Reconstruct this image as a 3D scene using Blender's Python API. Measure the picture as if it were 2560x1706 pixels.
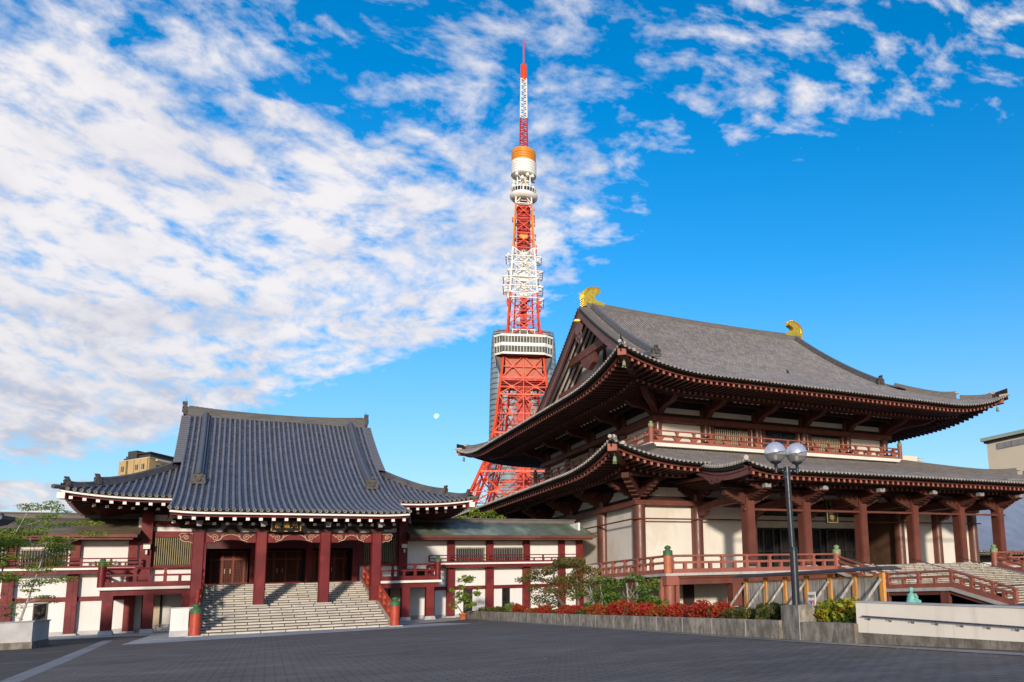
import bpy, math, random
from math import sin, cos, pi, radians, sqrt, atan2
from mathutils import Vector, Matrix
SC = bpy.context.scene
COL = SC.collection
for o in list(bpy.data.objects):
    bpy.data.objects.remove(o)

# ------------------------------------------------------------------ camera
EYE = 1.55
cam = bpy.data.cameras.new('camera')
cam_o = bpy.data.objects.new('camera', cam)
COL.objects.link(cam_o)
rot = Matrix(((0.85768509, -0.51297091, -0.03517287),
              (-0.04947446, -0.15042295, 0.98738301),
              (-0.51178957, -0.84512353, -0.15439448)))
cam_o.matrix_world = Matrix.Translation((0, 0, EYE)) @ rot.transposed().to_4x4()
cam.sensor_width = 36.0
cam.lens = 2041.324 / 2560 * 36.0
cam.shift_x = (1280 - 1779.037) / 2560
cam.shift_y = (1154.666 - 853) / 2560
cam.clip_end = 60000
SC.camera = cam_o

# ------------------------------------------------------------------ sun and sky
SUN_AZ = Vector((-0.37, -0.93, 0)).normalized()      # towards the sun, on plan
SUN_EL = radians(11.5)
to_sun = Vector((SUN_AZ.x * cos(SUN_EL), SUN_AZ.y * cos(SUN_EL), sin(SUN_EL)))
sun = bpy.data.lights.new('sun', 'SUN')
sun.energy = 4.0
sun.angle = radians(3.5)
sun.color = (1.0, 0.885, 0.75)
sun_o = bpy.data.objects.new('sun', sun)
sun_o.rotation_euler = to_sun.to_track_quat('Z', 'Y').to_euler()
COL.objects.link(sun_o)
SC.view_settings.view_transform = 'Standard'
SC.view_settings.look = 'None'
SC.view_settings.exposure = 0.0
SC.view_settings.gamma = 1.0

world = bpy.data.worlds.new('World')
SC.world = world
world.use_nodes = True
NT = world.node_tree
NT.nodes.clear()


class NG:
    """small helper to write node graphs as expressions"""
    def __init__(s, nt):
        s.nt = nt

    def n(s, typ, **kw):
        nd = s.nt.nodes.new(typ)
        for k, v in kw.items():
            setattr(nd, k, v)
        return nd

    def link(s, a, b):
        s.nt.links.new(a, b)

    def setin(s, nd, idx, v):
        if hasattr(v, 'is_output') or isinstance(v, bpy.types.NodeSocket):
            s.link(v, nd.inputs[idx])
        else:
            nd.inputs[idx].default_value = v

    def math(s, op, a, b=0.0, c=0.0, clamp=False):
        nd = s.n('ShaderNodeMath', operation=op)
        nd.use_clamp = clamp
        s.setin(nd, 0, a)
        s.setin(nd, 1, b)
        s.setin(nd, 2, c)
        return nd.outputs[0]

    def smooth(s, x, a, b, lo=0.0, hi=1.0):
        nd = s.n('ShaderNodeMapRange')
        nd.interpolation_type = 'SMOOTHSTEP'
        s.setin(nd, 0, x)
        for i, v in ((1, a), (2, b), (3, lo), (4, hi)):
            s.setin(nd, i, v)
        return nd.outputs[0]

    def mix(s, f, a, b, blend='MIX'):
        nd = s.n('ShaderNodeMix', data_type='RGBA', blend_type=blend)
        s.setin(nd, 0, f)
        for i, v in ((6, a), (7, b)):
            if isinstance(v, tuple) and len(v) == 3:
                v = v + (1,)
            s.setin(nd, i, v)
        return nd.outputs[2]

    def noise(s, vec, scale, detail=3, rough=0.55, dist=0.0, out=0):
        nd = s.n('ShaderNodeTexNoise')
        s.link(vec, nd.inputs['Vector'])
        nd.inputs['Scale'].default_value = scale
        nd.inputs['Detail'].default_value = detail
        nd.inputs['Roughness'].default_value = rough
        nd.inputs['Distortion'].default_value = dist
        return nd.outputs[out]

    def xyz(s, x, y, z):
        nd = s.n('ShaderNodeCombineXYZ')
        for i, v in enumerate((x, y, z)):
            s.setin(nd, i, v)
        return nd.outputs[0]

    def sep(s, v):
        nd = s.n('ShaderNodeSeparateXYZ')
        s.link(v, nd.inputs[0])
        return nd.outputs


g = NG(NT)
sky = g.n('ShaderNodeTexSky')
sky.sky_type = 'NISHITA'
sky.sun_disc = False
sky.sun_elevation = SUN_EL
sky.sun_rotation = atan2(SUN_AZ.x, SUN_AZ.y)
sky.altitude = 50
sky.air_density = 1.0
sky.dust_density = 0.3
sky.ozone_density = 2.6
hs = g.n('ShaderNodeHueSaturation')
hs.inputs['Hue'].default_value = 0.5
hs.inputs['Saturation'].default_value = 1.40
hs.inputs['Value'].default_value = 1.75
g.link(sky.outputs[0], hs.inputs['Color'])
SKYC = hs.outputs['Color']
tc = g.n('ShaderNodeTexCoord')
dx, dy, dz = g.sep(tc.outputs['Generated'])
SKYC = g.mix(1.0, SKYC, g.mix(g.smooth(dz, 0.02, 0.42), (0.80, 0.68, 0.70), (0.95, 0.90, 0.92)), 'MULTIPLY')
SKYC = g.mix(g.smooth(dz, 0.40, 0.02, 0.0, 0.42), SKYC, (3.0, 4.5, 5.7))
den = g.math('MAXIMUM', g.math('ADD', dz, 0.06), 0.02)
u = g.math('DIVIDE', dx, den)
v = g.math('DIVIDE', dy, den)
uv = g.xyz(u, v, 0.0)
# a warped copy of the cloud-plane coordinates, so that banks curl
wv = g.n('ShaderNodeVectorMath', operation='SCALE')
sub = g.n('ShaderNodeVectorMath', operation='SUBTRACT')
g.link(g.noise(uv, 2.2, 2, out=1), sub.inputs[0])
sub.inputs[1].default_value = (0.5, 0.5, 0.5)
g.link(sub.outputs[0], wv.inputs[0])
wv.inputs['Scale'].default_value = 0.16
ad = g.n('ShaderNodeVectorMath', operation='ADD')
g.link(uv, ad.inputs[0])
g.link(wv.outputs[0], ad.inputs[1])
wuv = ad.outputs[0]
# the bank: full to the left and low, broken puffs towards the zenith and far right
bend = g.math('MULTIPLY', g.math('MAXIMUM', g.math('SUBTRACT', v, 2.3), 0.0), 0.54)
mA = g.smooth(g.math('ADD', u, bend), 0.66, 1.0, 1.0, 0.0)
mB = g.math('MULTIPLY', g.smooth(g.math('ADD', u, g.math('MULTIPLY', v, 1.07)), 2.10, 2.50, 1.0, 0.0), g.smooth(v, 1.28, 1.5, 1.0, 0.0))
mA = g.math('MULTIPLY', mA, g.smooth(v, 4.2, 5.6, 1.0, 0.0))
mask = g.math('MAXIMUM', mA, mB)
body = g.math('MULTIPLY', g.smooth(v, 1.32, 1.80), g.smooth(u, 1.05, 0.62))
leftc = g.smooth(u, 0.05, -0.25)
level = g.math('ADD', 0.50, g.math('ADD', g.math('MULTIPLY', body, 0.34), g.math('MULTIPLY', leftc, 0.12)))
cov = g.math('MULTIPLY', mask, level)
low = g.math('MULTIPLY', g.smooth(u, -0.62, -0.45, 1.0, 0.0),
             g.math('MULTIPLY', g.smooth(v, 5.1, 5.5, 0.0, 1.0), g.smooth(v, 6.2, 6.9, 1.0, 0.0)))
cov = g.math('MAXIMUM', cov, g.math('MULTIPLY', low, 0.85))
# puffs: cloud-plane coordinates with the depth axis compressed, because the puffs have height
wu, wv_, _ = g.sep(wuv)
lw = g.math('MULTIPLY', g.math('LOGARITHM', g.math('MAXIMUM', wv_, 0.2), 2.718282), 0.80)
pv = g.xyz(wu, lw, 0.0)


def rows(rot, loc, sx, sy, scale, detail, rough, dist=0.1):
    mp = g.n('ShaderNodeMapping')
    g.link(pv, mp.inputs['Vector'])
    mp.inputs['Location'].default_value = loc
    mp.inputs['Rotation'].default_value = (0, 0, radians(rot))
    mp.inputs['Scale'].default_value = (sx, sy, 1.0)
    return g.noise(mp.outputs[0], scale, detail, rough, dist)


na = rows(-38, (0.3, 1.7, 0), 0.58, 1.25, 16.5, 8, 0.57)
nb_ = rows(35, (2.3, 0.4, 0), 0.62, 1.25, 17.0, 8, 0.57)
wsel = g.smooth(g.math('ADD', wu, g.math('MULTIPLY', g.smooth(wv_, 2.0, 3.2), 0.8)), 0.25, 0.75)
mxn = g.n('ShaderNodeMix')
g.link(wsel, mxn.inputs[0])
g.link(na, mxn.inputs[2])
g.link(nb_, mxn.inputs[3])
n1 = mxn.outputs[0]
n2 = rows(0, (5.0, 2.0, 0), 1.0, 1.0, 3.6, 3, 0.5)
n3 = rows(0, (1.0, 9.0, 0), 1.0, 1.0, 30.0, 7, 0.62)
dens = g.math('ADD', g.math('ADD', g.math('MULTIPLY', n1, 1.00), g.math('MULTIPLY', n2, 0.30)), g.math('MULTIPLY', n3, 0.20))
thr = g.math('SUBTRACT', 1.05, g.math('MULTIPLY', cov, 0.56))
exc = g.math('SUBTRACT', dens, thr)
alpha = g.math('POWER', g.smooth(exc, -0.06, 0.27), 0.72)
alpha = g.math('MULTIPLY', alpha, g.smooth(cov, 0.02, 0.16))
alpha = g.math('MULTIPLY', alpha, g.smooth(dz, 0.01, 0.05))
# thick parts turn lilac grey away from the sun, cores stay white
sh = g.smooth(rows(-30, (7.7, 3.1, 0), 0.6, 1.2, 6.5, 4, 0.5), 0.42, 0.64)
lowshade = g.math('MULTIPLY', g.smooth(v, 1.9, 3.6), g.smooth(u, 0.45, -0.35))
ccol = g.mix(g.math('MULTIPLY', sh, g.math('ADD', 0.28, g.math('MULTIPLY', lowshade, 0.42))), (1.03, 0.985, 0.97), (0.47, 0.48, 0.60))
ccol = g.mix(g.math('MULTIPLY', g.smooth(exc, 0.30, 0.05), 0.38), ccol, (0.62, 0.70, 0.90))
ccol = g.mix(g.math('MULTIPLY', lowshade, 0.30), ccol, (0.45, 0.45, 0.56))
ccol = g.mix(g.math('MULTIPLY', g.smooth(exc, 0.16, 0.42), 0.5), ccol, (1.04, 1.0, 0.99))
bg = g.n('ShaderNodeBackground')
bg.inputs['Strength'].default_value = 0.15
g.link(g.mix(g.math('MULTIPLY', alpha, 0.93), SKYC, g.mix(1.0, ccol, (6.3, 6.25, 6.25), 'MULTIPLY')), bg.inputs['Color'])
wo = g.n('ShaderNodeOutputWorld')
g.link(bg.outputs[0], wo.inputs['Surface'])

# ------------------------------------------------------------------ helpers
def lin(r, g_, b):
    f = lambda c: (c / 255 / 12.92) if c <= 10 else ((c / 255 + 0.055) / 1.055) ** 2.4
    return (f(r), f(g_), f(b))


def mat(name, col, rough=0.6, var=0.12, vs=1.2, bump=0.0, bs=25.0, metal=0.0, spec=0.4, col2=None, c2t=(0.5, 0.62), c2s=2.0,
        stretch=(1, 1, 1), extra=None, coat=0.0, trans=0.0):
    m = bpy.data.materials.new(name)
    m.use_nodes = True
    nt = m.node_tree
    b = nt.nodes['Principled BSDF']
    h = NG(nt)
    t = h.n('ShaderNodeTexCoord').outputs['Object']
    mp = h.n('ShaderNodeMapping')
    mp.inputs['Scale'].default_value = stretch
    h.link(t, mp.inputs['Vector'])
    vec = mp.outputs[0]
    lo = tuple(max(c * (1 - var), 0) for c in col)
    hi = tuple(min(c * (1 + var), 1) for c in col)
    c = h.mix(h.smooth(h.noise(vec, vs, 5, 0.6), 0.3, 0.7), lo, hi)
    if col2 is not None:
        c = h.mix(h.smooth(h.noise(vec, c2s, 4, 0.65), c2t[0], c2t[1]), c, col2)
    if extra:
        c = extra(h, c, t)
    h.link(c, b.inputs['Base Color'])
    b.inputs['Metallic'].default_value = metal
    b.inputs['Specular IOR Level'].default_value = spec
    if coat:
        b.inputs['Coat Weight'].default_value = coat
    r = h.smooth(h.noise(vec, vs * 4, 3), 0.2, 0.8, max(rough - 0.12, 0.02), min(rough + 0.12, 1))
    h.link(r, b.inputs['Roughness'])
    if bump:
        bp = h.n('ShaderNodeBump')
        bp.inputs['Strength'].default_value = bump
        bp.inputs['Distance'].default_value = 0.05
        h.link(h.noise(vec, bs, 4, 0.6), bp.inputs['Height'])
        h.link(bp.outputs[0], b.inputs['Normal'])
    return m


ROOT = {}


def tag(o, label=None, cat=None, group=None, kind=None):
    for k, val in (('label', label), ('category', cat), ('group', group), ('kind', kind)):
        if val:
            o[k] = val
    return o


def thing(name, label, cat, loc=(0, 0, 0), group=None, rz=0.0):
    o = bpy.data.objects.new(name, None)
    o.empty_display_size = 0.3
    COL.objects.link(o)
    o.location = loc
    o.rotation_euler = (0, 0, rz)
    ROOT[o.name] = Vector(loc)
    return tag(o, label, cat, group)


class MB:
    def __init__(s):
        s.v, s.f, s.m, s.sm, s.uv = [], [], [], [], []
        s.has_uv = False

    def add(s, vs, fs, m=0, smooth=False, uvs=None):
        k = len(s.v)
        s.v += [tuple(p) for p in vs]
        for f in fs:
            s.f.append([i + k for i in f])
            s.m.append(m)
            s.sm.append(smooth)
            if uvs:
                s.has_uv = True
                s.uv.append([uvs[i] for i in f])
            else:
                s.uv.append([(0.0, 0.0)] * len(f))

    def box(s, x0, x1, y0, y1, z0, z1, m=0):
        s.add([(x0, y0, z0), (x1, y0, z0), (x1, y1, z0), (x0, y1, z0), (x0, y0, z1), (x1, y0, z1), (x1, y1, z1), (x0, y1, z1)],
              [(3, 2, 1, 0), (4, 5, 6, 7), (0, 1, 5, 4), (1, 2, 6, 5), (2, 3, 7, 6), (3, 0, 4, 7)], m)

    def beam(s, p, q, w, h, m=0, up=(0, 0, 1)):
        p, q = Vector(p), Vector(q)
        d = (q - p).normalized()
        e = d.cross(Vector(up))
        if e.length < 1e-5:
            e = d.cross(Vector((0, 1, 0)))
        e.normalize()
        n = e.cross(d).normalized()
        e = e * w / 2
        n = n * h / 2
        vs = [p - e - n, p + e - n, p + e + n, p - e + n, q - e - n, q + e - n, q + e + n, q - e + n]
        s.add(vs, [(0, 1, 2, 3), (7, 6, 5, 4), (4, 5, 1, 0), (5, 6, 2, 1), (6, 7, 3, 2), (7, 4, 0, 3)], m)

    def tube(s, pts, r, n=8, m=0, smooth=True, cap=True):
        pts = [Vector(p) for p in pts]
        L = len(pts)
        rs = r if isinstance(r, (list, tuple)) else [r] * L
        vs = []
        ref = None
        for i, p in enumerate(pts):
            d = (pts[min(i + 1, L - 1)] - pts[max(i - 1, 0)]).normalized()
            if ref is None:
                ref = Vector((0, 0, 1)) if abs(d.z) < 0.9 else Vector((1, 0, 0))
            a = d.cross(ref)
            if a.length < 1e-4:
                a = d.cross(Vector((0, 1, 0)))
            a.normalize()
            b = a.cross(d).normalized()
            ref = b
            for k in range(n):
                t = 2 * pi * k / n
                vs.append(p + a * (cos(t) * rs[i]) + b * (sin(t) * rs[i]))
        fs = []
        for i in range(L - 1):
            for k in range(n):
                k2 = (k + 1) % n
                fs.append((i * n + k, i * n + k2, (i + 1) * n + k2, (i + 1) * n + k))
        s.add(vs, fs, m, smooth)
        if cap:
            s.add(vs[:n], [tuple(range(n))], m)
            s.add(vs[-n:], [tuple(range(n - 1, -1, -1))], m)

    def lathe(s, prof, c, n=16, m=0, smooth=True):
        vs = []
        for r, z in prof:
            for k in range(n):
                t = 2 * pi * k / n
                vs.append((c[0] + r * cos(t), c[1] + r * sin(t), c[2] + z))
        fs = []
        for i in range(len(prof) - 1):
            for k in range(n):
                k2 = (k + 1) % n
                fs.append((i * n + k, i * n + k2, (i + 1) * n + k2, (i + 1) * n + k))
        s.add(vs, fs, m, smooth)
        for i, flip in ((0, True), (len(prof) - 1, False)):
            if prof[i][0] > 1e-3:
                ring = list(range(n))
                s.add(vs[i * n:(i + 1) * n], [ring[::-1] if flip else ring], m)

    def prism(s, poly, ax, a0, a1, m=0):
        def P(q, a):
            return {'x': (a, q[0], q[1]), 'y': (q[0], a, q[1]), 'z': (q[0], q[1], a)}[ax]
        n = len(poly)
        vs = [P(q, a0) for q in poly] + [P(q, a1) for q in poly]
        s.add(vs, [tuple(range(n)), tuple(range(2 * n - 1, n - 1, -1))] + [(i, (i + 1) % n, n + (i + 1) % n, n + i) for i in range(n)], m)

    def strip(s, A, B, m=0, smooth=False, uvs=None):
        """quads between two polylines"""
        n = len(A)
        s.add(list(A) + list(B), [(i, i + 1, n + i + 1, n + i) for i in range(n - 1)], m, smooth, uvs)

    def ribbon(s, pts, w, h, m=0, side=None, base=True):
        """box section swept along a polyline (bottom at the line)"""
        pts = [Vector(p) for p in pts]
        rows = []
        for i, p in enumerate(pts):
            d = pts[min(i + 1, len(pts) - 1)] - pts[max(i - 1, 0)]
            e = Vector(side) if side else Vector((d.y, -d.x, 0))
            e = e.normalized() * (w / 2)
            hh = h[i] if isinstance(h, (list, tuple)) else h
            rows.append((p - e, p + e, p + e + Vector((0, 0, hh)), p - e + Vector((0, 0, hh))))
        vs = [q for r_ in rows for q in r_]
        fs = []
        for i in range(len(pts) - 1):
            for k in range(4):
                k2 = (k + 1) % 4
                fs.append((i * 4 + k, i * 4 + k2, i * 4 + 4 + k2, i * 4 + 4 + k))
        fs += [(3, 2, 1, 0), tuple(len(vs) - 4 + i for i in range(4))]
        s.add(vs, fs, m)

    def build(s, name, mats, parent=None, label=None):
        me = bpy.data.meshes.new(name)
        off = Vector((0, 0, 0))
        p = parent
        while p is not None:
            if p.name in ROOT:
                off = ROOT[p.name]
                break
            p = p.parent
        me.from_pydata([(a - off.x, b - off.y, c - off.z) for a, b, c in s.v], [], s.f)
        if not isinstance(mats, (list, tuple)):
            mats = [mats]
        for m_ in mats:
            me.materials.append(m_)
        me.polygons.foreach_set('material_index', s.m)
        me.polygons.foreach_set('use_smooth', s.sm)
        if s.has_uv:
            ul = me.uv_layers.new(name='UVMap')
            flat = [c for f in s.uv for q in f for c in q]
            ul.data.foreach_set('uv', flat)
        me.update()
        o = bpy.data.objects.new(name, me)
        COL.objects.link(o)
        if parent is not None:
            o.parent = parent
        if label:
            o['label'] = label
        return o


def dup(root, loc, rz=0.0, sc=1.0, label=None, group=None):
    def cp(o, par):
        c = o.copy()
        COL.objects.link(c)
        if par is not None:
            c.parent = par
        for ch in list(o.children):
            cp(ch, c)
        return c
    r_ = cp(root, None)
    r_.location = loc
    r_.rotation_euler = (0, 0, rz)
    r_.scale = (sc, sc, sc) if not isinstance(sc, tuple) else sc
    if label:
        r_['label'] = label
    if group:
        r_['group'] = group
    return r_
# ------------------------------------------------------------------ materials
def tile_extra(pitch, course, dark, amt, patch=0.55):
    """every tile its own tone, joints between courses"""
    def f(h, c, t):
        uvn = h.n('ShaderNodeUVMap').outputs[0]
        x, y, z = h.sep(uvn)
        fx = h.math('FLOOR', h.math('DIVIDE', x, pitch))
        fy = h.math('FLOOR', h.math('DIVIDE', y, course))
        wn = h.n('ShaderNodeTexWhiteNoise', noise_dimensions='2D')
        h.link(h.xyz(fx, fy, 0.0), wn.inputs['Vector'])
        pn = h.noise(uvn, 0.35, 2)
        sel = h.smooth(h.math('ADD', wn.outputs['Value'], h.math('MULTIPLY', pn, 0.9)), patch + 0.55, patch + 0.6)
        c = h.mix(h.math('MULTIPLY', sel, amt), c, dark)
        c = h.mix(h.math('MULTIPLY', h.math('SUBTRACT', wn.outputs['Value'], 0.5), 0.14), c, (0.9, 0.9, 0.9))
        fr = h.math('FRACT', h.math('DIVIDE', y, course))
        ln = h.smooth(fr, 0.0, 0.14, 0.45, 0.0)
        return h.mix(ln, c, (0.012, 0.012, 0.014))
    return f


def grime(h, c, t):
    mp = h.n('ShaderNodeMapping')
    mp.inputs['Scale'].default_value = (1.4, 1.4, 0.12)
    h.link(t, mp.inputs['Vector'])
    s1 = h.smooth(h.noise(mp.outputs[0], 2.2, 5, 0.65), 0.5, 0.78)
    s2 = h.smooth(h.noise(t, 0.5, 4, 0.6), 0.45, 0.75)
    c = h.mix(h.math('MULTIPLY', s1, 0.22), c, (0.42, 0.39, 0.35))
    return h.mix(h.math('MULTIPLY', s2, 0.14), c, (0.48, 0.44, 0.38))


M = {}
M['roll_blue'] = mat('blue_tile_roll', (0.14, 0.152, 0.20), 0.5, 0.14, 0.5, 0.15, 30, spec=0.5, col2=(0.13, 0.135, 0.16), c2s=0.5,
                     extra=tile_extra(0.37, 0.42, (0.09, 0.095, 0.12), 0.35, 0.5))
M['pan_blue'] = mat('blue_tile_pan', (0.044, 0.043, 0.055), 0.6, 0.25, 0.9, 0.2, 30, extra=tile_extra(0.37, 0.17, (0.03, 0.028, 0.032), 0.6, 0.3))
M['roll_grey'] = mat('grey_tile_roll', (0.285, 0.25, 0.225), 0.6, 0.12, 0.6, 0.15, 30, spec=0.35,
                     extra=tile_extra(0.38, 0.62, (0.14, 0.12, 0.112), 0.6, 0.42))
M['pan_grey'] = mat('grey_tile_pan', (0.125, 0.106, 0.095), 0.75, 0.2, 0.7, 0.2, 30, extra=tile_extra(0.38, 0.31, (0.075, 0.065, 0.06), 0.6, 0.35))
M['ridge_blue'] = mat('ridge_tile', (0.085, 0.085, 0.10), 0.6, 0.25, 1.0, 0.3, 25, col2=(0.12, 0.108, 0.085), c2s=1.2)
M['ridge_dark'] = mat('ridge_layered', (0.10, 0.092, 0.085), 0.7, 0.25, 1.0, 0.3, 25, stretch=(1, 1, 7))
M['ridge_grey'] = mat('ridge_tile_grey', (0.135, 0.12, 0.108), 0.7, 0.2, 1.0, 0.3, 25, stretch=(1, 1, 6))
M['tile_rim'] = mat('eave_tile_rim', (0.30, 0.27, 0.22), 0.6, 0.2)
M['tile_face'] = mat('eave_tile_face', (0.08, 0.075, 0.07), 0.7, 0.2)
M['rim_grey'] = mat('eave_tile_rim_grey', (0.42, 0.37, 0.31), 0.65, 0.2)
M['face_grey'] = mat('eave_tile_face_grey', (0.25, 0.22, 0.19), 0.7, 0.2)
M['oni'] = mat('ogre_tile', (0.07, 0.06, 0.05), 0.6, 0.3, 4, 0.6, 14)
M['red'] = mat('crimson_lacquer', (0.135, 0.010, 0.012), 0.5, 0.18, 0.7, 0.06, 12, spec=0.25, col2=(0.18, 0.020, 0.018), c2s=0.6)
M['lit_post'] = mat('sunlit_post', (0.42, 0.125, 0.055), 0.5, 0.14, 1.5, 0.06, 20)  # rail paint brightened in its colour so the corner newel reads sunlit
M['roll_far'] = mat('far_blue_roll', (0.20, 0.24, 0.33), 0.5, 0.1, 0.5)  # same blue tile, lightened in colour for the sky it reflects
M['pan_far'] = mat('far_blue_pan', (0.022, 0.026, 0.038), 0.6, 0.1, 0.5)
M['red_bright'] = mat('vermilion_post', (0.40, 0.052, 0.022), 0.5, 0.14, 1.5, 0.06, 20)
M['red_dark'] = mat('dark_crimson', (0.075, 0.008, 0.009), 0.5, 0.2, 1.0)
M['brown'] = mat('oxblood_paint', (0.135, 0.042, 0.028), 0.6, 0.16, 0.6, 0.08, 14, spec=0.25, col2=(0.17, 0.058, 0.04), c2s=0.5)
M['brown_col'] = mat('oxblood_column', (0.118, 0.041, 0.026), 0.4, 0.16, 0.5, 0.05, 10, spec=0.5)
M['brown_rail'] = mat('rust_rail', (0.29, 0.092, 0.06), 0.55, 0.14, 0.8, 0.08, 16)
M['brown_end'] = mat('rafter_end', (0.37, 0.125, 0.085), 0.6, 0.15, 1.0)
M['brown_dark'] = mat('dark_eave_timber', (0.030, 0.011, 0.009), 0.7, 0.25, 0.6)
M['hafu'] = mat('bargeboard', (0.15, 0.062, 0.056), 0.55, 0.12, 0.7, 0.06, 12)
M['rafter'] = mat('rafter_shaded', (0.075, 0.026, 0.019), 0.65, 0.2, 0.6, spec=0.2)  # oxblood darkened in its colour for the shade under the eaves
M['bracket'] = mat('bracket_shaded', (0.092, 0.031, 0.022), 0.65, 0.2, 0.5, 0.08, 12, spec=0.2)  # shaded copy of the oxblood: deep eave shade put into the colour
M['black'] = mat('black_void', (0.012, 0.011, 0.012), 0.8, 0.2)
M['white'] = mat('white_plaster', (0.74, 0.715, 0.675), 0.85, 0.035, 0.5, 0.05, 8, spec=0.2, extra=lambda h, c, t: grime(h, c, t))
M['cream'] = mat('cream_plaster', (0.70, 0.65, 0.57), 0.85, 0.04, 0.35, 0.05, 8, spec=0.2, extra=lambda h, c, t: grime(h, c, t), col2=(0.64, 0.585, 0.49), c2s=0.25)
M['whiteband'] = mat('white_paint', (0.78, 0.72, 0.64), 0.6, 0.05, 2.0)
M['stone'] = mat('pale_granite', (0.46, 0.42, 0.37), 0.7, 0.12, 0.8, 0.25, 30, col2=(0.36, 0.35, 0.34), c2s=0.9)
M['granite'] = mat('grey_granite', (0.44, 0.425, 0.41), 0.75, 0.14, 1.5, 0.15, 40)
M['bronze'] = mat('green_bronze', (0.045, 0.115, 0.045), 0.55, 0.2, 6, 0.1, 20)
M['bronze_pale'] = mat('pale_green_bronze', (0.21, 0.27, 0.13), 0.6, 0.22, 5, 0.1, 20)
M['verdigris'] = mat('verdigris', (0.17, 0.43, 0.36), 0.6, 0.22, 6, 0.3, 22)
M['gold'] = mat('gold_leaf', (0.85, 0.50, 0.055), 0.30, 0.18, 3, 0.15, 9, metal=0.75, spec=0.6)
M['goldpaint'] = mat('gold_lettering', (0.62, 0.36, 0.08), 0.4, 0.1, 3, metal=0.3)
M['scroll'] = mat('pale_gold_paint', (0.50, 0.37, 0.23), 0.6, 0.1, 3)
M['lattice'] = mat('olive_lattice', (0.22, 0.185, 0.085), 0.6, 0.15, 3)
M['lattice_gold'] = mat('straw_lattice', (0.38, 0.33, 0.22), 0.6, 0.2, 2)
M['door_red'] = mat('orange_brown_door', (0.15, 0.022, 0.007), 0.45, 0.2, 1.5)
M['dark_door'] = mat('black_brown_door', (0.02, 0.017, 0.016), 0.35, 0.25, 1.0, spec=0.5)
M['glass_dark'] = mat('dark_window', (0.012, 0.011, 0.011), 0.12, 0.3, 1.0, spec=0.6)
M['shutter'] = mat('tan_shutter', (0.50, 0.40, 0.27), 0.6, 0.08, 2)
M['copper'] = mat('copper_roof', (0.16, 0.20, 0.155), 0.55, 0.3, 0.7, 0.1, 8, col2=(0.27, 0.34, 0.25), c2s=0.5, stretch=(1, 0.35, 0.35))
M['shingle'] = mat('brown_copper_roof', (0.165, 0.125, 0.08), 0.6, 0.25, 0.8, 0.25, 12, col2=(0.22, 0.25, 0.26), c2t=(0.55, 0.75), c2s=0.22)
M['steel'] = mat('stainless_rail', (0.55, 0.55, 0.56), 0.25, 0.08, 2, metal=1.0)
M['blackpaint'] = mat('black_pole_paint', (0.016, 0.018, 0.024), 0.4, 0.2, 2, spec=0.5)
M['darkmetal'] = mat('dark_fence_metal', (0.05, 0.05, 0.055), 0.5, 0.2, 3)


def stain_extra(h, c, t):
    # rain streaks running down a concrete face: noise squeezed along z, growth stronger near joints
    mp = h.n('ShaderNodeMapping')
    mp.inputs['Scale'].default_value = (1.7, 1.7, 0.8)
    h.link(t, mp.inputs['Vector'])
    s1 = h.smooth(h.noise(mp.outputs[0], 1.9, 6, 0.72), 0.38, 0.62)
    s2 = h.smooth(h.noise(t, 0.9, 4, 0.6), 0.4, 0.65)
    c = h.mix(h.math('MULTIPLY', s1, 0.75), c, (0.085, 0.072, 0.056))
    return h.mix(h.math('MULTIPLY', s2, 0.4), c, (0.12, 0.105, 0.085))


M['concrete'] = mat('stained_concrete', (0.40, 0.35, 0.28), 0.85, 0.12, 1.2, 0.3, 22, extra=stain_extra)
M['concrete_base'] = mat('mossy_concrete', (0.27, 0.235, 0.19), 0.9, 0.2, 1.0, 0.4, 18, extra=stain_extra)


def ramp_extra(h, c, t):
    mp = h.n('ShaderNodeMapping')
    mp.inputs['Scale'].default_value = (2.0, 2.0, 0.12)
    h.link(t, mp.inputs['Vector'])
    s1 = h.smooth(h.noise(mp.outputs[0], 1.6, 4, 0.6), 0.55, 0.75)
    return h.mix(h.math('MULTIPLY', s1, 0.28), c, (0.42, 0.37, 0.30))


M['rampwall'] = mat('cream_ramp_plaster', (0.80, 0.72, 0.605), 0.85, 0.04, 0.6, 0.05, 10, extra=ramp_extra)


def wood_extra(h, c, t):
    mp = h.n('ShaderNodeMapping')
    mp.inputs['Scale'].default_value = (6, 6, 0.5)
    h.link(t, mp.inputs['Vector'])
    s1 = h.smooth(h.noise(mp.outputs[0], 2.0, 5, 0.65), 0.4, 0.65)
    return h.mix(h.math('MULTIPLY', s1, 0.8), c, (0.13, 0.12, 0.105))


M['greywood'] = mat('weathered_boards', (0.42, 0.38, 0.33), 0.9, 0.2, 1.0, 0.2, 20, extra=wood_extra)
M['orangewood'] = mat('orange_timber', (0.58, 0.26, 0.06), 0.7, 0.3, 1.5, 0.1, 14, col2=(0.40, 0.30, 0.20), c2t=(0.5, 0.7), stretch=(2, 2, 0.6))


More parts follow.
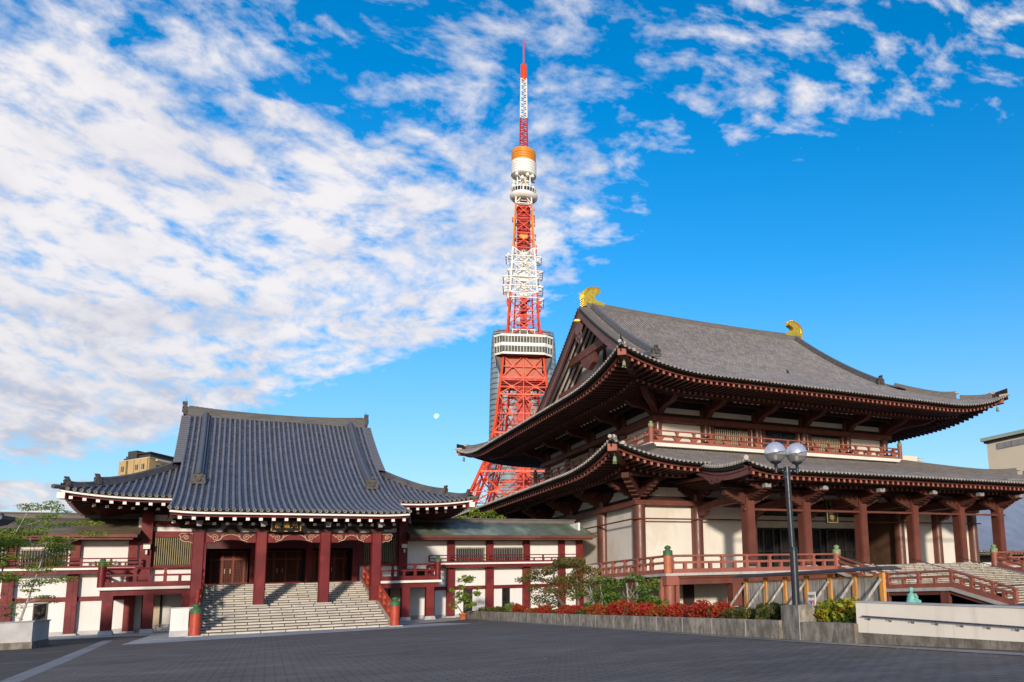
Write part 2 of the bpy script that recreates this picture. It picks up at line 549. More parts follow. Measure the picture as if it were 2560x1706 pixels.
def leafmat(name, cols, rough=0.6, scale=3.0):
    m = bpy.data.materials.new(name)
    m.use_nodes = True
    nt = m.node_tree
    b = nt.nodes['Principled BSDF']
    h = NG(nt)
    t = h.n('ShaderNodeTexCoord').outputs['Object']
    oi = h.n('ShaderNodeObjectInfo').outputs['Random']
    off = h.n('ShaderNodeVectorMath', operation='ADD')
    h.link(t, off.inputs[0])
    h.link(h.xyz(h.math('MULTIPLY', oi, 31.0), h.math('MULTIPLY', oi, 17.0), 0.0), off.inputs[1])
    wn = h.n('ShaderNodeUVMap').outputs[0]
    wnn = h.n('ShaderNodeTexWhiteNoise', noise_dimensions='2D')
    h.link(wn, wnn.inputs['Vector'])
    f = h.math('ADD', h.math('MULTIPLY', h.smooth(h.noise(off.outputs[0], scale, 3), 0.32, 0.68), 0.62), h.math('MULTIPLY', wnn.outputs['Value'], 0.38))
    cr = h.n('ShaderNodeValToRGB')
    h.link(f, cr.inputs[0])
    el = cr.color_ramp.elements
    while len(el) < len(cols):
        el.new(0.5)
    for i, c in enumerate(cols):
        el[i].position = 0.1 + 0.8 * i / max(len(cols) - 1, 1)
        el[i].color = c + (1,)
    h.link(cr.outputs[0], b.inputs['Base Color'])
    b.inputs['Roughness'].default_value = rough
    b.inputs['Specular IOR Level'].default_value = 0.3
    tr = h.n('ShaderNodeBsdfTranslucent')
    h.link(cr.outputs[0], tr.inputs['Color'])
    mx = h.n('ShaderNodeMixShader')
    mx.inputs[0].default_value = 0.3
    h.link(b.outputs[0], mx.inputs[1])
    h.link(tr.outputs[0], mx.inputs[2])
    h.link(mx.outputs[0], nt.nodes['Material Output'].inputs['Surface'])
    return m


M['leaf_pine'] = leafmat('bronzed_leaves', [(0.05, 0.055, 0.012), (0.11, 0.105, 0.02), (0.20, 0.13, 0.03), (0.17, 0.17, 0.03)])
M['leaf_green'] = leafmat('green_leaves', [(0.035, 0.075, 0.01), (0.10, 0.17, 0.02), (0.20, 0.26, 0.03)])
M['leaf_fresh'] = leafmat('fresh_leaves', [(0.07, 0.12, 0.015), (0.17, 0.25, 0.025), (0.30, 0.36, 0.04)])
M['leaf_red'] = leafmat('scarlet_leaves', [(0.06, 0.075, 0.012), (0.40, 0.014, 0.013), (0.52, 0.02, 0.016), (0.36, 0.08, 0.016), (0.15, 0.14, 0.02)], scale=4.0)
M['leaf_mixed'] = leafmat('autumn_leaves', [(0.10, 0.12, 0.015), (0.40, 0.03, 0.015), (0.34, 0.10, 0.02), (0.24, 0.21, 0.03)], scale=4.0)
M['leaf_olive'] = leafmat('olive_leaves', [(0.05, 0.055, 0.012), (0.12, 0.105, 0.02), (0.17, 0.15, 0.03)])
M['leaf_hydrangea'] = leafmat('hydrangea_leaves', [(0.07, 0.10, 0.012), (0.22, 0.26, 0.02), (0.40, 0.36, 0.03), (0.38, 0.16, 0.03)], scale=2.5)
M['leaf_dark'] = leafmat('dark_hydrangea_leaves', [(0.04, 0.055, 0.012), (0.085, 0.10, 0.02), (0.13, 0.10, 0.035)], scale=2.5)
M['bark'] = mat('bark', (0.17, 0.125, 0.09), 0.9, 0.3, 6, 0.4, 20)
M['bark_pale'] = mat('pale_bark', (0.34, 0.30, 0.25), 0.85, 0.25, 6, 0.3, 20)


# ------------------------------------------------------------------ tiled roofs
def tiled(mb, P, ss, tmax, e, pitch, r, nt=10, cap=True, tmin=None, caps_m=(2, 3)):
    """roll tiles and pan strips: P(s, t) on the surface, e = unit vector along the eave. materials: 0 roll, 1 pan, 2 rim, 3 face"""
    e = Vector(e)
    lines = []
    for s_ in ss:
        t0 = tmin(s_) if tmin else 0.0
        t1 = tmax(s_)
        pts, arc, a = [], [], 0.0
        for k in range(nt + 1):
            p = Vector(P(s_, t0 + (t1 - t0) * k / nt))
            if pts:
                a += (p - pts[-1]).length
            pts.append(p)
            arc.append(a)
        lines.append((pts, arc, t1 - t0))
    for (A, aa, la), (B, ab, lb), s_ in zip(lines[:-1], lines[1:], ss):
        uvs = [(s_ + pitch * 0.1, q) for q in aa] + [(s_ + pitch * 0.9, q) for q in ab]
        mb.strip(A, B, 1, True, uvs)
    for (pts, arc, ln), s_ in zip(lines, ss):
        if ln < 0.08:
            continue
        vs, uvs = [], []
        K = 4
        for i, p in enumerate(pts):
            d = (pts[min(i + 1, nt)] - pts[max(i - 1, 0)]).normalized()
            nrm = e.cross(d)
            if nrm.z < 0:
                nrm = -nrm
            for k in range(K + 1):
                th = pi * k / K
                vs.append(p + e * (r * cos(th)) + nrm * (r * 1.05 * sin(th) + 0.012))
                uvs.append((s_ + pitch * 0.5, arc[i]))
        fs = [(i * (K + 1) + k, i * (K + 1) + k + 1, (i + 1) * (K + 1) + k + 1, (i + 1) * (K + 1) + k) for i in range(nt) for k in range(K)]
        mb.add(vs, fs, 0, True, uvs)
        if cap:
            d = (pts[1] - pts[0]).normalized()
            nrm = e.cross(d)
            if nrm.z < 0:
                nrm = -nrm
            c = pts[0] - d * 0.03 + nrm * 0.02
            N = 8
            R1, R2 = r * 1.12, r * 0.72
            o1 = [c + e * (R1 * cos(2 * pi * k / N)) + nrm * (R1 * sin(2 * pi * k / N)) for k in range(N)]
            o0 = [q + d * 0.12 for q in o1]
            i1 = [c + e * (R2 * cos(2 * pi * k / N)) + nrm * (R2 * sin(2 * pi * k / N)) + d * 0.02 for k in range(N)]
            mb.add(o0 + o1 + i1, [(k, (k + 1) % N, N + (k + 1) % N, N + k) for k in range(N)] +
                   [(N + k, N + (k + 1) % N, 2 * N + (k + 1) % N, 2 * N + k) for k in range(N)], caps_m[0])
            mb.add(i1, [tuple(range(N))], caps_m[1])


def frange(a, b, step):
    n = max(int(round((b - a) / step)), 1)
    return [a + (b - a) * i / n for i in range(n + 1)]


class Hip:
    """hip-and-gable roof over a rectangle; K stretches the depth axis"""
    def __init__(s, x0, x1, y0, y1, z0, a, b, lift, lrun, fade, K=1.28):
        s.x0, s.x1, s.y0, s.y1, s.z0, s.a, s.b, s.lift, s.lrun, s.fade, s.K = x0, x1, y0, y1, z0, a, b, lift, lrun, fade, K
        s.yc = (y0 + y1) / 2
        s.xc = (x0 + x1) / 2

    def L(s, d):
        return s.lift * max(0.0, 1 - d / s.lrun) ** 2.3

    def z(s, tau, d):
        return s.z0 + s.a * tau + s.b * tau * tau + s.L(d) * max(0.0, 1 - tau / s.fade)

    def dx(s, x):                       # distance to the nearer end of the front eave
        return min(x - s.x0, s.x1 - x)

    def dy(s, y):
        return min(y - s.y0, s.y1 - y) / s.K

    def P(s, side):
        if side == 'front':
            return lambda q, t: (q, s.y0 + t, s.z(t, s.dx(q)))
        if side == 'back':
            return lambda q, t: (q, s.y1 - t, s.z(t, s.dx(q)))
        if side == 'left':
            return lambda q, t: (s.x0 + t / s.K, q, s.z(t, s.dy(q)))
        return lambda q, t: (s.x1 - t / s.K, q, s.z(t, s.dy(q)))


def ridge_sweep(mb, pts, w, h, m=0, cap_m=0, side=None, lift_end=0.0, roll=True):
    n = len(pts)
    hs_ = [h + lift_end * (max(0.0, (i / (n - 1)) * 3 - 2)) ** 2 for i in range(n)]
    mb.ribbon(pts, w, hs_, m, side)
    if roll:
        mb.tube([Vector(p) + Vector((0, 0, hs_[i] + w * 0.12)) for i, p in enumerate(pts)], w * 0.30, 7, cap_m)


def onigawara(mb, c, w, h, d, face, m=0):
    """ogre tile: arched shield with horns and a knob; face = direction it looks"""
    f = Vector((face[0], face[1], 0)).normalized()
    e = Vector((-f.y, f.x, 0))
    c = Vector(c)
    out = [(-0.5, 0), (-0.56, 0.25), (-0.46, 0.55), (-0.50, 0.78), (-0.28, 0.84), (-0.14, 1.0), (0.14, 1.0), (0.28, 0.84), (0.50, 0.78),
           (0.46, 0.55), (0.56, 0.25), (0.5, 0)]
    A = [c + e * (q[0] * w) + Vector((0, 0, q[1] * h)) + f * (d / 2) for q in out]
    B = [p - f * d for p in A]
    n = len(out)
    mb.add(A + B, [tuple(range(n)), tuple(range(2 * n - 1, n - 1, -1))] + [(i, (i + 1) % n, n + (i + 1) % n, n + i) for i in range(n)], m)
    mb.tube([c + Vector((0, 0, h * 1.06)) - f * d * 0.5, c + Vector((0, 0, h * 1.06)) + f * d * 0.9], w * 0.15, 8, m)
    mb.tube([c + Vector((0, 0, h * 0.45)) + f * d * 0.4, c + Vector((0, 0, h * 0.45)) + f * d * 0.9], w * 0.22, 8, m)
    for sg in (-1, 1):
        mb.tube([c + e * (sg * w * 0.25) + Vector((0, 0, h * 0.7)) + f * d * 0.4, c + e * (sg * w * 0.25) + Vector((0, 0, h * 0.7)) + f * d * 0.8], w * 0.1, 6, m)


def giboshi(mb, c, r, h, m=0):
    """onion finial of height h on a post of radius r"""
    mb.lathe([(r * 1.08, 0), (r * 1.08, h * 0.45), (r * 0.92, h * 0.52), (r * 0.55, h * 0.56), (r * 0.5, h * 0.62), (r * 0.72, h * 0.70), (r * 0.78, h * 0.80),
              (r * 0.55, h * 0.91), (r * 0.15, h)], c, 14, m)
# ------------------------------------------------------------------ shared timber work
def kouran(mb, p, q, hb=0.26, zm=0.68, zt=1.12, sp=1.2, w=0.16, tw=0.055, ends=(True, True), foot=True, half=True, m=0):
    """temple railing between p and q (points on the floor line)"""
    p, q = Vector(p), Vector(q)
    L = (q - p).length
    U = Vector((0, 0, 1))
    mb.beam(p + U * hb / 2, q + U * hb / 2, w * 1.1, hb, m)
    mb.beam(p + U * zm, q + U * zm, w * 0.75, w * 0.62, m)
    mb.tube([p + U * zt, q + U * zt], tw, 8, m)
    n = max(int(round(L / sp)), 1)
    for i in range(n + 1):
        if (i == 0 and not ends[0]) or (i == n and not ends[1]):
            continue
        c = p + (q - p) * (i / n)
        mb.box(c.x - w * .5, c.x + w * .5, c.y - w * .5, c.y + w * .5, c.z + hb, c.z + zm + 0.16, m)
        mb.box(c.x - w * .36, c.x + w * .36, c.y - w * .36, c.y + w * .36, c.z + zm + 0.16, c.z + zt - 0.14, m)
        mb.box(c.x - w * .55, c.x + w * .55, c.y - w * .55, c.y + w * .55, c.z + zt - 0.14, c.z + zt - 0.02, m)
        if half and i < n:
            c2 = p + (q - p) * ((i + 0.5) / n)
            mb.box(c2.x - w * .45, c2.x + w * .45, c2.y - w * .45, c2.y + w * .45, c2.z + hb, c2.z + zm, m)


def eave(MBs, edge, s0, s1, ax, inw, dist, boards, rows, soffit, step=0.6):
    """everything below a tile edge. edge(s) tile line; ax along it; inw = inward per metre; dist(s) = metres to nearer corner"""
    ss = frange(s0, s1, step)
    ax = Vector(ax)
    inw = Vector(inw)
    U = Vector((0, 0, 1))
    for part, m_, d, zt, zb, th in boards:
        mb = MBs[part]
        sel = [s_ for s_ in ss if dist(s_) >= d - 0.02]
        sel = [s0 + d * 1.0] + sel if False else sel
        A = [edge(s_) + inw * d + U * zt for s_ in sel]
        B = [edge(s_) + inw * d + U * zb for s_ in sel]
        C = [edge(s_) + inw * (d + th) + U * zb for s_ in sel]
        D = [edge(s_) + inw * (d + th) + U * zt for s_ in sel]
        for X, Y in ((A, B), (B, C), (D, A)):
            mb.strip(X, Y, m_)
    for part, m_side, m_end, d0, d1, zc, sl, w, h, pitch, off in rows:
        mb = MBs[part]
        for s_ in [s0 + off * pitch + pitch * k for k in range(int((s1 - s0 - off * pitch) / pitch) + 1)]:
            dd = min(d1, dist(s_) - 0.05)
            if dd <= d0 + 0.1:
                continue
            p = edge(s_) + inw * d0 + U * zc
            q = edge(s_) + inw * dd + U * (zc + sl * (dd - d0))
            e, n = ax * (w / 2), U * (h / 2)
            vs = [p - e - n, p + e - n, p + e + n, p - e + n, q - e - n, q + e - n, q + e + n, q - e + n]
            mb.add(vs, [(4, 5, 1, 0), (5, 6, 2, 1), (7, 4, 0, 3)], m_side)
            mb.add(vs[:4], [(0, 1, 2, 3)], m_end)
    for part, m_, prof in soffit:
        mb = MBs[part]
        for (da, za), (db, zb) in zip(prof[:-1], prof[1:]):
            A = [edge(s_) + inw * min(da, dist(s_)) + U * za for s_ in ss]
            B = [edge(s_) + inw * min(db, dist(s_)) + U * zb for s_ in ss]
            mb.strip(A, B, m_)


# ================================================================== LEFT HALL
lh = thing('temple_hall', 'smaller crimson temple hall with blue grey tile roof and wide stone steps', 'temple', (4.1, 70, 0))
XC = 4.1
KZ = lambda t: 7.3 + 0.19 * t + 0.0113 * t * t
HL = Hip(-8.8, 17.0, 64.5, 95.5, 8.9, 0.26, 0.020, 0.42, 5.2, 7.0)
VX0, VX1 = -2.62, 10.82
rmb = MB()


def klift(x):
    return 0.10 * max(0, 1 - min(x - VX0, VX1 - x) / 2.0) ** 2


tiled(rmb, lambda s_, t: (s_, 57.0 + t, KZ(t) + klift(s_) * max(0, 1 - t / 6)), frange(VX0, VX1, 0.3635), lambda s_: 22.9, (1, 0, 0), 0.3635, 0.094, 18)
tiled(rmb, lambda s_, t: (s_, 103.0 - t, KZ(t)), frange(VX0, VX1, 0.3635), lambda s_: 22.9, (1, 0, 0), 0.3635, 0.094, 10, tmin=lambda s_: 7.5)
for a_, b_ in ((-8.75, VX0 - 0.02), (VX1 + 0.02, 16.95)):
    tm = lambda s_: min(1.28 * HL.dx(s_), 7.9)
    tiled(rmb, HL.P('front'), frange(a_, b_, 0.3635), tm, (1, 0, 0), 0.3635, 0.094, 8)
    tiled(rmb, HL.P('back'), frange(a_, b_, 0.3635), tm, (1, 0, 0), 0.3635, 0.094, 5)
for sd in ('left', 'right'):
    tiled(rmb, HL.P(sd), frange(64.55, 95.45, 0.46), lambda s_: min(1.28 * HL.dy(s_), 9.0), (0, 1, 0), 0.46, 0.11, 8)
# verge ribs, sides of the porch roof
for x0, sg in ((VX0, -1), (VX1, 1)):
    A = [Vector((x0, 57 + t, KZ(t) - 0.02)) for t in (0, 2, 4, 6, 8, 10, 12, 13.6)]
    B = [Vector((x0 + sg * 0.10, p.y, p.z - 0.75)) for p in A]
    rmb.strip(A, B, 1)
    for fy in (1, -1):
        k = 0
        ys = []
        t = 14.2
        while t < 22.8:
            ys.append(t)
            t += 0.36
        for t in ys:
            y = 57 + t if fy > 0 else 103 - t
            rmb.tube([(x0, y, KZ(t) + 0.05), (x0 + sg * 0.62, y, KZ(t) - 0.02)], 0.13, 6, 0)
        A = [Vector((x0, (57 + t if fy > 0 else 103 - t), KZ(t) - 0.02)) for t in ys]
        B = [p + Vector((sg * 0.62, 0, -0.10)) for p in A]
        C = [p + Vector((0, 0, -0.25)) for p in B]
        rmb.strip(A, B, 1)
        rmb.strip(B, C, 1)
roof = rmb.build('roof', [M['roll_blue'], M['pan_blue'], M['tile_rim'], M['tile_face'], M['rim_grey']], lh)
mb = MB()
n = 14
pts = [(-2.95 + (13.95) * i / n, 80, KZ(23) - 0.25) for i in range(n + 1)]
hh = [0.50 + 0.32 * abs(2 * i / n - 1) ** 2.2 for i in range(n + 1)]
mb.ribbon(pts, 0.85, hh, 0)
for k in range(40):
    x = -2.6 + 13.3 * k / 39
    f = abs(2 * (x - pts[0][0]) / 13.95 - 1) ** 2.2
    mb.tube([(x - 0.17, 80, pts[0][2] + 0.55 + 0.32 * f), (x + 0.17, 80, pts[0][2] + 0.55 + 0.32 * f)], 0.17, 7, 0)
for x, sg in ((-3.02, -1), (11.07, 1)):
    onigawara(mb, (x, 80, KZ(23) - 0.1), 1.0, 0.98, 0.25, (sg, 0), 1)
    mb.tube([(x, 80, KZ(23) + 0.8), (x, 80, KZ(23) + 1.35)], 0.015, 5, 1)
mb.build('ridge', [M['ridge_dark'], M['oni']], roof)
for x in (-1.5, 9.7):
    for fy in (1, -1):
        mb = MB()
        ts = [9.2 + (22.4 - 9.2) * i / 14 for i in range(15)]
        ridge_sweep(mb, [(x, 57 + t if fy > 0 else 103 - t, KZ(t)) for t in ts], 0.5, 0.42, 0, 0, (1, 0, 0))
        mb.build('descending_ridge', M['roll_blue'], roof)
for x in (-1.5, 9.7):
    mb = MB()
    onigawara(mb, (x, 66.0, KZ(9.0) + 0.05), 0.85, 0.78, 0.3, (0, -1), 0)
    mb.build('ogre_tile', M['oni'], roof)
for sx, cx in ((1, -8.8), (-1, 17.0)):
    for sy, cy in ((1, 64.5), (-1, 95.5)):
        mb = MB()
        hp = lambda t: (cx + sx * t / 1.28, cy + sy * t, HL.z(t, t / 1.28) + 0.02)
        ridge_sweep(mb, [hp(8.9 - 6.7 * i / 10) for i in range(11)], 0.42, 0.33, 0, 0, lift_end=0.12)
        ridge_sweep(mb, [hp(2.2 - 1.75 * i / 6) for i in range(7)], 0.34, 0.22, 0, 0, lift_end=0.10)
        mb.tube([hp(0.45), hp(-0.35)], 0.14, 8, 0)
        hr_ = mb.build('hip_ridge', M['ridge_blue'], roof)
        if sy > 0:
            for tt, up_, w_, h_ in ((2.15, 0.12, 0.5, 0.62), (0.4, 0.05, 0.42, 0.55)):
                mo = MB()
                q = hp(tt)
                onigawara(mo, (q[0], q[1], q[2] + up_), w_, h_, 0.2, (-sx, -0.8), 0)
                mo.build('ogre_tile', M['oni'], roof)
# gable walls
for x in (-1.9, 10.1):
    mb = MB()
    poly = [(70.5, 11.2), (89.5, 11.2)] + [(103 - t, KZ(t) - 0.35) for t in (14, 17, 20, 22.7)] + [(57 + t, KZ(t) - 0.35) for t in (22.7, 20, 17, 14)]
    mb.prism(poly, 'x', x - 0.1, x + 0.1, 0)
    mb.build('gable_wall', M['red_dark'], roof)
# eaves
def new_eave():
    return {'fascia': MB(), 'rafters': MB(), 'base': MB(), 'soffit': MB()}


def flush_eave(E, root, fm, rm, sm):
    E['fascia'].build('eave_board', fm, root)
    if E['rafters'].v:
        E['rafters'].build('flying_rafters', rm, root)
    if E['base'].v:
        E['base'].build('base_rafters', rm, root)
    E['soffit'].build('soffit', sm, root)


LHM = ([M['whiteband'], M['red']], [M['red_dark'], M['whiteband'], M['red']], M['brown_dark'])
E = new_eave()
spec_b = lambda: [('fascia', 0, 0.03, -0.10, -0.25, 0.12), ('fascia', 1, 0.16, -0.25, -0.40, 0.10)]
spec_r = lambda: [('rafters', 0, 1, 0.22, 2.2, -0.50, 0.10, 0.20, 0.19, 0.70, 0.75), ('base', 0, 1, 1.45, 4.4, -0.66, 0.20, 0.19, 0.17, 0.70, 0.25)]
eave(E, lambda s_: Vector((s_, 57.0, 7.3 + klift(s_))), VX0, VX1, (1, 0, 0), (0, 1.28, 0), lambda s_: 99,
     spec_b(), spec_r(), [('soffit', 0, [(0.02, -0.06), (0.05, -0.3), (0.3, -0.38), (2.4, -0.22), (5.7, 0.55)])])
flush_eave(E, lh, *LHM)
for side in ('front', 'left', 'right'):
    P = HL.P(side)
    if side == 'front':
        for a_, b_ in ((-8.75, VX0 - 0.1), (VX1 + 0.1, 16.95)):
            E = new_eave()
            eave(E, lambda s_: Vector(P(s_, 0)), a_, b_, (1, 0, 0), (0, 1.28, 0), HL.dx, spec_b(), spec_r(),
                 [('soffit', 0, [(0.02, -0.06), (0.05, -0.3), (0.3, -0.38), (2.4, -0.25), (4.6, 0.3)])])
            flush_eave(E, lh, *LHM)
    else:
        E = new_eave()
        eave(E, lambda s_: Vector(P(s_, 0)), 64.55, 95.45, (0, 1, 0), (1 if side == 'left' else -1, 0, 0), HL.dy, spec_b(), spec_r(),
             [('soffit', 0, [(0.02, -0.06), (0.05, -0.3), (0.3, -0.38), (2.4, -0.25), (4.6, 0.3)])])
        flush_eave(E, lh, *LHM)
for sx, cx in ((1, -8.8), (-1, 17.0)):
    z0 = HL.z(0, 0)
    mb = MB()
    mb.beam((cx + sx * 0.15, 64.5 + 0.2, z0 - 0.52), (cx + sx * 4.2, 64.5 + 5.4, z0 - 0.35), 0.34, 0.42, 0)
    mb.box(cx + sx * 0.12 - 0.2, cx + sx * 0.12 + 0.2, 64.5 - 0.12, 64.5 + 0.15, z0 - 0.72, z0 - 0.32, 1)
    mb.build('hip_rafter', [M['red'], M['whiteband']], lh)
# body
mb = MB()
mb.box(-4.4, -4.1, 70.2, 90, 2.9, 9.1, 0)
mb.box(12.5, 12.8, 70.2, 90, 2.9, 9.1, 0)
mb.box(-4.4, 12.8, 89.7, 90, 2.9, 9.1, 0)
mb.box(-4.1, 12.5, 72.6, 72.8, 3.0, 9.0, 1)
mb.box(-1.3, 9.5, 70.4, 72.6, 6.3, 6.5, 1)
mb.box(-1.45, -1.3, 70.3, 72.6, 3.0, 6.5, 1)  # doors set back; black recess sides paint the doorway shade
mb.box(9.5, 9.65, 70.3, 72.6, 3.0, 6.5, 1)
mb.box(-4.35, 12.75, 70.22, 70.4, 6.62, 9.0, 0)
mb.box(-4.2, -1.3, 70.25, 70.45, 3.0, 4.35, 2)
mb.box(9.6, 12.5, 70.25, 70.45, 3.0, 4.35, 2)
for x0, x1 in ((-4.1, -1.5), (9.7, 12.3)):
    mb.box(x0, x1, 70.14, 70.22, 7.02, 7.35, 2)
    mb.box(x0, x1, 70.14, 70.22, 7.75, 8.2, 2)
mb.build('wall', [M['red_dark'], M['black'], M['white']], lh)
mb = MB()
mb.box(-6.3, 14.6, 70.05, 70.2, 0.15, 2.62, 0)
mb.box(-6.3, 14.6, 69.95, 70.2, 0.0, 0.32, 1)
mb.build('lower_wall', [M['white'], M['granite']], lh)
mb = MB()
for x in (-4.42, 12.74):
    mb.box(x - 0.33, x + 0.33, 69.55, 70.3, 3.05, 8.3, 0)
for x in (-1.05, 2.25, 5.95, 9.25):
    mb.box(x - 0.24, x + 0.24, 69.8, 70.3, 3.05, 6.6, 0)
for z0, z1 in ((6.58, 6.98), (7.38, 7.72), (4.35, 4.6)):
    mb.box(-4.09, -1.29, 69.93, 70.2, z0, z1, 0)
    mb.box(9.49, 12.41, 69.93, 70.2, z0, z1, 0)
for x0, x1 in ((-4.09, -3.95), (-1.75, -1.29), (9.49, 9.85), (12.25, 12.41)):
    mb.box(x0, x1, 69.96, 70.2, 4.6, 6.58, 0)
mb.box(-1.2, 9.4, 69.7, 70.2, 3.02, 3.2, 0)
mb.box(-1.2, 9.4, 69.85, 70.2, 5.75, 6.5, 1)
mb.build('wall_timber', [M['red'], M['red_dark']], lh)
for x0, x1 in ((-3.95, -1.75), (9.85, 12.25)):
    mb = MB()
    mb.box(x0, x1, 70.12, 70.18, 4.6, 6.58, 1)
    k = 17
    for i in range(k):
        x = x0 + (x1 - x0) * (i + 0.5) / k
        mb.box(x - 0.033, x + 0.033, 69.98, 70.06, 4.62, 6.56, 0)
    mb.build('lattice_window', [M['lattice'], M['black']], lh)
# doors with grids
for x0, x1, lit in ((-0.75, 1.95, 1), (2.55, 5.65, 1), (6.25, 8.95, 0)):
    mb = MB()
    mb.box(x0, x1, 72.30, 72.34, 3.1, 5.75, 1)
    for i in range(4):
        x = x0 + (x1 - x0) * (0.10 + 0.267 * i)
        mb.box(x - 0.06, x + 0.06, 72.12, 72.22, 3.2, 5.7, 0)
    for z0 in (3.2, 5.0, 5.62):
        mb.box(x0, x1, 72.13, 72.21, z0, z0 + 0.12, 0)
    for i in range(26):
        x = x0 + (x1 - x0) * (i + 0.5) / 26
        mb.box(x - 0.012, x + 0.012, 72.16, 72.18, 3.3, 5.6, 0)
    for i in range(18):
        z_ = 3.38 + i * 0.125
        mb.box(x0 + 0.1, x1 - 0.1, 72.155, 72.185, z_, z_ + 0.022, 0)
    d = mb.build('door', [M['door_red'], M['black']], lh)
    hb_ = MB()
    for dx_ in (-0.18, 0.18):
        hb_.box((x0 + x1) / 2 + dx_ - 0.03, (x0 + x1) / 2 + dx_ + 0.03, 72.06, 72.1, 4.0, 4.35, 0)
    hb_.build('handle', M['lattice_gold'], d)
# balcony
mb = MB()
mb.box(-6.7, -1.12, 65.9, 70.0, 2.86, 3.04, 0)
mb.box(9.42, 15.0, 65.9, 70.0, 2.86, 3.04, 0)
mb.box(-1.1, 9.4, 66.05, 72.5, 2.9, 3.02, 0)
for a_, b_ in ((-6.5, -1.12), (9.42, 14.8)):
    mb.box(a_, b_, 66.15, 66.5, 2.5, 2.86, 1)
    mb.box(a_, b_, 66.8, 69.9, 2.75, 2.858, 2)
for x in (-6.5, 14.5):
    mb.box(x, x + 0.3, 66.5, 70, 2.5, 2.86, 1)
mb.build('balcony', [M['whiteband'], M['red'], M['brown_dark']], lh)
for x in (-6.05, -3.85, -1.72, 10.2, 12.35, 14.15):
    mb = MB()
    mb.box(x - 0.29, x + 0.29, 66.0, 66.62, 0.26, 2.5, 0)
    mb.add([(x - 0.42, 65.85, 0), (x + 0.42, 65.85, 0), (x + 0.42, 66.8, 0), (x - 0.42, 66.8, 0), (x - 0.33, 65.95, 0.28), (x + 0.33, 65.95, 0.28), (x + 0.33, 66.7, 0.28), (x - 0.33, 66.7, 0.28)],
           [(4, 5, 6, 7), (0, 1, 5, 4), (1, 2, 6, 5), (2, 3, 7, 6), (3, 0, 4, 7)], 1)
    mb.build('balcony_post', [M['red'], M['granite']], lh)
rails = []
mb = MB()
kouran(mb, (-6.35, 66.15, 3.04), (-1.35, 66.15, 3.04), 0.34, 0.76, 1.22, 1.7, 0.2, 0.06, (False, True))
kouran(mb, (-6.45, 66.15, 3.04), (-6.45, 69.9, 3.04), 0.34, 0.76, 1.22, 1.7, 0.2, 0.06, (False, True))
rails.append(mb.build('railing', M['red'], lh))
mb = MB()
kouran(mb, (9.75, 66.15, 3.04), (14.65, 66.15, 3.04), 0.34, 0.76, 1.22, 1.7, 0.2, 0.06, (True, False))
kouran(mb, (14.72, 66.15, 3.04), (14.72, 69.9, 3.04), 0.34, 0.76, 1.22, 1.7, 0.2, 0.06, (False, True))
rails.append(mb.build('railing', M['red'], lh))
for x, rl in zip((-6.45, 14.72), rails):
    mb = MB()
    mb.tube([(x, 66.15, 3.04), (x, 66.15, 4.42)], 0.23, 14, 0)
    giboshi(mb, (x, 66.15, 4.42), 0.23, 0.5, 1)
    mb.build('newel_post', [M['red'], M['bronze']], rl)


# steps
def brick_extra(bw, bh, zoff=0.0, dark=(0.10, 0.085, 0.07), stainy=0.35):
    def f(h, c, t):
        x, y, z = h.sep(t)
        br = h.n('ShaderNodeTexBrick')
        h.link(h.xyz(h.math('ADD', x, h.math('MULTIPLY', y, 0.0)), h.math('ADD', z, zoff), 0.0), br.inputs['Vector'])
        br.inputs['Scale'].default_value = 1.0
        br.inputs['Brick Width'].default_value = bw
        br.inputs['Row Height'].default_value = bh
        br.inputs['Mortar Size'].default_value = 0.026
        br.inputs['Mortar Smooth'].default_value = 0.1
        br.inputs['Color1'].default_value = (1, 1, 1, 1)
        br.inputs['Color2'].default_value = (0.78, 0.77, 0.75, 1)
        br.inputs['Mortar'].default_value = (0.12, 0.10, 0.08, 1)
        c = h.mix(1.0, c, br.outputs['Color'], 'MULTIPLY')
        mp = h.n('ShaderNodeMapping')
        mp.inputs['Scale'].default_value = (1.0, 1.0, 1.6)
        h.link(t, mp.inputs['Vector'])
        s1 = h.smooth(h.noise(mp.outputs[0], 0.8, 5, 0.65), 0.48, 0.72)
        return h.mix(h.math('MULTIPLY', s1, stainy), c, (0.21, 0.20, 0.20))
    return f


RIS = 3.05 / 20
M['steps'] = mat('stone_steps', (0.60, 0.55, 0.475), 0.75, 0.10, 0.9, 0.25, 26, extra=brick_extra(1.25, RIS))
mb = MB()
ys = [53.2 + 0.6 * i for i in range(10)]
ys += [60.7 + 0.53 * i for i in range(10)]
for i, y in enumerate(ys):
    y1 = ys[i + 1] if i < 19 else 66.1
    z1 = RIS * (i + 1)
    mb.add([(-0.74, y, z1 - RIS), (9.14, y, z1 - RIS), (9.14, y, z1 - 0.035), (-0.74, y, z1 - 0.035)], [(0, 1, 2, 3)])
    mb.box(-0.74, 9.14, y - 0.035, y1 + 0.02, z1 - 0.035, z1 - 0.001 * 0, 0)
mb.box(-0.74, 9.14, 66.1, 69.7, 2.88, 3.05, 0)
st = mb.build('stairs', M['steps'], lh)
for x0, x1 in ((-1.1, -0.75), (9.15, 9.5)):
    mb = MB()
    mb.prism([(53.05, 0.0), (53.05, 0.2), (58.6, 1.55), (60.5, 1.62), (66.1, 3.1), (66.1, 0.0)], 'x', x0, x1, 0)
    mb.build('stringer', M['stone'], st)
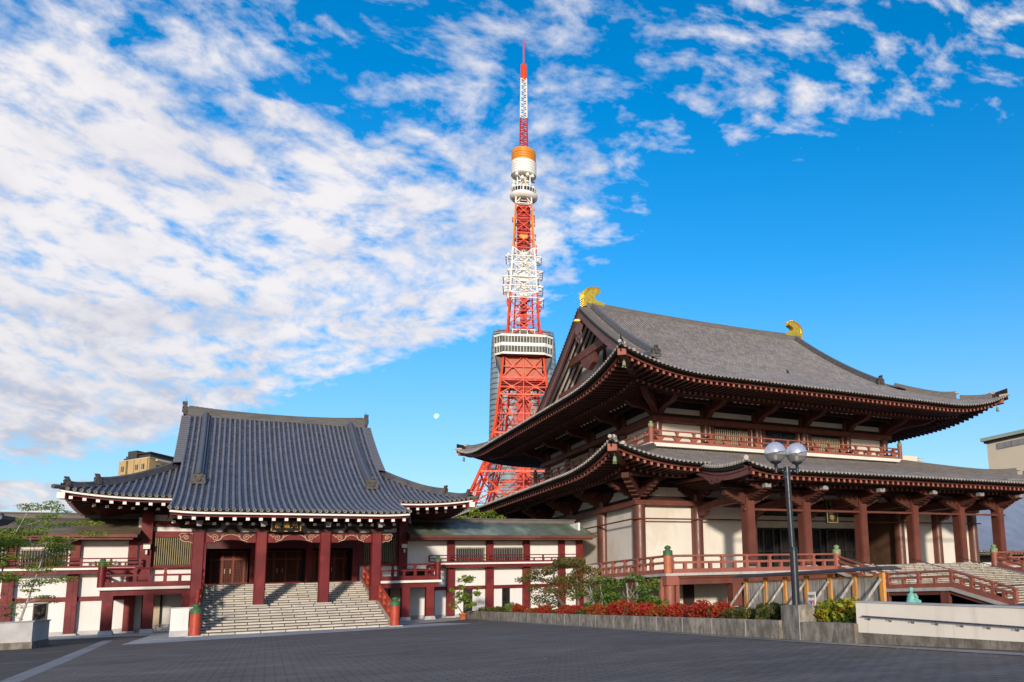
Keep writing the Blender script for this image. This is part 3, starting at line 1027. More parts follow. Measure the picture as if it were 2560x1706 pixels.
for x in (-0.92, 9.34):
    mb = MB()
    for a_, b_ in (((x, 53.5, 0.22), (x, 58.6, 1.58)), ((x, 58.6, 1.58), (x, 60.4, 1.66)), ((x, 60.4, 1.66), (x, 66.0, 3.12))):
        kouran(mb, a_, b_, 0.2, 0.55, 0.98, 1.9, 0.2, 0.085, (False, True), half=False)
    sr = mb.build('stair_railing', M['red_bright'], lh)
    mb = MB()
    mb.tube([(x, 53.2, 0.0), (x, 53.2, 1.22)], 0.27, 16, 0)
    giboshi(mb, (x, 53.2, 1.22), 0.27, 0.55, 1)
    mb.box(x - 0.4, x + 0.4, 52.75, 53.65, 0.0, 0.06, 2)
    mb.build('newel_post', [M['red_bright'], M['bronze'], M['granite']], sr)
# porch columns
CX = (-1.12, 2.3, 6.02, 9.2)
for x in CX:
    mb = MB()
    w, c_ = 0.315, 0.05
    oct_ = [(x - w + c_, 59.6), (x + w - c_, 59.6), (x + w, 59.6 + c_), (x + w, 60.4 - c_), (x + w - c_, 60.4), (x - w + c_, 60.4), (x - w, 60.4 - c_), (x - w, 59.6 + c_)]
    mb.prism(oct_, 'z', 1.60, 6.18, 0)
    mb.box(x - 0.47, x + 0.47, 59.35, 60.65, 1.36, 1.60, 1)
    mb.build('porch_column', [M['red'], M['granite']], lh)
mb = MB()
sc_ = MB()


def spiral(cx, cz, r0, turns, a0, sg, y, rad=0.03, tail=None):
    pts = []
    for i in range(22):
        f = i / 21
        a = a0 + sg * 2 * pi * turns * f
        r = r0 * (1 - 0.86 * f)
        pts.append((cx + r * cos(a), y, cz + r * sin(a)))
    sc_.tube(pts, rad, 5, 0)
    return pts[0]


for x0, x1 in zip(CX[:-1], CX[1:]):
    a_, b_ = x0 + 0.33, x1 - 0.33
    w = b_ - a_
    pr = [(a_, 6.10), (a_, 5.52), (a_ + w * 0.18, 5.52), (a_ + w * 0.26, 5.62), (a_ + w * 0.36, 5.68), (a_ + w * 0.5, 5.70), (a_ + w * 0.64, 5.68), (a_ + w * 0.74, 5.62),
          (b_ - w * 0.18, 5.52), (b_, 5.52), (b_, 6.10)]
    mb.prism(pr, 'y', 59.78, 60.22, 0)
    for sg, cx in ((1, a_ + 0.52), (-1, b_ - 0.52)):
        s0 = spiral(cx, 5.84, 0.21, 1.7, pi if sg > 0 else 0, -sg, 59.755, 0.024)
        sc_.tube([(cx - sg * 0.21, 59.755, 5.84), (cx - sg * 0.32, 59.755, 5.98), (cx - sg * 0.42, 59.755, 6.02)], 0.025, 5, 0)
        sc_.tube([(cx + sg * 0.05, 59.755, 5.62), (cx + sg * 0.28, 59.755, 5.70), (cx + sg * 0.42, 59.755, 5.90), (cx + sg * 0.62, 59.755, 6.00), (cx + sg * 0.85, 59.755, 6.03)], [0.035, 0.04, 0.035, 0.03, 0.015], 5, 0)
        sc_.tube([(cx + sg * 0.36, 59.755, 5.82), (cx + sg * 0.36, 59.755, 5.96), (cx + sg * 0.46, 59.755, 6.04)], 0.022, 5, 0)
        sc_.tube([(cx, 59.755, 5.62), (cx - sg * 0.03, 59.755, 5.56)], 0.04, 5, 0)
for x, sg in ((CX[0] - 0.31, -1), (CX[-1] + 0.31, 1)):
    pr = [(x, 6.08), (x + sg * 0.62, 6.10), (x + sg * 0.72, 5.98), (x + sg * 0.62, 5.86), (x + sg * 0.66, 5.74), (x + sg * 0.45, 5.58), (x + sg * 0.25, 5.60), (x, 5.50)]
    mb.prism(pr if sg < 0 else pr[::-1], 'y', 59.82, 60.18, 0)
    o_ = [(px_, 59.80, pz_) for px_, pz_ in pr]
    sc_.tube(o_, 0.025, 5, 0)
    spiral(x + sg * 0.36, 5.84, 0.17, 1.5, 0 if sg > 0 else pi, sg, 59.80, 0.028)
mb.build('lintel', M['red'], lh)
sc_.build('scroll_carving', M['scroll'], lh)
# brackets over the columns
M['white_in_shade'] = mat('shaded_white', (0.30, 0.29, 0.29), 0.8, 0.1)  # white dimmed in its colour to imitate shade below the eaves
for x in CX:
    mb = MB()
    mb.prism([(x - 0.36, 6.18), (x + 0.36, 6.18), (x + 0.46, 6.42), (x - 0.46, 6.42)], 'y', 59.55, 60.45, 0)
    mb.prism([(x - 1.15, 6.62), (x - 1.15, 6.52), (x - 0.95, 6.42), (x + 0.95, 6.42), (x + 1.15, 6.52), (x + 1.15, 6.62)], 'y', 59.85, 60.15, 0)
    mb.prism([(58.4, 6.62), (58.4, 6.54), (58.8, 6.42), (60.8, 6.42), (60.8, 6.62)], 'x', x - 0.13, x + 0.13, 0)
    for dx_ in (-0.95, 0, 0.95):
        mb.prism([(x + dx_ - 0.14, 6.62), (x + dx_ + 0.14, 6.62), (x + dx_ + 0.2, 6.80), (x + dx_ - 0.2, 6.80)], 'y', 59.8, 60.2, 0)
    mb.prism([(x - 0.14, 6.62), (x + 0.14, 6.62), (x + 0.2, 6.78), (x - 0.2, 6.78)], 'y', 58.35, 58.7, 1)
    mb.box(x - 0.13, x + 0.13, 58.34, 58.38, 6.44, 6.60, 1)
    mb.build('bracket', [M['brown_dark'], M['white_in_shade']], lh)
mb = MB()
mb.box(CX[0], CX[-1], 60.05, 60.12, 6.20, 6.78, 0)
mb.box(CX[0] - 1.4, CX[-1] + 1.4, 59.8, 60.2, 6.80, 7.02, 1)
mb.build('frieze', [M['white_in_shade'], M['brown_dark']], lh)
for x0, x1 in zip(CX[:-1], CX[1:]):
    mb = MB()
    cx = (x0 + x1) / 2
    mb.prism([(cx - 0.75, 6.12), (cx - 0.55, 6.16), (cx - 0.28, 6.5), (cx - 0.28, 6.62), (cx + 0.28, 6.62), (cx + 0.28, 6.5), (cx + 0.55, 6.16), (cx + 0.75, 6.12)], 'y', 59.86, 60.03, 0)
    mb.build('frog_leg_strut', M['brown_dark'], lh)
# shutters, lower openings
for x0, x1 in ((-4.36, -3.38), (11.87, 12.99)):
    mb = MB()
    for k in range(10):
        mb.box(x0, x1, 69.98 + 0.0, 70.04, 0.33 + k * 0.215, 0.33 + k * 0.215 + 0.205, 0)
    mb.box(x1, x1 + 0.1, 69.9, 70.04, 0.3, 2.5, 1)
    mb.box(x0 - 0.08, x0, 69.9, 70.04, 0.3, 2.5, 1)
    mb.build('shutter', [M['shutter'], M['black']], lh)
# wall lamps
for x in (-4.35, 12.78):
    mb = MB()
    mb.box(x - 0.2, x + 0.2, 69.2, 69.5, 5.72, 6.02, 0)
    mb.box(x - 0.24, x + 0.24, 69.16, 69.54, 6.02, 6.08, 1)
    mb.box(x - 0.05, x + 0.05, 69.3, 69.55, 5.6, 5.72, 1)
    mb.tube([(x, 69.3, 5.62), (x, 69.3, 5.35)], 0.07, 8, 0)
    mb.build('wall_lamp', [M['whiteband'], M['darkmetal']], lh)

# name board over the porch
nb = thing('name_board', 'black name board with gold characters hanging under the porch eave of the smaller hall', 'sign', (3.62, 59.0, 6.2))
mb = MB()
mb.add([(2.72, 59.0, 6.16), (4.5, 59.0, 6.16), (4.5, 58.72, 6.86), (2.72, 58.72, 6.86), (2.72, 59.1, 6.16), (4.5, 59.1, 6.16), (4.5, 58.82, 6.86), (2.72, 58.82, 6.86)],
       [(0, 1, 2, 3), (7, 6, 5, 4), (4, 5, 1, 0), (5, 6, 2, 1), (6, 7, 3, 2), (7, 4, 0, 3)], 0)
mb.build('board', M['dark_door'], nb)
mb = MB()
for x in (2.78, 4.44):
    for k in range(7):
        z_ = 6.22 + k * 0.09
        mb.box(x - 0.03, x + 0.03, 58.965 - (z_ - 6.16) * 0.4, 58.99 - (z_ - 6.16) * 0.4, z_, z_ + 0.055, 0)
for x in (2.95, 3.6, 4.2):
    mb.box(x - 0.1, x + 0.1, 58.95, 58.98, 6.18, 6.215, 0)
mb.build('border', M['goldpaint'], nb)


def lettering(name, body, size, loc, rotm, m, parent, extr=0.008, spacing=1.0):
    cu = bpy.data.curves.new(name, 'FONT')
    cu.body = body
    cu.size = size
    cu.extrude = extr
    cu.offset = 0.006 * size / 0.5
    cu.align_x = 'CENTER'
    cu.align_y = 'CENTER'
    cu.space_character = spacing
    t = bpy.data.objects.new(name, cu)
    COL.objects.link(t)
    bpy.context.view_layer.update()
    me = bpy.data.meshes.new_from_object(t.evaluated_get(bpy.context.evaluated_depsgraph_get()))
    bpy.data.objects.remove(t)
    o = bpy.data.objects.new(name, me)
    COL.objects.link(o)
    me.materials.clear()
    me.materials.append(m)
    me.transform(rotm.to_4x4())
    me.transform(Matrix.Translation(Vector(loc) - ROOT[parent.name]))
    o.parent = parent
    return o


tilt = Matrix.Rotation(radians(90) + math.atan(0.4), 3, 'X')
lettering('lettering', '殿攝光', 0.40, (3.62, 58.80, 6.53), tilt, M['goldpaint'], nb, spacing=1.28)
# ================================================================== MAIN HALL
rh = thing('main_hall', 'large two tiered temple hall with sweeping grey tile roofs, golden ridge ends and oxblood timber', 'temple', (50.35, 69, 0))
M['step_big'] = mat('temple_steps_stone', (0.52, 0.46, 0.37), 0.8, 0.12, 0.9, 0.25, 26, extra=brick_extra(1.1, 0.157, 0.04, stainy=0.6))
M['soffit_white'] = mat('white_soffit', (0.78, 0.74, 0.68), 0.8, 0.05)
M['recess'] = mat('brown_recess_wall', (0.12, 0.065, 0.04), 0.6, 0.2, 0.6)
TM = [M['roll_grey'], M['pan_grey'], M['rim_grey'], M['face_grey'], M['roll_grey'], M['black']]
UH = Hip(27.0, 73.7, 58.2, 111.4, 19.75, 0.342, 0.0078, 1.75, 9.5, 9.2)
UZ = lambda t: UH.z0 + UH.a * t + UH.b * t * t
VL, VR = 34.95, 65.75
PT = 0.38
mb = MB()
for sd in ('front', 'back'):
    P = UH.P(sd)
    tiled(mb, P, frange(VL, VR, PT), lambda s_: 26.55, (1, 0, 0), PT, 0.088, 16 if sd == 'front' else 8)
    for a_, b_ in ((27.05, VL), (VR, 73.65)):
        tiled(mb, P, frange(a_, b_, PT), lambda s_: min(1.28 * UH.dx(s_), 9.6), (1, 0, 0), PT, 0.088, 8)
for sd in ('left', 'right'):
    tiled(mb, UH.P(sd), frange(58.3, 111.3, PT * 1.22), lambda s_: min(1.28 * UH.dy(s_), 13.0), (0, 1, 0), PT * 1.22, 0.10, 8)
for x0, sg in ((VL, -1), (VR, 1)):
    for fy in (1, -1):
        Y = lambda t: 58.2 + t if fy > 0 else 111.4 - t
        ts = frange(8.3, 26.3, 0.40)
        lz = lambda t: UZ(t) + 0.45 * max(0, 1 - (t - 8.3) / 5) ** 2
        for t in ts:
            mb.tube([(x0, Y(t), lz(t) + 0.05), (x0 + sg * 0.85, Y(t), lz(t) - 0.05)], 0.12, 6, 4)
        A = [Vector((x0, Y(t), lz(t) - 0.03)) for t in ts]
        B = [p + Vector((sg * 0.85, 0, -0.12)) for p in A]
        C = [p + Vector((0, 0, -0.3)) for p in B]
        mb.strip(A, B, 1)
        mb.strip(B, C, 5)
uroof = mb.build('upper_roof', TM, rh)
# main ridge
mb = MB()
n = 16
pts = [(35.0 + 30.7 * i / n, 84.8, UZ(26.6) - 0.45) for i in range(n + 1)]
cv = [abs(2 * i / n - 1) ** 2.2 for i in range(n + 1)]
mb.ribbon(pts, 1.15, [0.52 + 0.30 * c for c in cv], 0)
mb.ribbon([(a, b, c + 0.52 + 0.30 * k) for (a, b, c), k in zip(pts, cv)], 0.8, 0.2, 0)
mb.tube([(a, b, c + 0.74 + 0.30 * k) for (a, b, c), k in zip(pts, cv)], 0.22, 8, 0)
mb.build('ridge', M['ridge_grey'], uroof)
# golden ridge ends: fish-tail with ribbed back
prof = [(0.02, -0.15), (-0.04, 0.8), (0.0, 1.25), (0.17, 1.62), (0.50, 1.95), (0.95, 2.16), (1.5, 2.28), (1.95, 2.16), (2.12, 1.98), (2.12, 1.72), (1.85, 1.55), (1.55, 1.42), (1.38, 1.15),
        (1.40, 0.9), (1.65, 0.72), (2.3, 0.60), (2.66, 0.52), (2.66, 0.1), (1.4, 0.0)]
for x, sg in ((34.62, 1), (66.1, -1)):
    mb = MB()
    z0 = UZ(26.6) + 0.15
    poly = [(x + sg * a, z0 + b) for a, b in prof]
    mb.prism(poly if sg > 0 else poly[::-1], 'y', 84.8 - 0.42, 84.8 + 0.42, 0)
    back = [Vector((x + sg * a, 84.8, z0 + b)) for a, b in prof[:8]]
    for i in range(len(back) - 1):
        for k in range(4):
            p = back[i].lerp(back[i + 1], k / 4)
            d = (back[i + 1] - back[i]).normalized()
            nn = Vector((-d.z, 0, d.x)) * (1 if sg > 0 else -1)
            for oy in (-0.40, 0.0, 0.40):
                mb.tube([p + Vector((0, oy, 0)), p + Vector((0, oy, 0)) + nn * 0.14 + d * 0.05], [0.075, 0.03], 5, 0)
    for oy in (-0.44, 0.44):
        mb.tube([(x + sg * (a + 0.22), 84.8 + oy, z0 + b - 0.04) for a, b in prof[1:8]], 0.05, 5, 0)
    mb.build('golden_ridge_end', M['gold'], uroof)
for x in (35.75, 65.0):
    for fy in (1, -1):
        mb = MB()
        Y = lambda t: 58.2 + t if fy > 0 else 111.4 - t
        pts = [(x, Y(t), UZ(t)) for t in [10.8 + (26.2 - 10.8) * i / 14 for i in range(15)]]
        mb.ribbon(pts, 0.7, 0.52, 0, (1, 0, 0))
        mb.tube([(a, b, c + 0.60) for a, b, c in pts], 0.20, 7, 1)
        dr = mb.build('descending_ridge', [M['ridge_grey'], M['roll_blue']], uroof)
        if fy > 0:
            mb = MB()
            onigawara(mb, (x, Y(10.6), UZ(10.6) - 0.1), 0.95, 1.1, 0.35, (0, -1), 0)
            mb.build('ogre_tile', M['oni'], uroof)
# hip ridges
def hips(HP, root, ta, tb, tc, td, w, h1, h2, z_up):
    for sx, cx in ((1, HP.x0), (-1, HP.x1)):
        for sy, cy in ((1, HP.y0), (-1, HP.y1)):
            hp = lambda t: (cx + sx * t / 1.28, cy + sy * t, HP.z(t, t / 1.28) + 0.02)
            m1 = MB()
            ridge_sweep(m1, [hp(ta + (tb - ta) * i / 12) for i in range(13)], w, h1, 0, 1, lift_end=z_up)
            q = hp(tb)
            m1.tube([Vector(q) + Vector((sx * 0.1, sy * 0.1, h1 + z_up)), Vector(q) + Vector((-sx * 0.2, -sy * 0.25, h1 + z_up))], 0.17, 8, 2)
            ridge_sweep(m1, [hp(tc + (td - tc) * i / 6) for i in range(7)], w * 0.85, h2, 0, 1, lift_end=z_up * 0.8)
            q = hp(td)
            m1.tube([Vector(q) + Vector((sx * 0.1, sy * 0.1, h2 + z_up)), Vector(q) + Vector((-sx * 0.2, -sy * 0.25, h2 + z_up))], 0.16, 8, 2)
            q = hp(0.0)
            m1.tube([Vector(q) + Vector((sx * 0.6, sy * 0.7, 0.02)), Vector(q) + Vector((-sx * 0.12, -sy * 0.15, 0.12))], 0.15, 8, 2)
            m1.build('hip_ridge', [M['ridge_grey'], M['roll_grey'], M['rim_grey']], root)


hips(UH, uroof, 9.6, 4.3, 4.0, 1.3, 0.5, 0.50, 0.34, 0.22)
# gable ends
for sgx, xv in ((1, 34.1), (-1, 66.6)):
    gx = lambda d: xv + sgx * d
    for fy in (1, -1):
        mb = MB()
        Y = lambda t: 58.2 + t if fy > 0 else 111.4 - t
        ts = [8.6 + 18.0 * i / 14 for i in range(15)]
        hgt = lambda t: 1.05 + 0.35 * (1 - (t - 8.6) / 18)
        for dd, zo, th, hh_ in ((0.12, 0.34, 0.28, 1.0), (0.06, 0.34, 0.08, 0.30)):
            A = [Vector((gx(dd), Y(t), UZ(t) - zo)) for t in ts]
            B = [Vector((gx(dd), Y(t), UZ(t) - zo - hh_ * hgt(t))) for t in ts]
            C = [p + Vector((sgx * th, 0, 0)) for p in B]
            D = [p + Vector((sgx * th, 0, 0)) for p in A]
            for a_, b_ in ((A, B), (B, C), (C, D)):
                mb.strip(a_, b_, 0)
        mb.build('bargeboard', M['hafu'], uroof)
        mb = MB()
        ts = [9.5 + 17.0 * i / 12 for i in range(13)]
        for (da, db) in ((0.4, 3.3),):
            A = [Vector((gx(da), Y(t), UZ(t) - 0.62)) for t in ts]
            B = [Vector((gx(db), Y(t), UZ(t) - 0.62)) for t in ts]
            mb.strip(A, B, 0)
        for k in range(5):
            d = 0.75 + k * 0.58
            for a_, b_ in zip(ts[:-1], ts[1:]):
                mb.beam((gx(d), Y(a_), UZ(a_) - 0.72), (gx(d), Y(b_), UZ(b_) - 0.70), 0.2, 0.10, 1)
        mb.build('verge_soffit', [M['soffit_white'], M['brown_dark']], uroof)
    mb = MB()
    xg = gx(3.3)
    poly = [(69.5, 22.5), (100.1, 22.5)] + [(111.4 - t, UZ(t) - 0.6) for t in (11.4, 16, 21, 26.5)] + [(58.2 + t, UZ(t) - 0.6) for t in (26.5, 21, 16, 11.4)]
    mb.prism(poly, 'x', xg, xg + sgx * 0.2, 0)
    mb.build('gable_wall', M['soffit_white'], uroof)
    mb = MB()
    x0, x1 = sorted((gx(1.0), gx(1.8)))
    mb.box(x0, x1, 79.3, 90.3, 28.6, 29.5, 0)
    mb.prism([(82.6, 28.6), (83.4, 27.5), (84.2, 27.2), (84.8, 26.9), (85.4, 27.2), (86.2, 27.5), (87.0, 28.6)], 'x', x0 + 0.1, x1 - 0.1, 0)
    mb.box(x0 - 0.1, x1 + 0.1, 75.8, 93.8, 25.2, 25.9, 0)
    mb.box(gx(3.2) - 0.1, gx(3.2) + 0.1, 84.5, 85.1, 22.6, 32.0, 0)
    mb.build('gable_beam', M['brown'], uroof)
    mb = MB()
    c = (84.8, 31.2)
    pr = [(-0.35, 1.35), (0.35, 1.35), (0.55, 0.9), (0.95, 0.75), (1.05, 0.3), (0.75, -0.1), (0.85, -0.5), (0.5, -0.9), (0.15, -1.05), (0, -1.35), (-0.15, -1.05), (-0.5, -0.9), (-0.85, -0.5),
          (-0.75, -0.1), (-1.05, 0.3), (-0.95, 0.75), (-0.55, 0.9)]
    x0, x1 = sorted((gx(-0.02), gx(0.11)))
    mb.prism([(c[0] + a, c[1] + b) for a, b in pr], 'x', x0, x1, 0)
    for a, b in ((0, -0.75), (-0.42, -0.30), (0.42, -0.30)):
        mb.tube([(gx(-0.06), c[0] + a, c[1] + b), (gx(0.0), c[0] + a, c[1] + b)], 0.15, 8, 1)
    mb.tube([(gx(-0.5), c[0], c[1] + 1.35), (gx(0.1), c[0], c[1] + 1.35)], [0.16, 0.36], 8, 2)
    mb.build('gable_pendant', [M['hafu'], M['black'], M['gold']], uroof)

# ---- eaves of the upper roof
def big_boards(d2):
    return [('fascia', 0, 0.55, -0.08, -0.33, 0.15), ('fascia', 1, d2 - 0.1, -0.30, -0.52, 0.15)]


def big_rows(d2, d3, sl2):
    return [('rafters', 0, 1, 0.63, d2 + 0.3, -0.46, 0.05, 0.21, 0.25, 0.58, 0.5), ('base', 0, 1, d2, d3, -0.62, sl2, 0.22, 0.24, 0.58, 0.0)]


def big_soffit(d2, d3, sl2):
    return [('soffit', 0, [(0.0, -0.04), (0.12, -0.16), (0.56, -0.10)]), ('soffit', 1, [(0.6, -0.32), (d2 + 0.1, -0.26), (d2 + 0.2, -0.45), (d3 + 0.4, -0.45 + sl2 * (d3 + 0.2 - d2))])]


def all_eaves(HP, root, front_parts, d2, d3, sl2, tag_):
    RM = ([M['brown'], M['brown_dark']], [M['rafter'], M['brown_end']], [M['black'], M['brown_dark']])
    P = HP.P('front')
    for a_, b_ in front_parts:
        E = new_eave()
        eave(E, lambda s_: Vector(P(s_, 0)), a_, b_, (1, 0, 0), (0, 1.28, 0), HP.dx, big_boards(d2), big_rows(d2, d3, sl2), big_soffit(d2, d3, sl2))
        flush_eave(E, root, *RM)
    for sd, sg in (('left', 1), ('right', -1)):
        Q = HP.P(sd)
        E = new_eave()
        eave(E, lambda s_: Vector(Q(s_, 0)), HP.y0, HP.y1, (0, 1, 0), (sg, 0, 0), HP.dy, big_boards(d2),
             [r_[:9] + (0.70,) + r_[10:] for r_ in big_rows(d2, d3, sl2)], big_soffit(d2, d3, sl2))
        flush_eave(E, root, *RM)
    Q = HP.P('back')
    E = new_eave()
    eave(E, lambda s_: Vector(Q(s_, 0)), HP.x0, HP.x1, (1, 0, 0), (0, -1.28, 0), HP.dx, big_boards(d2)[:1], [], big_soffit(d2, d3, sl2))
    flush_eave(E, root, *RM)
    for sx, cx in ((1, HP.x0), (-1, HP.x1)):
        for sy, cy in ((1, HP.y0), (-1, HP.y1)):
            mb = MB()
            z0 = HP.z(0, 0)
            pts = [(0.35, -0.52), (1.2, -0.75), (2.4, -1.02), (3.6, -1.22), (5.2, -1.35), (7.5, -1.2)]
            for (a, za), (b, zb) in zip(pts[:-1], pts[1:]):
                mb.beam((cx + sx * a, cy + sy * a * 1.28, z0 + za), (cx + sx * b, cy + sy * b * 1.28, z0 + zb), 0.62, 0.62, 0)
            d = Vector((sx, sy * 1.28, 0)).normalized()
            p = Vector((cx + sx * 0.33, cy + sy * 0.33 * 1.28, z0 - 0.48))
            mb.beam(p - d * 0.06, p + d * 0.3, 0.7, 0.72, 1)
            mb.build('hip_rafter', [M['brown'], M['brown_end']], root)


all_eaves(UH, rh, [(27.0, 73.7)], 3.2, 8.3, 0.24, 'u')

# ---- upper storey
UCX = (35.75, 41.1, 47.3, 53.4, 59.5, 64.95)
UCY = (69.0, 76.6, 84.8, 92.4, 99.6)


def column(mb, x, y, z0, z1, r, m=0, sq=1.15):
    n = 18
    vs = [(x + r * cos(2 * pi * k / n), y + r * sq * sin(2 * pi * k / n), z) for z in (z0, z1) for k in range(n)]
    mb.add(vs, [(k, (k + 1) % n, n + (k + 1) % n, n + k) for k in range(n)], m, True)


cols = [(x, 69.0) for x in UCX] + [(35.75, y) for y in UCY[1:]] + [(64.95, y) for y in UCY[1:]]
for x, y in cols:
    mb = MB()
    column(mb, x, y, 15.2, 19.6, 0.46)
    mb.build('upper_column', M['brown_col'], rh)
mb = MB()
mb.box(35.75, 64.95, 69.1, 69.3, 15.0, 20.2, 0)
mb.box(35.85, 36.05, 69.3, 99.6, 15.0, 20.2, 0)
mb.box(64.65, 64.85, 69.3, 99.6, 15.0, 20.2, 0)
mb.box(35.75, 64.95, 99.5, 99.7, 15.0, 20.2, 0)
for z0, z1 in ((17.72, 18.72), (19.28, 20.25)):
    mb.box(35.75, 64.95, 69.0, 69.1, z0, z1, 1)
    mb.box(35.74, 35.84, 69.3, 99.5, z0, z1, 1)
mb.build('upper_wall', [M['cream'], M['brown_dark']], rh)
mb = MB()
mb.box(35.0, 65.7, 68.3, 69.0, 17.74, 18.24, 0)
mb.box(35.0, 35.75, 69.0, 100.4, 17.74, 18.24, 0)
mb.box(64.95, 65.7, 69.0, 100.4, 17.74, 18.24, 0)
mb.build('upper_head_beam', M['brown'], rh)
for kind, x0, x1 in (('l', UCX[1], UCX[2]), ('d', UCX[2], UCX[3]), ('l', UCX[3], UCX[4])):
    mb = MB()
    a_, b_ = x0 + 0.46, x1 - 0.46
    for xx in (a_ + 0.25, b_ - 0.6):
        mb.box(xx, xx + 0.35, 68.85, 69.05, 15.4, 17.74, 0)
    for xx in (a_ + 0.02, b_ - 0.22):
        mb.box(xx, xx + 0.2, 68.98, 69.06, 15.4, 17.74, 3)
    mb.box(a_ + 0.6, b_ - 0.6, 68.98, 69.06, 15.4, 17.74, 1)
    if kind == 'l':
        for k in range(17):
            x = a_ + 0.75 + (b_ - a_ - 1.5) * k / 16
            mb.box(x - 0.055, x + 0.055, 68.86, 68.96, 15.45, 17.5, 2)
    else:
        for k in range(3):
            x = a_ + 0.6 + (b_ - a_ - 1.2) * k / 2
            mb.box(x - 0.07, x + 0.07, 68.9, 68.97, 15.45, 17.5, 4)
        mb.box(a_ + 0.6, b_ - 0.6, 68.9, 68.97, 16.2, 16.3, 4)
    mb.build('lattice_window' if kind == 'l' else 'dark_door', [M['brown'], M['glass_dark'], M['lattice_gold'], M['cream'], M['dark_door']], rh)
for y0, y1 in ((UCY[1], UCY[2]), (UCY[2], UCY[3])):
    mb = MB()
    a_, b_ = y0 + 1.0, y1 - 1.0
    mb.box(35.70, 35.80, a_, b_, 15.4, 17.74, 1)
    for k in range(15):
        y = a_ + 0.2 + (b_ - a_ - 0.4) * k / 14
        mb.box(35.55, 35.66, y - 0.075, y + 0.075, 15.45, 17.5, 0)
    mb.build('lattice_window', [M['lattice_gold'], M['glass_dark']], rh)


def bracket_arm(mb, x, y, dxx, dyy, prof, th, m=0):
    """profile (out, z) extruded sideways; (dxx, dyy) metres in world per unit out"""
    o = Vector((dxx, dyy, 0))
    e = Vector((-dyy, dxx, 0)).normalized() * (th / 2)
    base = Vector((x, y, 0))
    A = [base + o * a + Vector((0, 0, b)) - e for a, b in prof]
    B = [p + e * 2 for p in A]
    n = len(A)
    mb.add(A + B, [tuple(range(n)), tuple(range(2 * n - 1, n - 1, -1))] + [(i, (i + 1) % n, n + (i + 1) % n, n + i) for i in range(n)], m)


UP = [(0, 18.24), (0.35, 18.28), (0.75, 18.55), (1.15, 18.86), (1.55, 18.98), (2.2, 19.06), (2.6, 19.12), (3.0, 19.36), (3.35, 19.62), (3.45, 19.74), (3.45, 20.1), (0, 20.1)]
arms = [(x, 69.0, 0, -1.28, 1.0) for x in UCX] + [(35.75, y, -1, 0, 1.0) for y in UCY] + [(64.95, y, 1, 0, 1.0) for y in UCY]
arms += [(35.75, 69.0, -1.0, -1.28, 1.12), (64.95, 69.0, 1.0, -1.28, 1.12)]
for x, y, ax_, ay_, k in arms:
    mb = MB()
    bracket_arm(mb, x, y, ax_, ay_, [(a * k, b) for a, b in UP], 0.62)
    if ay_ == 0 or ax_ == 0:
        sx, sy = (1, 0) if ax_ == 0 else (0, 1.28)
        for a in (1.3, 2.4, 3.3):
            cx, cy, z = x + ax_ * a, y + ay_ * a, 19.0 + 0.28 * a
            for sg in (1, -1):
                bracket_arm(mb, cx, cy, sx * sg, sy * sg, [(0, z), (0.5, z), (0.8, z + 0.18), (1.0, z + 0.2), (1.0, z + 0.45), (0, z + 0.45)], 0.3)
    mb.build('bracket', M['bracket'], rh)
mb = MB()
for d, z in ((3.3, 19.85), (1.5, 19.55)):
    mb.box(35.75 - d, 64.95 + d, 69 - d * 1.28 - 0.22, 69 - d * 1.28 + 0.22, z, z + 0.42, 0)
    for x in (35.75 - d, 64.95 + d):
        mb.box(x - 0.2, x + 0.2, 69 - d * 1.28 + 0.22, 100 + d, z, z + 0.42, 0)
mb.build('eave_purlin', M['brown_dark'], rh)
mb = MB()
for x0, x1 in zip(UCX[:-1], UCX[1:]):
    for k in range(5):
        x = x0 + (x1 - x0) * (0.28 + 0.11 * k)
        mb.add([(x, 65.55, 20.02), (x + 0.32, 65.55, 20.02), (x + 0.42, 66.3, 19.72), (x + 0.10, 66.3, 19.72)], [(0, 1, 2, 3)])
for y0, y1 in zip(UCY[:-1], UCY[1:]):
    for k in range(5):
        y = y0 + (y1 - y0) * (0.28 + 0.11 * k)
        mb.add([(33.0, y, 20.02), (33.0, y + 0.32, 20.02), (33.6, y + 0.42, 19.72), (33.6, y + 0.10, 19.72)], [(0, 1, 2, 3)])
mb.build('eave_screen', M['soffit_white'], rh)
# balcony
mb = MB()
mb.box(34.2, 66.5, 67.5, 68.9, 15.10, 15.44, 0)
mb.box(34.2, 35.7, 68.9, 101, 15.10, 15.44, 0)
mb.box(65.0, 66.5, 68.9, 101, 15.10, 15.44, 0)
bal = mb.build('balcony', M['whiteband'], rh)


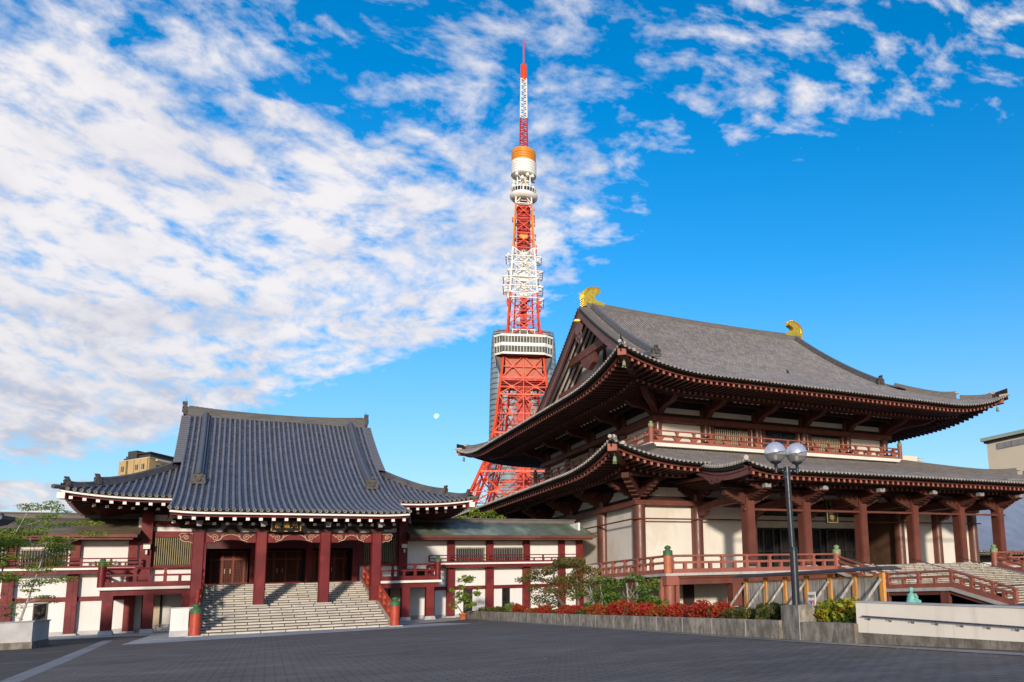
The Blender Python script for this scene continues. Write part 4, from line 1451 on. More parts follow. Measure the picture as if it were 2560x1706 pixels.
def tall_rail(mb, p, q, n, zt, zm):
    p, q = Vector(p), Vector(q)
    U = Vector((0, 0, 1))
    mb.beam(p + U * 0.14, q + U * 0.14, 0.22, 0.28, 0)
    mb.beam(p + U * zm, q + U * zm, 0.16, 0.14, 0)
    mb.tube([p + U * zt, q + U * zt], 0.075, 7, 0)
    d = (q - p) / n
    e = d.normalized()
    for i in range(n):
        c = p + d * (i + 0.5)
        mb.box(c.x - 0.11, c.x + 0.11, c.y - 0.11, c.y + 0.11, c.z + zm, c.z + zt - 0.1, 0)
        mb.box(c.x - 0.17, c.x + 0.17, c.y - 0.17, c.y + 0.17, c.z + zt - 0.18, c.z + zt - 0.05, 0)
        w1, w2 = e * 0.2, e * 0.62
        f = Vector((-e.y, e.x, 0)) * 0.08
        b0, b1 = c + U * 0.28, c + U * zm
        vs = [b0 - w1 - f, b0 + w1 - f, b1 + w2 - f, b1 - w2 - f, b0 - w1 + f, b0 + w1 + f, b1 + w2 + f, b1 - w2 + f]
        mb.add(vs, [(0, 1, 2, 3), (7, 6, 5, 4), (0, 4, 5, 1), (1, 5, 6, 2), (3, 7, 4, 0)], 0)


for p, q, n in (((34.45, 67.75, 15.44), (66.25, 67.75, 15.44), 17), ((34.45, 67.75, 15.44), (34.45, 100.8, 15.44), 14), ((66.25, 67.75, 15.44), (66.25, 100.8, 15.44), 14)):
    mb = MB()
    tall_rail(mb, p, q, n, 1.22, 0.72)
    rr = mb.build('railing', M['brown_rail'], bal)
    for c in ((p,) if p[0] == 34.45 and q[0] > 40 else (q,) if p[0] == 34.45 else (p, q)):
        mb = MB()
        mb.tube([c, (c[0], c[1], c[2] + 1.55)], 0.26, 12, 0)
        giboshi(mb, (c[0], c[1], c[2] + 1.55), 0.26, 0.55, 1)
        mb.build('newel_post', [M['brown_rail'], M['bronze_pale']], rr)

# ---- lower roof and porch roof
LR = Hip(24.35, 76.35, 54.5, 115.0, 11.4, 0.22, 0.003, 1.42, 8.0, 10.0)
KX0, KX1 = 32.8, 67.9


def porch_z(x, y):
    if y >= 57.2:
        return LR.z(y - 54.5, 99)
    q = y - 49.0
    d = min(x - KX0, KX1 - x)
    return 10.2 + 0.13 * q + 0.0112 * q * q + 0.55 * max(0, 1 - d / 3.2) ** 2 * max(0, 1 - q / 7.5) - 0.25 * max(0, 1 - d / 1.0) * max(0, sin(pi * min(q / 8.2, 1)))


mb = MB()
tiled(mb, lambda s_, t: (s_, 49 + t, porch_z(s_, 49 + t)), frange(KX0, KX1, PT), lambda s_: 20.0, (1, 0, 0), PT, 0.088, 14)
P = LR.P('front')
for a_, b_ in ((24.4, KX0 - 0.02), (KX1 + 0.02, 76.3)):
    tiled(mb, P, frange(a_, b_, PT), lambda s_: min(1.28 * LR.dx(s_), 14.6), (1, 0, 0), PT, 0.088, 8)
tiled(mb, LR.P('back'), frange(24.4, 76.3, PT * 2), lambda s_: min(1.28 * LR.dx(s_), 14.6), (1, 0, 0), PT * 2, 0.088, 5)
for sd in ('left', 'right'):
    tiled(mb, LR.P(sd), frange(54.6, 114.9, PT * 1.22), lambda s_: min(1.28 * LR.dy(s_), 14.5), (0, 1, 0), PT * 1.22, 0.10, 8)
for x0, sg in ((KX0, -1), (KX1, 1)):
    ys = frange(49.05, 57.0, 0.36)
    for y in ys:
        mb.tube([(x0 + sg * 0.0, y, porch_z(x0, y) + 0.06), (x0 + sg * 0.42, y, porch_z(x0, y) - 0.02)], 0.13, 7, 4)
        mb.tube([(x0 + sg * 0.40, y, porch_z(x0, y) - 0.02), (x0 + sg * 0.47, y, porch_z(x0, y) - 0.03)], 0.145, 7, 2)
    A = [Vector((x0, y, porch_z(x0, y) - 0.03)) for y in ys]
    B = [p + Vector((sg * 0.42, 0, -0.06)) for p in A]
    C = [p + Vector((-sg * 0.15, 0, -0.32)) for p in B]
    mb.strip(A, B, 1)
    mb.strip(B, C, 5)
mb.tube([(KX0 - 0.3, 48.8, porch_z(KX0, 49) + 0.18), (KX0 - 0.1, 49.6, porch_z(KX0, 49) + 0.16)], 0.2, 10, 2)
lroof = mb.build('lower_roof', TM, rh)
hips(LR, lroof, 13.5, 3.4, 3.0, 1.0, 0.48, 0.42, 0.30, 0.20)
for x0, sg in ((KX0, -1), (KX1, 1)):
    mb = MB()
    ys = frange(48.95, 57.3, 0.55)
    off = lambda y: 0.36 + 0.1 * sin(pi * (y - 49) / 8.3)
    for xo, hh_, zo in ((0.05, 0.62, 0.0), (0.14, 0.2, 0.02)):
        A = [Vector((x0 + sg * xo, y, porch_z(x0, y) - off(y) - zo)) for y in ys]
        B = [p - Vector((0, 0, hh_)) for p in A]
        C = [p - Vector((sg * 0.3, 0, 0)) for p in B]
        D = [p - Vector((sg * 0.3, 0, 0)) for p in A]
        for a_, b_ in ((A, B), (B, C), (D, A), (C, D)):
            mb.strip(a_, b_, 0)
    y = 53.7
    z = porch_z(x0, y) - off(y) - 0.55
    pr = [(-1.3, 0.35), (-1.0, 0.05), (-0.75, -0.05), (-0.6, -0.28), (-0.3, -0.36), (0.0, -0.24), (0.3, -0.36), (0.6, -0.28), (0.75, -0.05), (1.0, 0.05), (1.3, 0.3)]
    xa, xb = sorted((x0 + sg * 0.07, x0 - sg * 0.1))
    mb.prism([(y + a * 1.25, z + b) for a, b in pr], 'x', xa, xb, 0)
    for a in (-0.42, 0.42):
        mb.tube([(x0 + sg * 0.085, y + a, z - 0.12), (x0 + sg * 0.04, y + a, z - 0.12)], 0.09, 7, 1)
    mb.build('bargeboard', [M['hafu'], M['black']], lroof)
all_eaves(LR, rh, [(24.35, KX0), (KX1, 76.35)], 2.6, 7.0, 0.22, 'l')
E = new_eave()
eave(E, lambda s_: Vector((s_, 49.0, porch_z(s_, 49.0))), KX0 + 0.1, KX1 - 0.1, (1, 0, 0), (0, 1.28, 0), lambda s_: 99, big_boards(2.4), big_rows(2.4, 9.0, 0.08), big_soffit(2.4, 9.6, 0.08))
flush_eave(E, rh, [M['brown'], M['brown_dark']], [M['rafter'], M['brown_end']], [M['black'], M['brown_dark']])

# ---- lower storey
LCX = (30.2, 35.8, 41.5, 47.6, 53.6, 59.7, 65.05, 70.5)
LCY = [62.0 + 7.55 * i for i in range(7)]
for x, y in [(x, 62.0) for x in LCX if not 44 < x < 57] + [(30.2, y) for y in LCY[1:]] + [(70.5, y) for y in LCY[1:]]:
    mb = MB()
    column(mb, x, y, 2.9, 9.8, 0.53)
    mb.build('column', M['brown_col'], rh)
mb = MB()
for x0, x1 in ((30.2, 41.5), (59.7, 70.5)):
    mb.box(x0, x1, 62.1, 62.4, 2.7, 11.2, 0)
mb.box(30.3, 30.5, 62.4, 107, 2.7, 12.5, 0)
mb.box(70.2, 70.4, 62.4, 107, 2.7, 12.5, 0)
mb.box(30.2, 70.5, 107, 107.3, 2.7, 12.5, 0)
mb.box(41.5, 59.7, 62.1, 62.3, 8.9, 11.4, 0)
for x0, x1 in ((30.2, 70.5),):
    mb.box(x0, x1, 61.98, 62.1, 9.18, 9.62, 1)
    mb.box(x0, x1, 61.98, 62.1, 10.4, 11.4, 1)
mb.box(30.18, 30.3, 62.4, 107, 9.18, 9.62, 1)
mb.box(30.18, 30.3, 62.4, 107, 10.4, 12.3, 1)
mb.build('lower_wall', [M['cream'], M['brown_dark']], rh)
mb = MB()
mb.box(29.55, 71.15, 61.35, 61.95, 8.78, 9.18, 0)
mb.box(29.55, 30.15, 61.95, 108, 8.78, 9.18, 0)
mb.box(70.55, 71.15, 61.95, 108, 8.78, 9.18, 0)
mb.build('head_beam', M['brown'], rh)
mb = MB()
mb.tube([(29.5, 61.3, 7.6), (71.2, 61.3, 7.6)], 0.07, 6, 0)
mb.tube([(29.5, 61.3, 7.6), (29.5, 107, 7.6)], 0.07, 6, 0)
mb.build('tie_rod', M['brown'], rh)
# recessed entrance
mb = MB()
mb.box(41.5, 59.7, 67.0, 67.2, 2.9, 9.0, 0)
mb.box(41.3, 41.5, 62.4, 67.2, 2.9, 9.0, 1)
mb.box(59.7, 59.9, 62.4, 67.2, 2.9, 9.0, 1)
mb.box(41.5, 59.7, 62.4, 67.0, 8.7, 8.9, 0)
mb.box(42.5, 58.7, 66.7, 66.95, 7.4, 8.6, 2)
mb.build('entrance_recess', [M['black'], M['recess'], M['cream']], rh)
for x0, x1 in ((42.3, 47.2), (48.1, 53.1), (54.0, 58.9)):
    mb = MB()
    for k in range(5):
        x = x0 + (x1 - x0) * k / 4
        mb.box(x - 0.1, x + 0.1, 66.6, 66.8, 3.1, 7.3, 0)
    for z in (3.1, 5.0, 7.2):
        mb.box(x0, x1, 66.65, 66.78, z, z + 0.2, 0)
    for k in range(4):
        for j in range(5):
            x = x0 + (x1 - x0) * (k + 0.15 + 0.175 * j) / 4
            mb.box(x - 0.02, x + 0.02, 66.7, 66.76, 5.2, 7.2, 0)
    for j in range(8):
        mb.box(x0, x1, 66.69, 66.75, 5.35 + j * 0.22, 5.39 + j * 0.22, 0)
    mb.box(x0, x1, 66.82, 66.86, 3.1, 7.3, 1)
    mb.build('entrance_door', [M['dark_door'], M['black']], rh)
# hand-shaped stepped brackets
def stepped(L, z0, z1, n=6, top=None):
    pr = [(0, z0)]
    for i in range(n):
        a0, a1 = L * i / n, L * (i + 1) / n
        za = z0 + (z1 - z0) * (i / n) ** 1.15
        zb = z0 + (z1 - z0) * ((i + 1) / n) ** 1.15
        pr += [(a0 + 0.25 * (a1 - a0), za), (a1, za + (zb - za) * 0.35), (a1, zb)] if i else [(a1, za), (a1, zb)]
    pr += [(L, (top or z1) + 0.22), (0, (top or z1) + 0.22)]
    return pr


lb = [(x, 62.0, 0, -1.28) for x in LCX] + [(30.2, y, -1, 0) for y in LCY[:5]]
for x, y, ax_, ay_ in lb:
    mb = MB()
    bracket_arm(mb, x, y, ax_, ay_, stepped(2.6, 9.2, 10.45), 0.5)
    dirs = [(1, 0), (-1, 0)] if ax_ == 0 else [(0, 1.28), (0, -1.28)]
    for sx, sy in dirs:
        if (x, y) == (30.2, 62.0) and ((sx, sy) == (-1, 0) or (sx, sy) == (0, -1.28)):
            continue
        bracket_arm(mb, x, y, sx, sy, stepped(1.75, 9.2, 10.3), 0.5)
        for a in (1.3, 2.4):
            cx, cy, z = x + ax_ * a, y + ay_ * a, 9.75 + 0.3 * a
            bracket_arm(mb, cx, cy, sx, sy, [(0, z), (0.5, z), (0.8, z + 0.18), (1.0, z + 0.2), (1.0, z + 0.42), (0, z + 0.42)], 0.3)
    mb.box(x - 0.22, x + 0.22, y - 0.62, y - 0.3, 9.19, 10.5, 0)
    mb.build('bracket', M['bracket'], rh)
mb = MB()
bracket_arm(mb, 30.2, 62.0, -1, -1.28, stepped(3.0, 9.2, 10.7), 0.6)
mb.build('bracket', M['bracket'], rh)
mb = MB()
for d, z in ((2.7, 10.75),):
    mb.box(30.2 - d, 70.5 + d, 62 - d * 1.28 - 0.22, 62 - d * 1.28 + 0.22, z, z + 0.36, 0)
    mb.box(30.2 - d - 0.2, 30.2 - d + 0.2, 62 - d * 1.28 + 0.22, 107, z, z + 0.36, 0)
mb.build('eave_purlin', M['brown_dark'], rh)
# porch columns and their beams
PCX = (35.9, 41.5, 47.6, 53.75, 59.75, 65.15)
for x in PCX:
    mb = MB()
    w, d = 0.40, 0.50
    for s1, s2 in ((1.0, 0.80), (0.90, 0.90), (0.80, 1.0)):
        mb.box(x - w * s1, x + w * s1, 54 - d * s2, 54 + d * s2, 3.22 + 0.004 * s1, 8.6 - 0.01 * s2, 0)
    mb.box(x - 0.55, x + 0.55, 53.3, 54.7, 2.95, 3.22, 1)
    mb.build('porch_column', [M['brown'], M['stone']], rh)
    mb = MB()
    for sg in (1, -1):
        bracket_arm(mb, x, 54.0, sg, 0, stepped(2.2, 8.0, 9.0), 0.5)
        bracket_arm(mb, x, 54.0 - 2.2, sg, 0, [(0, 9.1), (0.6, 9.1), (0.9, 9.3), (1.15, 9.32), (1.15, 9.6), (0, 9.6)], 0.3)
    bracket_arm(mb, x, 54.0, 0, -1.28, stepped(2.3, 8.35, 9.15), 0.5)
    mb.box(x - 0.35, x + 0.35, 53.65, 54.35, 8.6, 9.4, 0)
    mb.box(x - 0.26, x + 0.26, 51.0, 51.5, 9.15, 9.45, 1)
    mb.build('bracket', [M['bracket'], M['white_in_shade']], rh)
    mb = MB()
    pr = [(54.4, 8.35), (54.4, 9.15), (56, 9.1), (58, 9.05), (60, 8.85), (61.6, 8.6), (61.6, 7.75), (60.6, 7.95), (60.2, 8.25), (58, 8.42), (56, 8.42)]
    mb.prism(pr, 'x', x - 0.28, x + 0.28, 0)
    mb.build('rainbow_beam', M['brown'], rh)
mb = MB()
mb.box(35.3, 65.8, 53.55, 53.70, 7.62, 7.78, 0)
mb.box(33.5, 67.2, 50.9, 51.3, 9.62, 9.95, 1)
mb.box(33.5, 67.2, 53.8, 54.2, 9.42, 9.85, 1)
mb.build('porch_beam', [M['brown'], M['brown_dark']], rh)

# ---- veranda, podium, steps
mb = MB()
for k in range(10):
    x0 = 26.3 + k * 1.51
    mb.box(x0 + 0.01, x0 + 1.50, 50.0, 61.4, 2.56, 2.74, 0)
mb.box(59.6, 74.4, 50.0, 61.4, 2.56, 2.74, 0)
for k in range(2):
    mb.box(26.3, 29.5, 61.41 + k * 1.3, 61.41 + k * 1.3 + 1.28, 2.56, 2.74, 0)
mb.box(41.4, 59.6, 52.5, 67.0, 2.9, 3.1, 0)
mb.box(30.0, 41.4, 61.41, 62.1, 2.56, 2.9, 0)
ver = mb.build('veranda', M['stone'], rh)
mb = MB()
mb.box(26.6, 41.4, 50.2, 50.55, 2.40, 2.555, 0)
mb.box(26.75, 41.4, 50.35, 50.8, 1.95, 2.40, 0)
mb.box(26.6, 26.95, 50.55, 64, 2.40, 2.555, 0)
mb.box(26.75, 27.2, 50.8, 64, 1.95, 2.40, 0)
mb.build('veranda_beam', M['brown'], ver)
mb = MB()
mb.box(59.6, 74.1, 50.2, 50.8, 1.95, 2.555, 0)
mb.build('veranda_beam', M['brown'], ver)
for x, y in ((32.2, 50.6), (37.3, 50.6), (40.9, 50.6), (27.0, 56.6), (27.0, 62.8), (62.5, 50.6), (68, 50.6)):
    mb = MB()
    mb.box(x - 0.38, x + 0.38, y - 0.38, y + 0.38, 0.3, 1.95, 0)
    mb.build('veranda_post', M['brown'], ver)
mb = MB()
mb.tube([(26.75, 50.35, 0.3), (26.75, 50.35, 2.0)], 0.36, 14, 0)
for dx_, dy_ in ((-0.45, 0.35), (0.5, -0.1)):
    mb.box(26.75 + dx_ - 0.14, 26.75 + dx_ + 0.14, 50.35 + dy_ - 0.14, 50.35 + dy_ + 0.14, 0.3, 2.4, 0)
mb.box(26.3, 27.2, 49.9, 50.8, 1.92, 2.54, 1)
mb.build('corner_post', [M['brown_rail'], M['brown_rail']], ver)
mb = MB()
mb.box(29.0, 41.4, 55.5, 55.8, 0.0, 2.5, 0)
mb.box(29.0, 29.3, 55.8, 107, 0.0, 2.5, 0)
for x in (31.0, 36.0):
    mb.box(x - 0.4, x + 0.4, 55.1, 55.45, 0.0, 2.5, 1)
mb.box(29.0, 41.4, 51.5, 55.5, 2.3, 2.5, 2)
mb.build('podium_wall', [M['cream'], M['brown_dark'], M['black']], rh)
mb = MB()
kouran(mb, (26.95, 50.3, 2.74), (41.35, 50.3, 2.74), 0.30, 0.74, 1.20, 2.0, 0.26, 0.085, (True, False))
kouran(mb, (26.6, 50.5, 2.74), (26.6, 63.8, 2.74), 0.30, 0.74, 1.20, 2.2, 0.26, 0.085, (False, True))
vr = mb.build('veranda_railing', M['brown_rail'], ver)
mb = MB()
kouran(mb, (59.9, 50.3, 2.74), (74.2, 50.3, 2.74), 0.30, 0.74, 1.20, 2.0, 0.26, 0.085, (False, True))
vr2 = mb.build('veranda_railing', M['brown_rail'], ver)
for x in (26.62, 41.6, 59.75):
    mb = MB()
    mb.tube([(x, 50.25, 2.74), (x, 50.25, 3.95)], 0.31, 16, 0)
    giboshi(mb, (x, 50.25, 3.95), 0.31, 0.72, 1)
    mb.build('newel_post', [M['lit_post'] if x < 30 else M['brown_rail'], M['bronze'] if x < 30 else M['bronze_pale']], vr if x < 50 else vr2)
mb = MB()
R2 = 0.157
y = 52.6
z = 3.1
flights = []
for k in range(13):
    flights.append((y - 0.62, y, z))
    z -= R2
    y -= 0.62
yl = y
flights.append((yl - 6.0, yl, z))
z -= R2
y = yl - 6.0
while z > 0.02:
    flights.append((y - 0.62, y, z))
    z -= R2
    y -= 0.62
for y0, y1, zt in flights:
    mb.add([(41.75, y0, zt - R2), (59.6, y0, zt - R2), (59.6, y0, zt - 0.03), (41.75, y0, zt - 0.03)], [(0, 1, 2, 3)])
    mb.box(41.75, 59.6, y0 - 0.03, y1 + 0.05, zt - 0.03, zt, 0)
rs = mb.build('stairs', M['step_big'], rh)
ZS = lambda yy: 3.1 + 0.02 if yy > 52.6 else max(3.1 - R2 * (52.6 - yy) / 0.62, 1.06) if yy > yl - 6.0 else 1.06 - R2 * (yl - 6.0 - yy) / 0.62
path = [(50.1, ZS(50.1) + 0.25), (yl, 1.15), (yl - 6.0, 1.15), (33.6, 1.15 - (yl - 6.0 - 33.6) * R2 / 0.62)]
for xs in (41.55, 59.8):
    mb = MB()
    for (ya, za), (yb, zb) in zip(path[:-1], path[1:]):
        mb.beam((xs, ya, za - 0.12), (xs, yb, zb - 0.12), 0.5, 0.22, 0)
        mb.beam((xs + 0.05, ya, za - 0.36), (xs + 0.05, yb, zb - 0.36), 0.34, 0.26, 1)
    for yy in (yl + 0.3, yl - 5.4):
        mb.box(xs - 0.2, xs + 0.3, yy - 0.35, yy + 0.35, 0, 0.9, 1)
    mb.box(xs + 0.1, xs + 0.2, 34.5, 50.5, 0.0, 0.7, 2)
    mb.prism([(50.5, 0), (50.5, 2.3), (yl, 0.68), (yl - 6, 0.68), (34.5, 0.0)], 'x', xs + 0.1, xs + 0.19, 2)  # black sheets paint in the shade below the open stairs
    mb.build('stringer', [M['stone'], M['brown'], M['black']], rs)
    mb = MB()
    for i, ((ya, za), (yb, zb)) in enumerate(zip(path[:-1], path[1:])):
        n_ = (2, 2, 3)[i]
        kouran(mb, (xs, ya, za), (xs, yb, zb), 0.30, 0.70, 1.06, abs(yb - ya) / n_, 0.26, 0.085, (i > 0, i == 2))
    mb.build('stair_railing', M['brown_rail'], rs)
for xs, segs in ((44.2, ((51.0, 44.5),)), (50.35, ((51.0, 44.5), (38.5, 33.6))), (56.5, ((51.0, 44.5), (38.5, 33.6)))):
    for a_, b_ in segs:
        mb = MB()
        mb.tube([(xs, a_ + 0.3, ZS(a_) + 0.05), (xs, a_ + 0.3, ZS(a_) + 0.85), (xs, b_, ZS(b_) + 0.85), (xs, b_, ZS(b_) + 0.6)], 0.035, 7, 0)
        for f in (0.33, 0.66, 0.98):
            yy = a_ + (b_ - a_) * f
            mb.tube([(xs, yy, ZS(yy) - 0.1), (xs, yy, ZS(yy) + 0.85)], 0.03, 6, 0)
        mb.build('steel_handrail', M['steel'], rs)

# ---- plaque
pq = thing('hall_plaque', 'tall gold framed dark plaque hanging behind the porch beam of the big hall', 'sign', (47.3, 57.5, 7.2))
mb = MB()
mb.box(46.75, 47.85, 57.5, 57.62, 7.15, 9.15, 0)
mb.build('board', M['dark_door'], pq)
mb = MB()
for x0, x1, z0, z1 in ((46.65, 46.78, 7.05, 9.25), (47.82, 47.95, 7.05, 9.25), (46.78, 47.82, 7.05, 7.18), (46.78, 47.82, 9.12, 9.25)):
    mb.box(x0, x1, 57.42, 57.66, z0, z1, 1)
    mb.box(x0 + 0.02, x1 - 0.02, 57.40, 57.42, z0 + 0.02, z1 - 0.02, 0)
mb.build('frame', [M['lattice'], M['dark_door']], pq)
for ch, z in (('増', 8.78), ('上', 8.15), ('寺', 7.52)):
    lettering('lettering', ch, 0.55, (47.3, 57.48, z), Matrix.Rotation(radians(90), 3, 'X'), M['goldpaint'], pq)

# ---- wind bells
bell0 = thing('wind_bell', 'pale green bronze wind bell under the near corner of the lower roof', 'bell', (0, 0, 0), 'bronze bells under the eave corners')
mb = MB()
mb.lathe([(0.02, 0), (0.13, -0.03), (0.20, -0.12), (0.23, -0.45), (0.26, -0.62), (0.30, -0.72), (0.26, -0.72)], (0, 0, -0.25), 12, 0)
mb.tube([(0, 0, 0.15), (0, 0, -0.27)], 0.025, 6, 0)
mb.build('body', M['bronze_pale'], bell0)
mb = MB()
for k in range(4):
    a = pi / 2 * k + 0.4
    mb.add([(0.05 * cos(a + 1.57), 0.05 * sin(a + 1.57), -0.95), (0.34 * cos(a), 0.34 * sin(a), -1.12), (0.30 * cos(a + .3), 0.30 * sin(a + .3), -1.24), (0.1 * cos(a + .5), 0.1 * sin(a + .5), -1.14)], [(0, 1, 2, 3)])
mb.tube([(0, 0, -0.8), (0, 0, -1.15)], 0.02, 5, 0)
mb.build('clapper', M['bronze_pale'], bell0)
for i, (HP, cx, sx, cy, lab) in enumerate(((LR, 24.35, 1, 54.5, None), (UH, 27.0, 1, 58.2, 'pale green bronze wind bell under the near corner of the upper roof'),
                                          (UH, 73.7, -1, 58.2, 'small dark wind bell under the far right corner of the upper roof'),
                                          (UH, 27.0, 1, 111.4, 'small green wind bell under the far left tip of the upper roof'))):
    p = (cx + sx * 0.75, cy + (0.95 if cy < 100 else -0.95), HP.z(0, 0) - 0.98)
    if i == 0:
        bell0.location = p
        bell0.scale = (0.62, 0.62, 0.62)
        ROOT[bell0.name] = Vector(p)
    else:
        dup(bell0, p, i, 0.62, label=lab)
# ================================================================== GROUND
def paver_extra(bw, bh, k=0.55):
    def f(h, c, t):
        br = h.n('ShaderNodeTexBrick')
        mp = h.n('ShaderNodeMapping')
        mp.inputs['Rotation'].default_value = (0, 0, radians(2.7))
        h.link(t, mp.inputs['Vector'])
        h.link(mp.outputs[0], br.inputs['Vector'])
        br.inputs['Scale'].default_value = 1.0
        br.inputs['Brick Width'].default_value = bw
        br.inputs['Row Height'].default_value = bh
        br.inputs['Mortar Size'].default_value = 0.02
        br.inputs['Color1'].default_value = (1.12, 1.1, 1.1, 1)
        br.inputs['Color2'].default_value = (0.82, 0.82, 0.84, 1)
        br.inputs['Mortar'].default_value = (k, k, k, 1)
        c = h.mix(1.0, c, br.outputs['Color'], 'MULTIPLY')
        m2 = h.n('ShaderNodeMapping')
        m2.inputs['Scale'].default_value = (0.32, 0.7, 1)
        h.link(t, m2.inputs['Vector'])
        s1 = h.smooth(h.noise(m2.outputs[0], 0.9, 5, 0.65), 0.46, 0.75)
        s2 = h.smooth(h.noise(t, 0.22, 5, 0.6), 0.5, 0.72)
        c = h.mix(h.math('MULTIPLY', s2, 0.35), c, (0.07, 0.06, 0.055))
        return h.mix(h.math('MULTIPLY', s1, 0.45), c, (0.25, 0.22, 0.20))
    return f


M['paver'] = mat('dark_paving_blocks', (0.160, 0.126, 0.106), 0.75, 0.14, 0.25, 0.35, 30, spec=0.3, extra=paver_extra(0.42, 0.21, 0.4))
M['asphalt'] = mat('asphalt', (0.105, 0.088, 0.078), 0.85, 0.18, 0.5, 0.3, 60, spec=0.25)
M['apron'] = mat('pale_paving_slabs', (0.42, 0.41, 0.40), 0.8, 0.1, 0.8, 0.2, 30, extra=paver_extra(1.6, 1.2, 0.6))
M['kerbstone'] = mat('kerb_stone', (0.27, 0.26, 0.255), 0.8, 0.15, 0.8, 0.2, 30, extra=paver_extra(1.2, 4.0, 0.55))
M['gravel'] = mat('white_gravel', (0.45, 0.42, 0.38), 0.9, 0.5, 9, 0.9, 14)
M['soil'] = mat('soil', (0.075, 0.058, 0.035), 0.95, 0.3, 2, 0.6, 10, col2=(0.12, 0.11, 0.03), c2s=1.2)


def sheet(name, pts, z, m):
    mb = MB()
    mb.add([(x, y, z) for x, y in pts], [tuple(range(len(pts)))])
    o = mb.build(name, m)
    return tag(o, kind='structure')


sheet('ground', [(-4000, -4000), (4000, -4000), (4000, 6000), (-4000, 6000)], 0.0, M['asphalt'])
sheet('plaza_paving', [(-3.75, -30), (-3.80, 25), (-3.95, 33), (-4.55, 54.0), (-1.9, 60), (18, 66), (16.6, 60), (14.3, 19), (14.3, -30)], 0.004, M['paver'])
sheet('stone_strip', [(-4.25, 5), (-3.80, 5), (-3.80, 25), (-3.95, 33), (-4.55, 54.0), (-5.05, 54.6), (-4.45, 33), (-4.25, 25)], 0.008, M['kerbstone'])
sheet('parking_line', [(-12, 42.9), (-5.1, 41.9), (-5.1, 42.2), (-12, 43.3)], 0.008, M['kerbstone'])
sheet('parking_line', [(-12, 35.2), (-4.75, 34.2), (-4.75, 34.45), (-12, 35.55)], 0.008, M['kerbstone'])
sheet('stone_apron', [(-3.6, 46.1), (2.84, 47.4), (8.0, 48.8), (13.5, 51.0), (12.6, 55.0), (-1.0, 55.0), (-1.6, 58), (-2.4, 62.5), (-3.2, 62.5)], 0.012, M['apron'])
sheet('floor_strip', [(-30, 62.6), (-1.2, 62.6), (-1.2, 70), (-30, 70)], 0.012, M['granite'])
sheet('floor_strip', [(9.6, 57.0), (16.6, 64.5), (16.6, 70), (9.6, 70)], 0.016, M['granite'])
sheet('gravel_strip', [(-14, 60.4), (-2.5, 60.4), (-2.5, 62.5), (-14, 62.5)], 0.016, M['gravel'])
sheet('gravel_strip', [(9.7, 55.2), (13.2, 58.0), (16.5, 62.2), (16.5, 64.4), (9.7, 57.0)], 0.020, M['gravel'])
sheet('kerb_strip', [(13.95, 5), (14.6, 5), (14.32, 19), (16.6, 66), (16.2, 66), (13.98, 19)], 0.016, M['kerbstone'])
PX = lambda y: 14.6 + (y - 19.5) * 0.0475
sheet('garden_bed', [(PX(17) + 0.3, 17.05), (PX(65.5) + 0.3, 65.5), (30, 65.5), (30, 50), (24, 13), (15.4, 13), (15.2, 15.5)], 0.38, M['soil'])

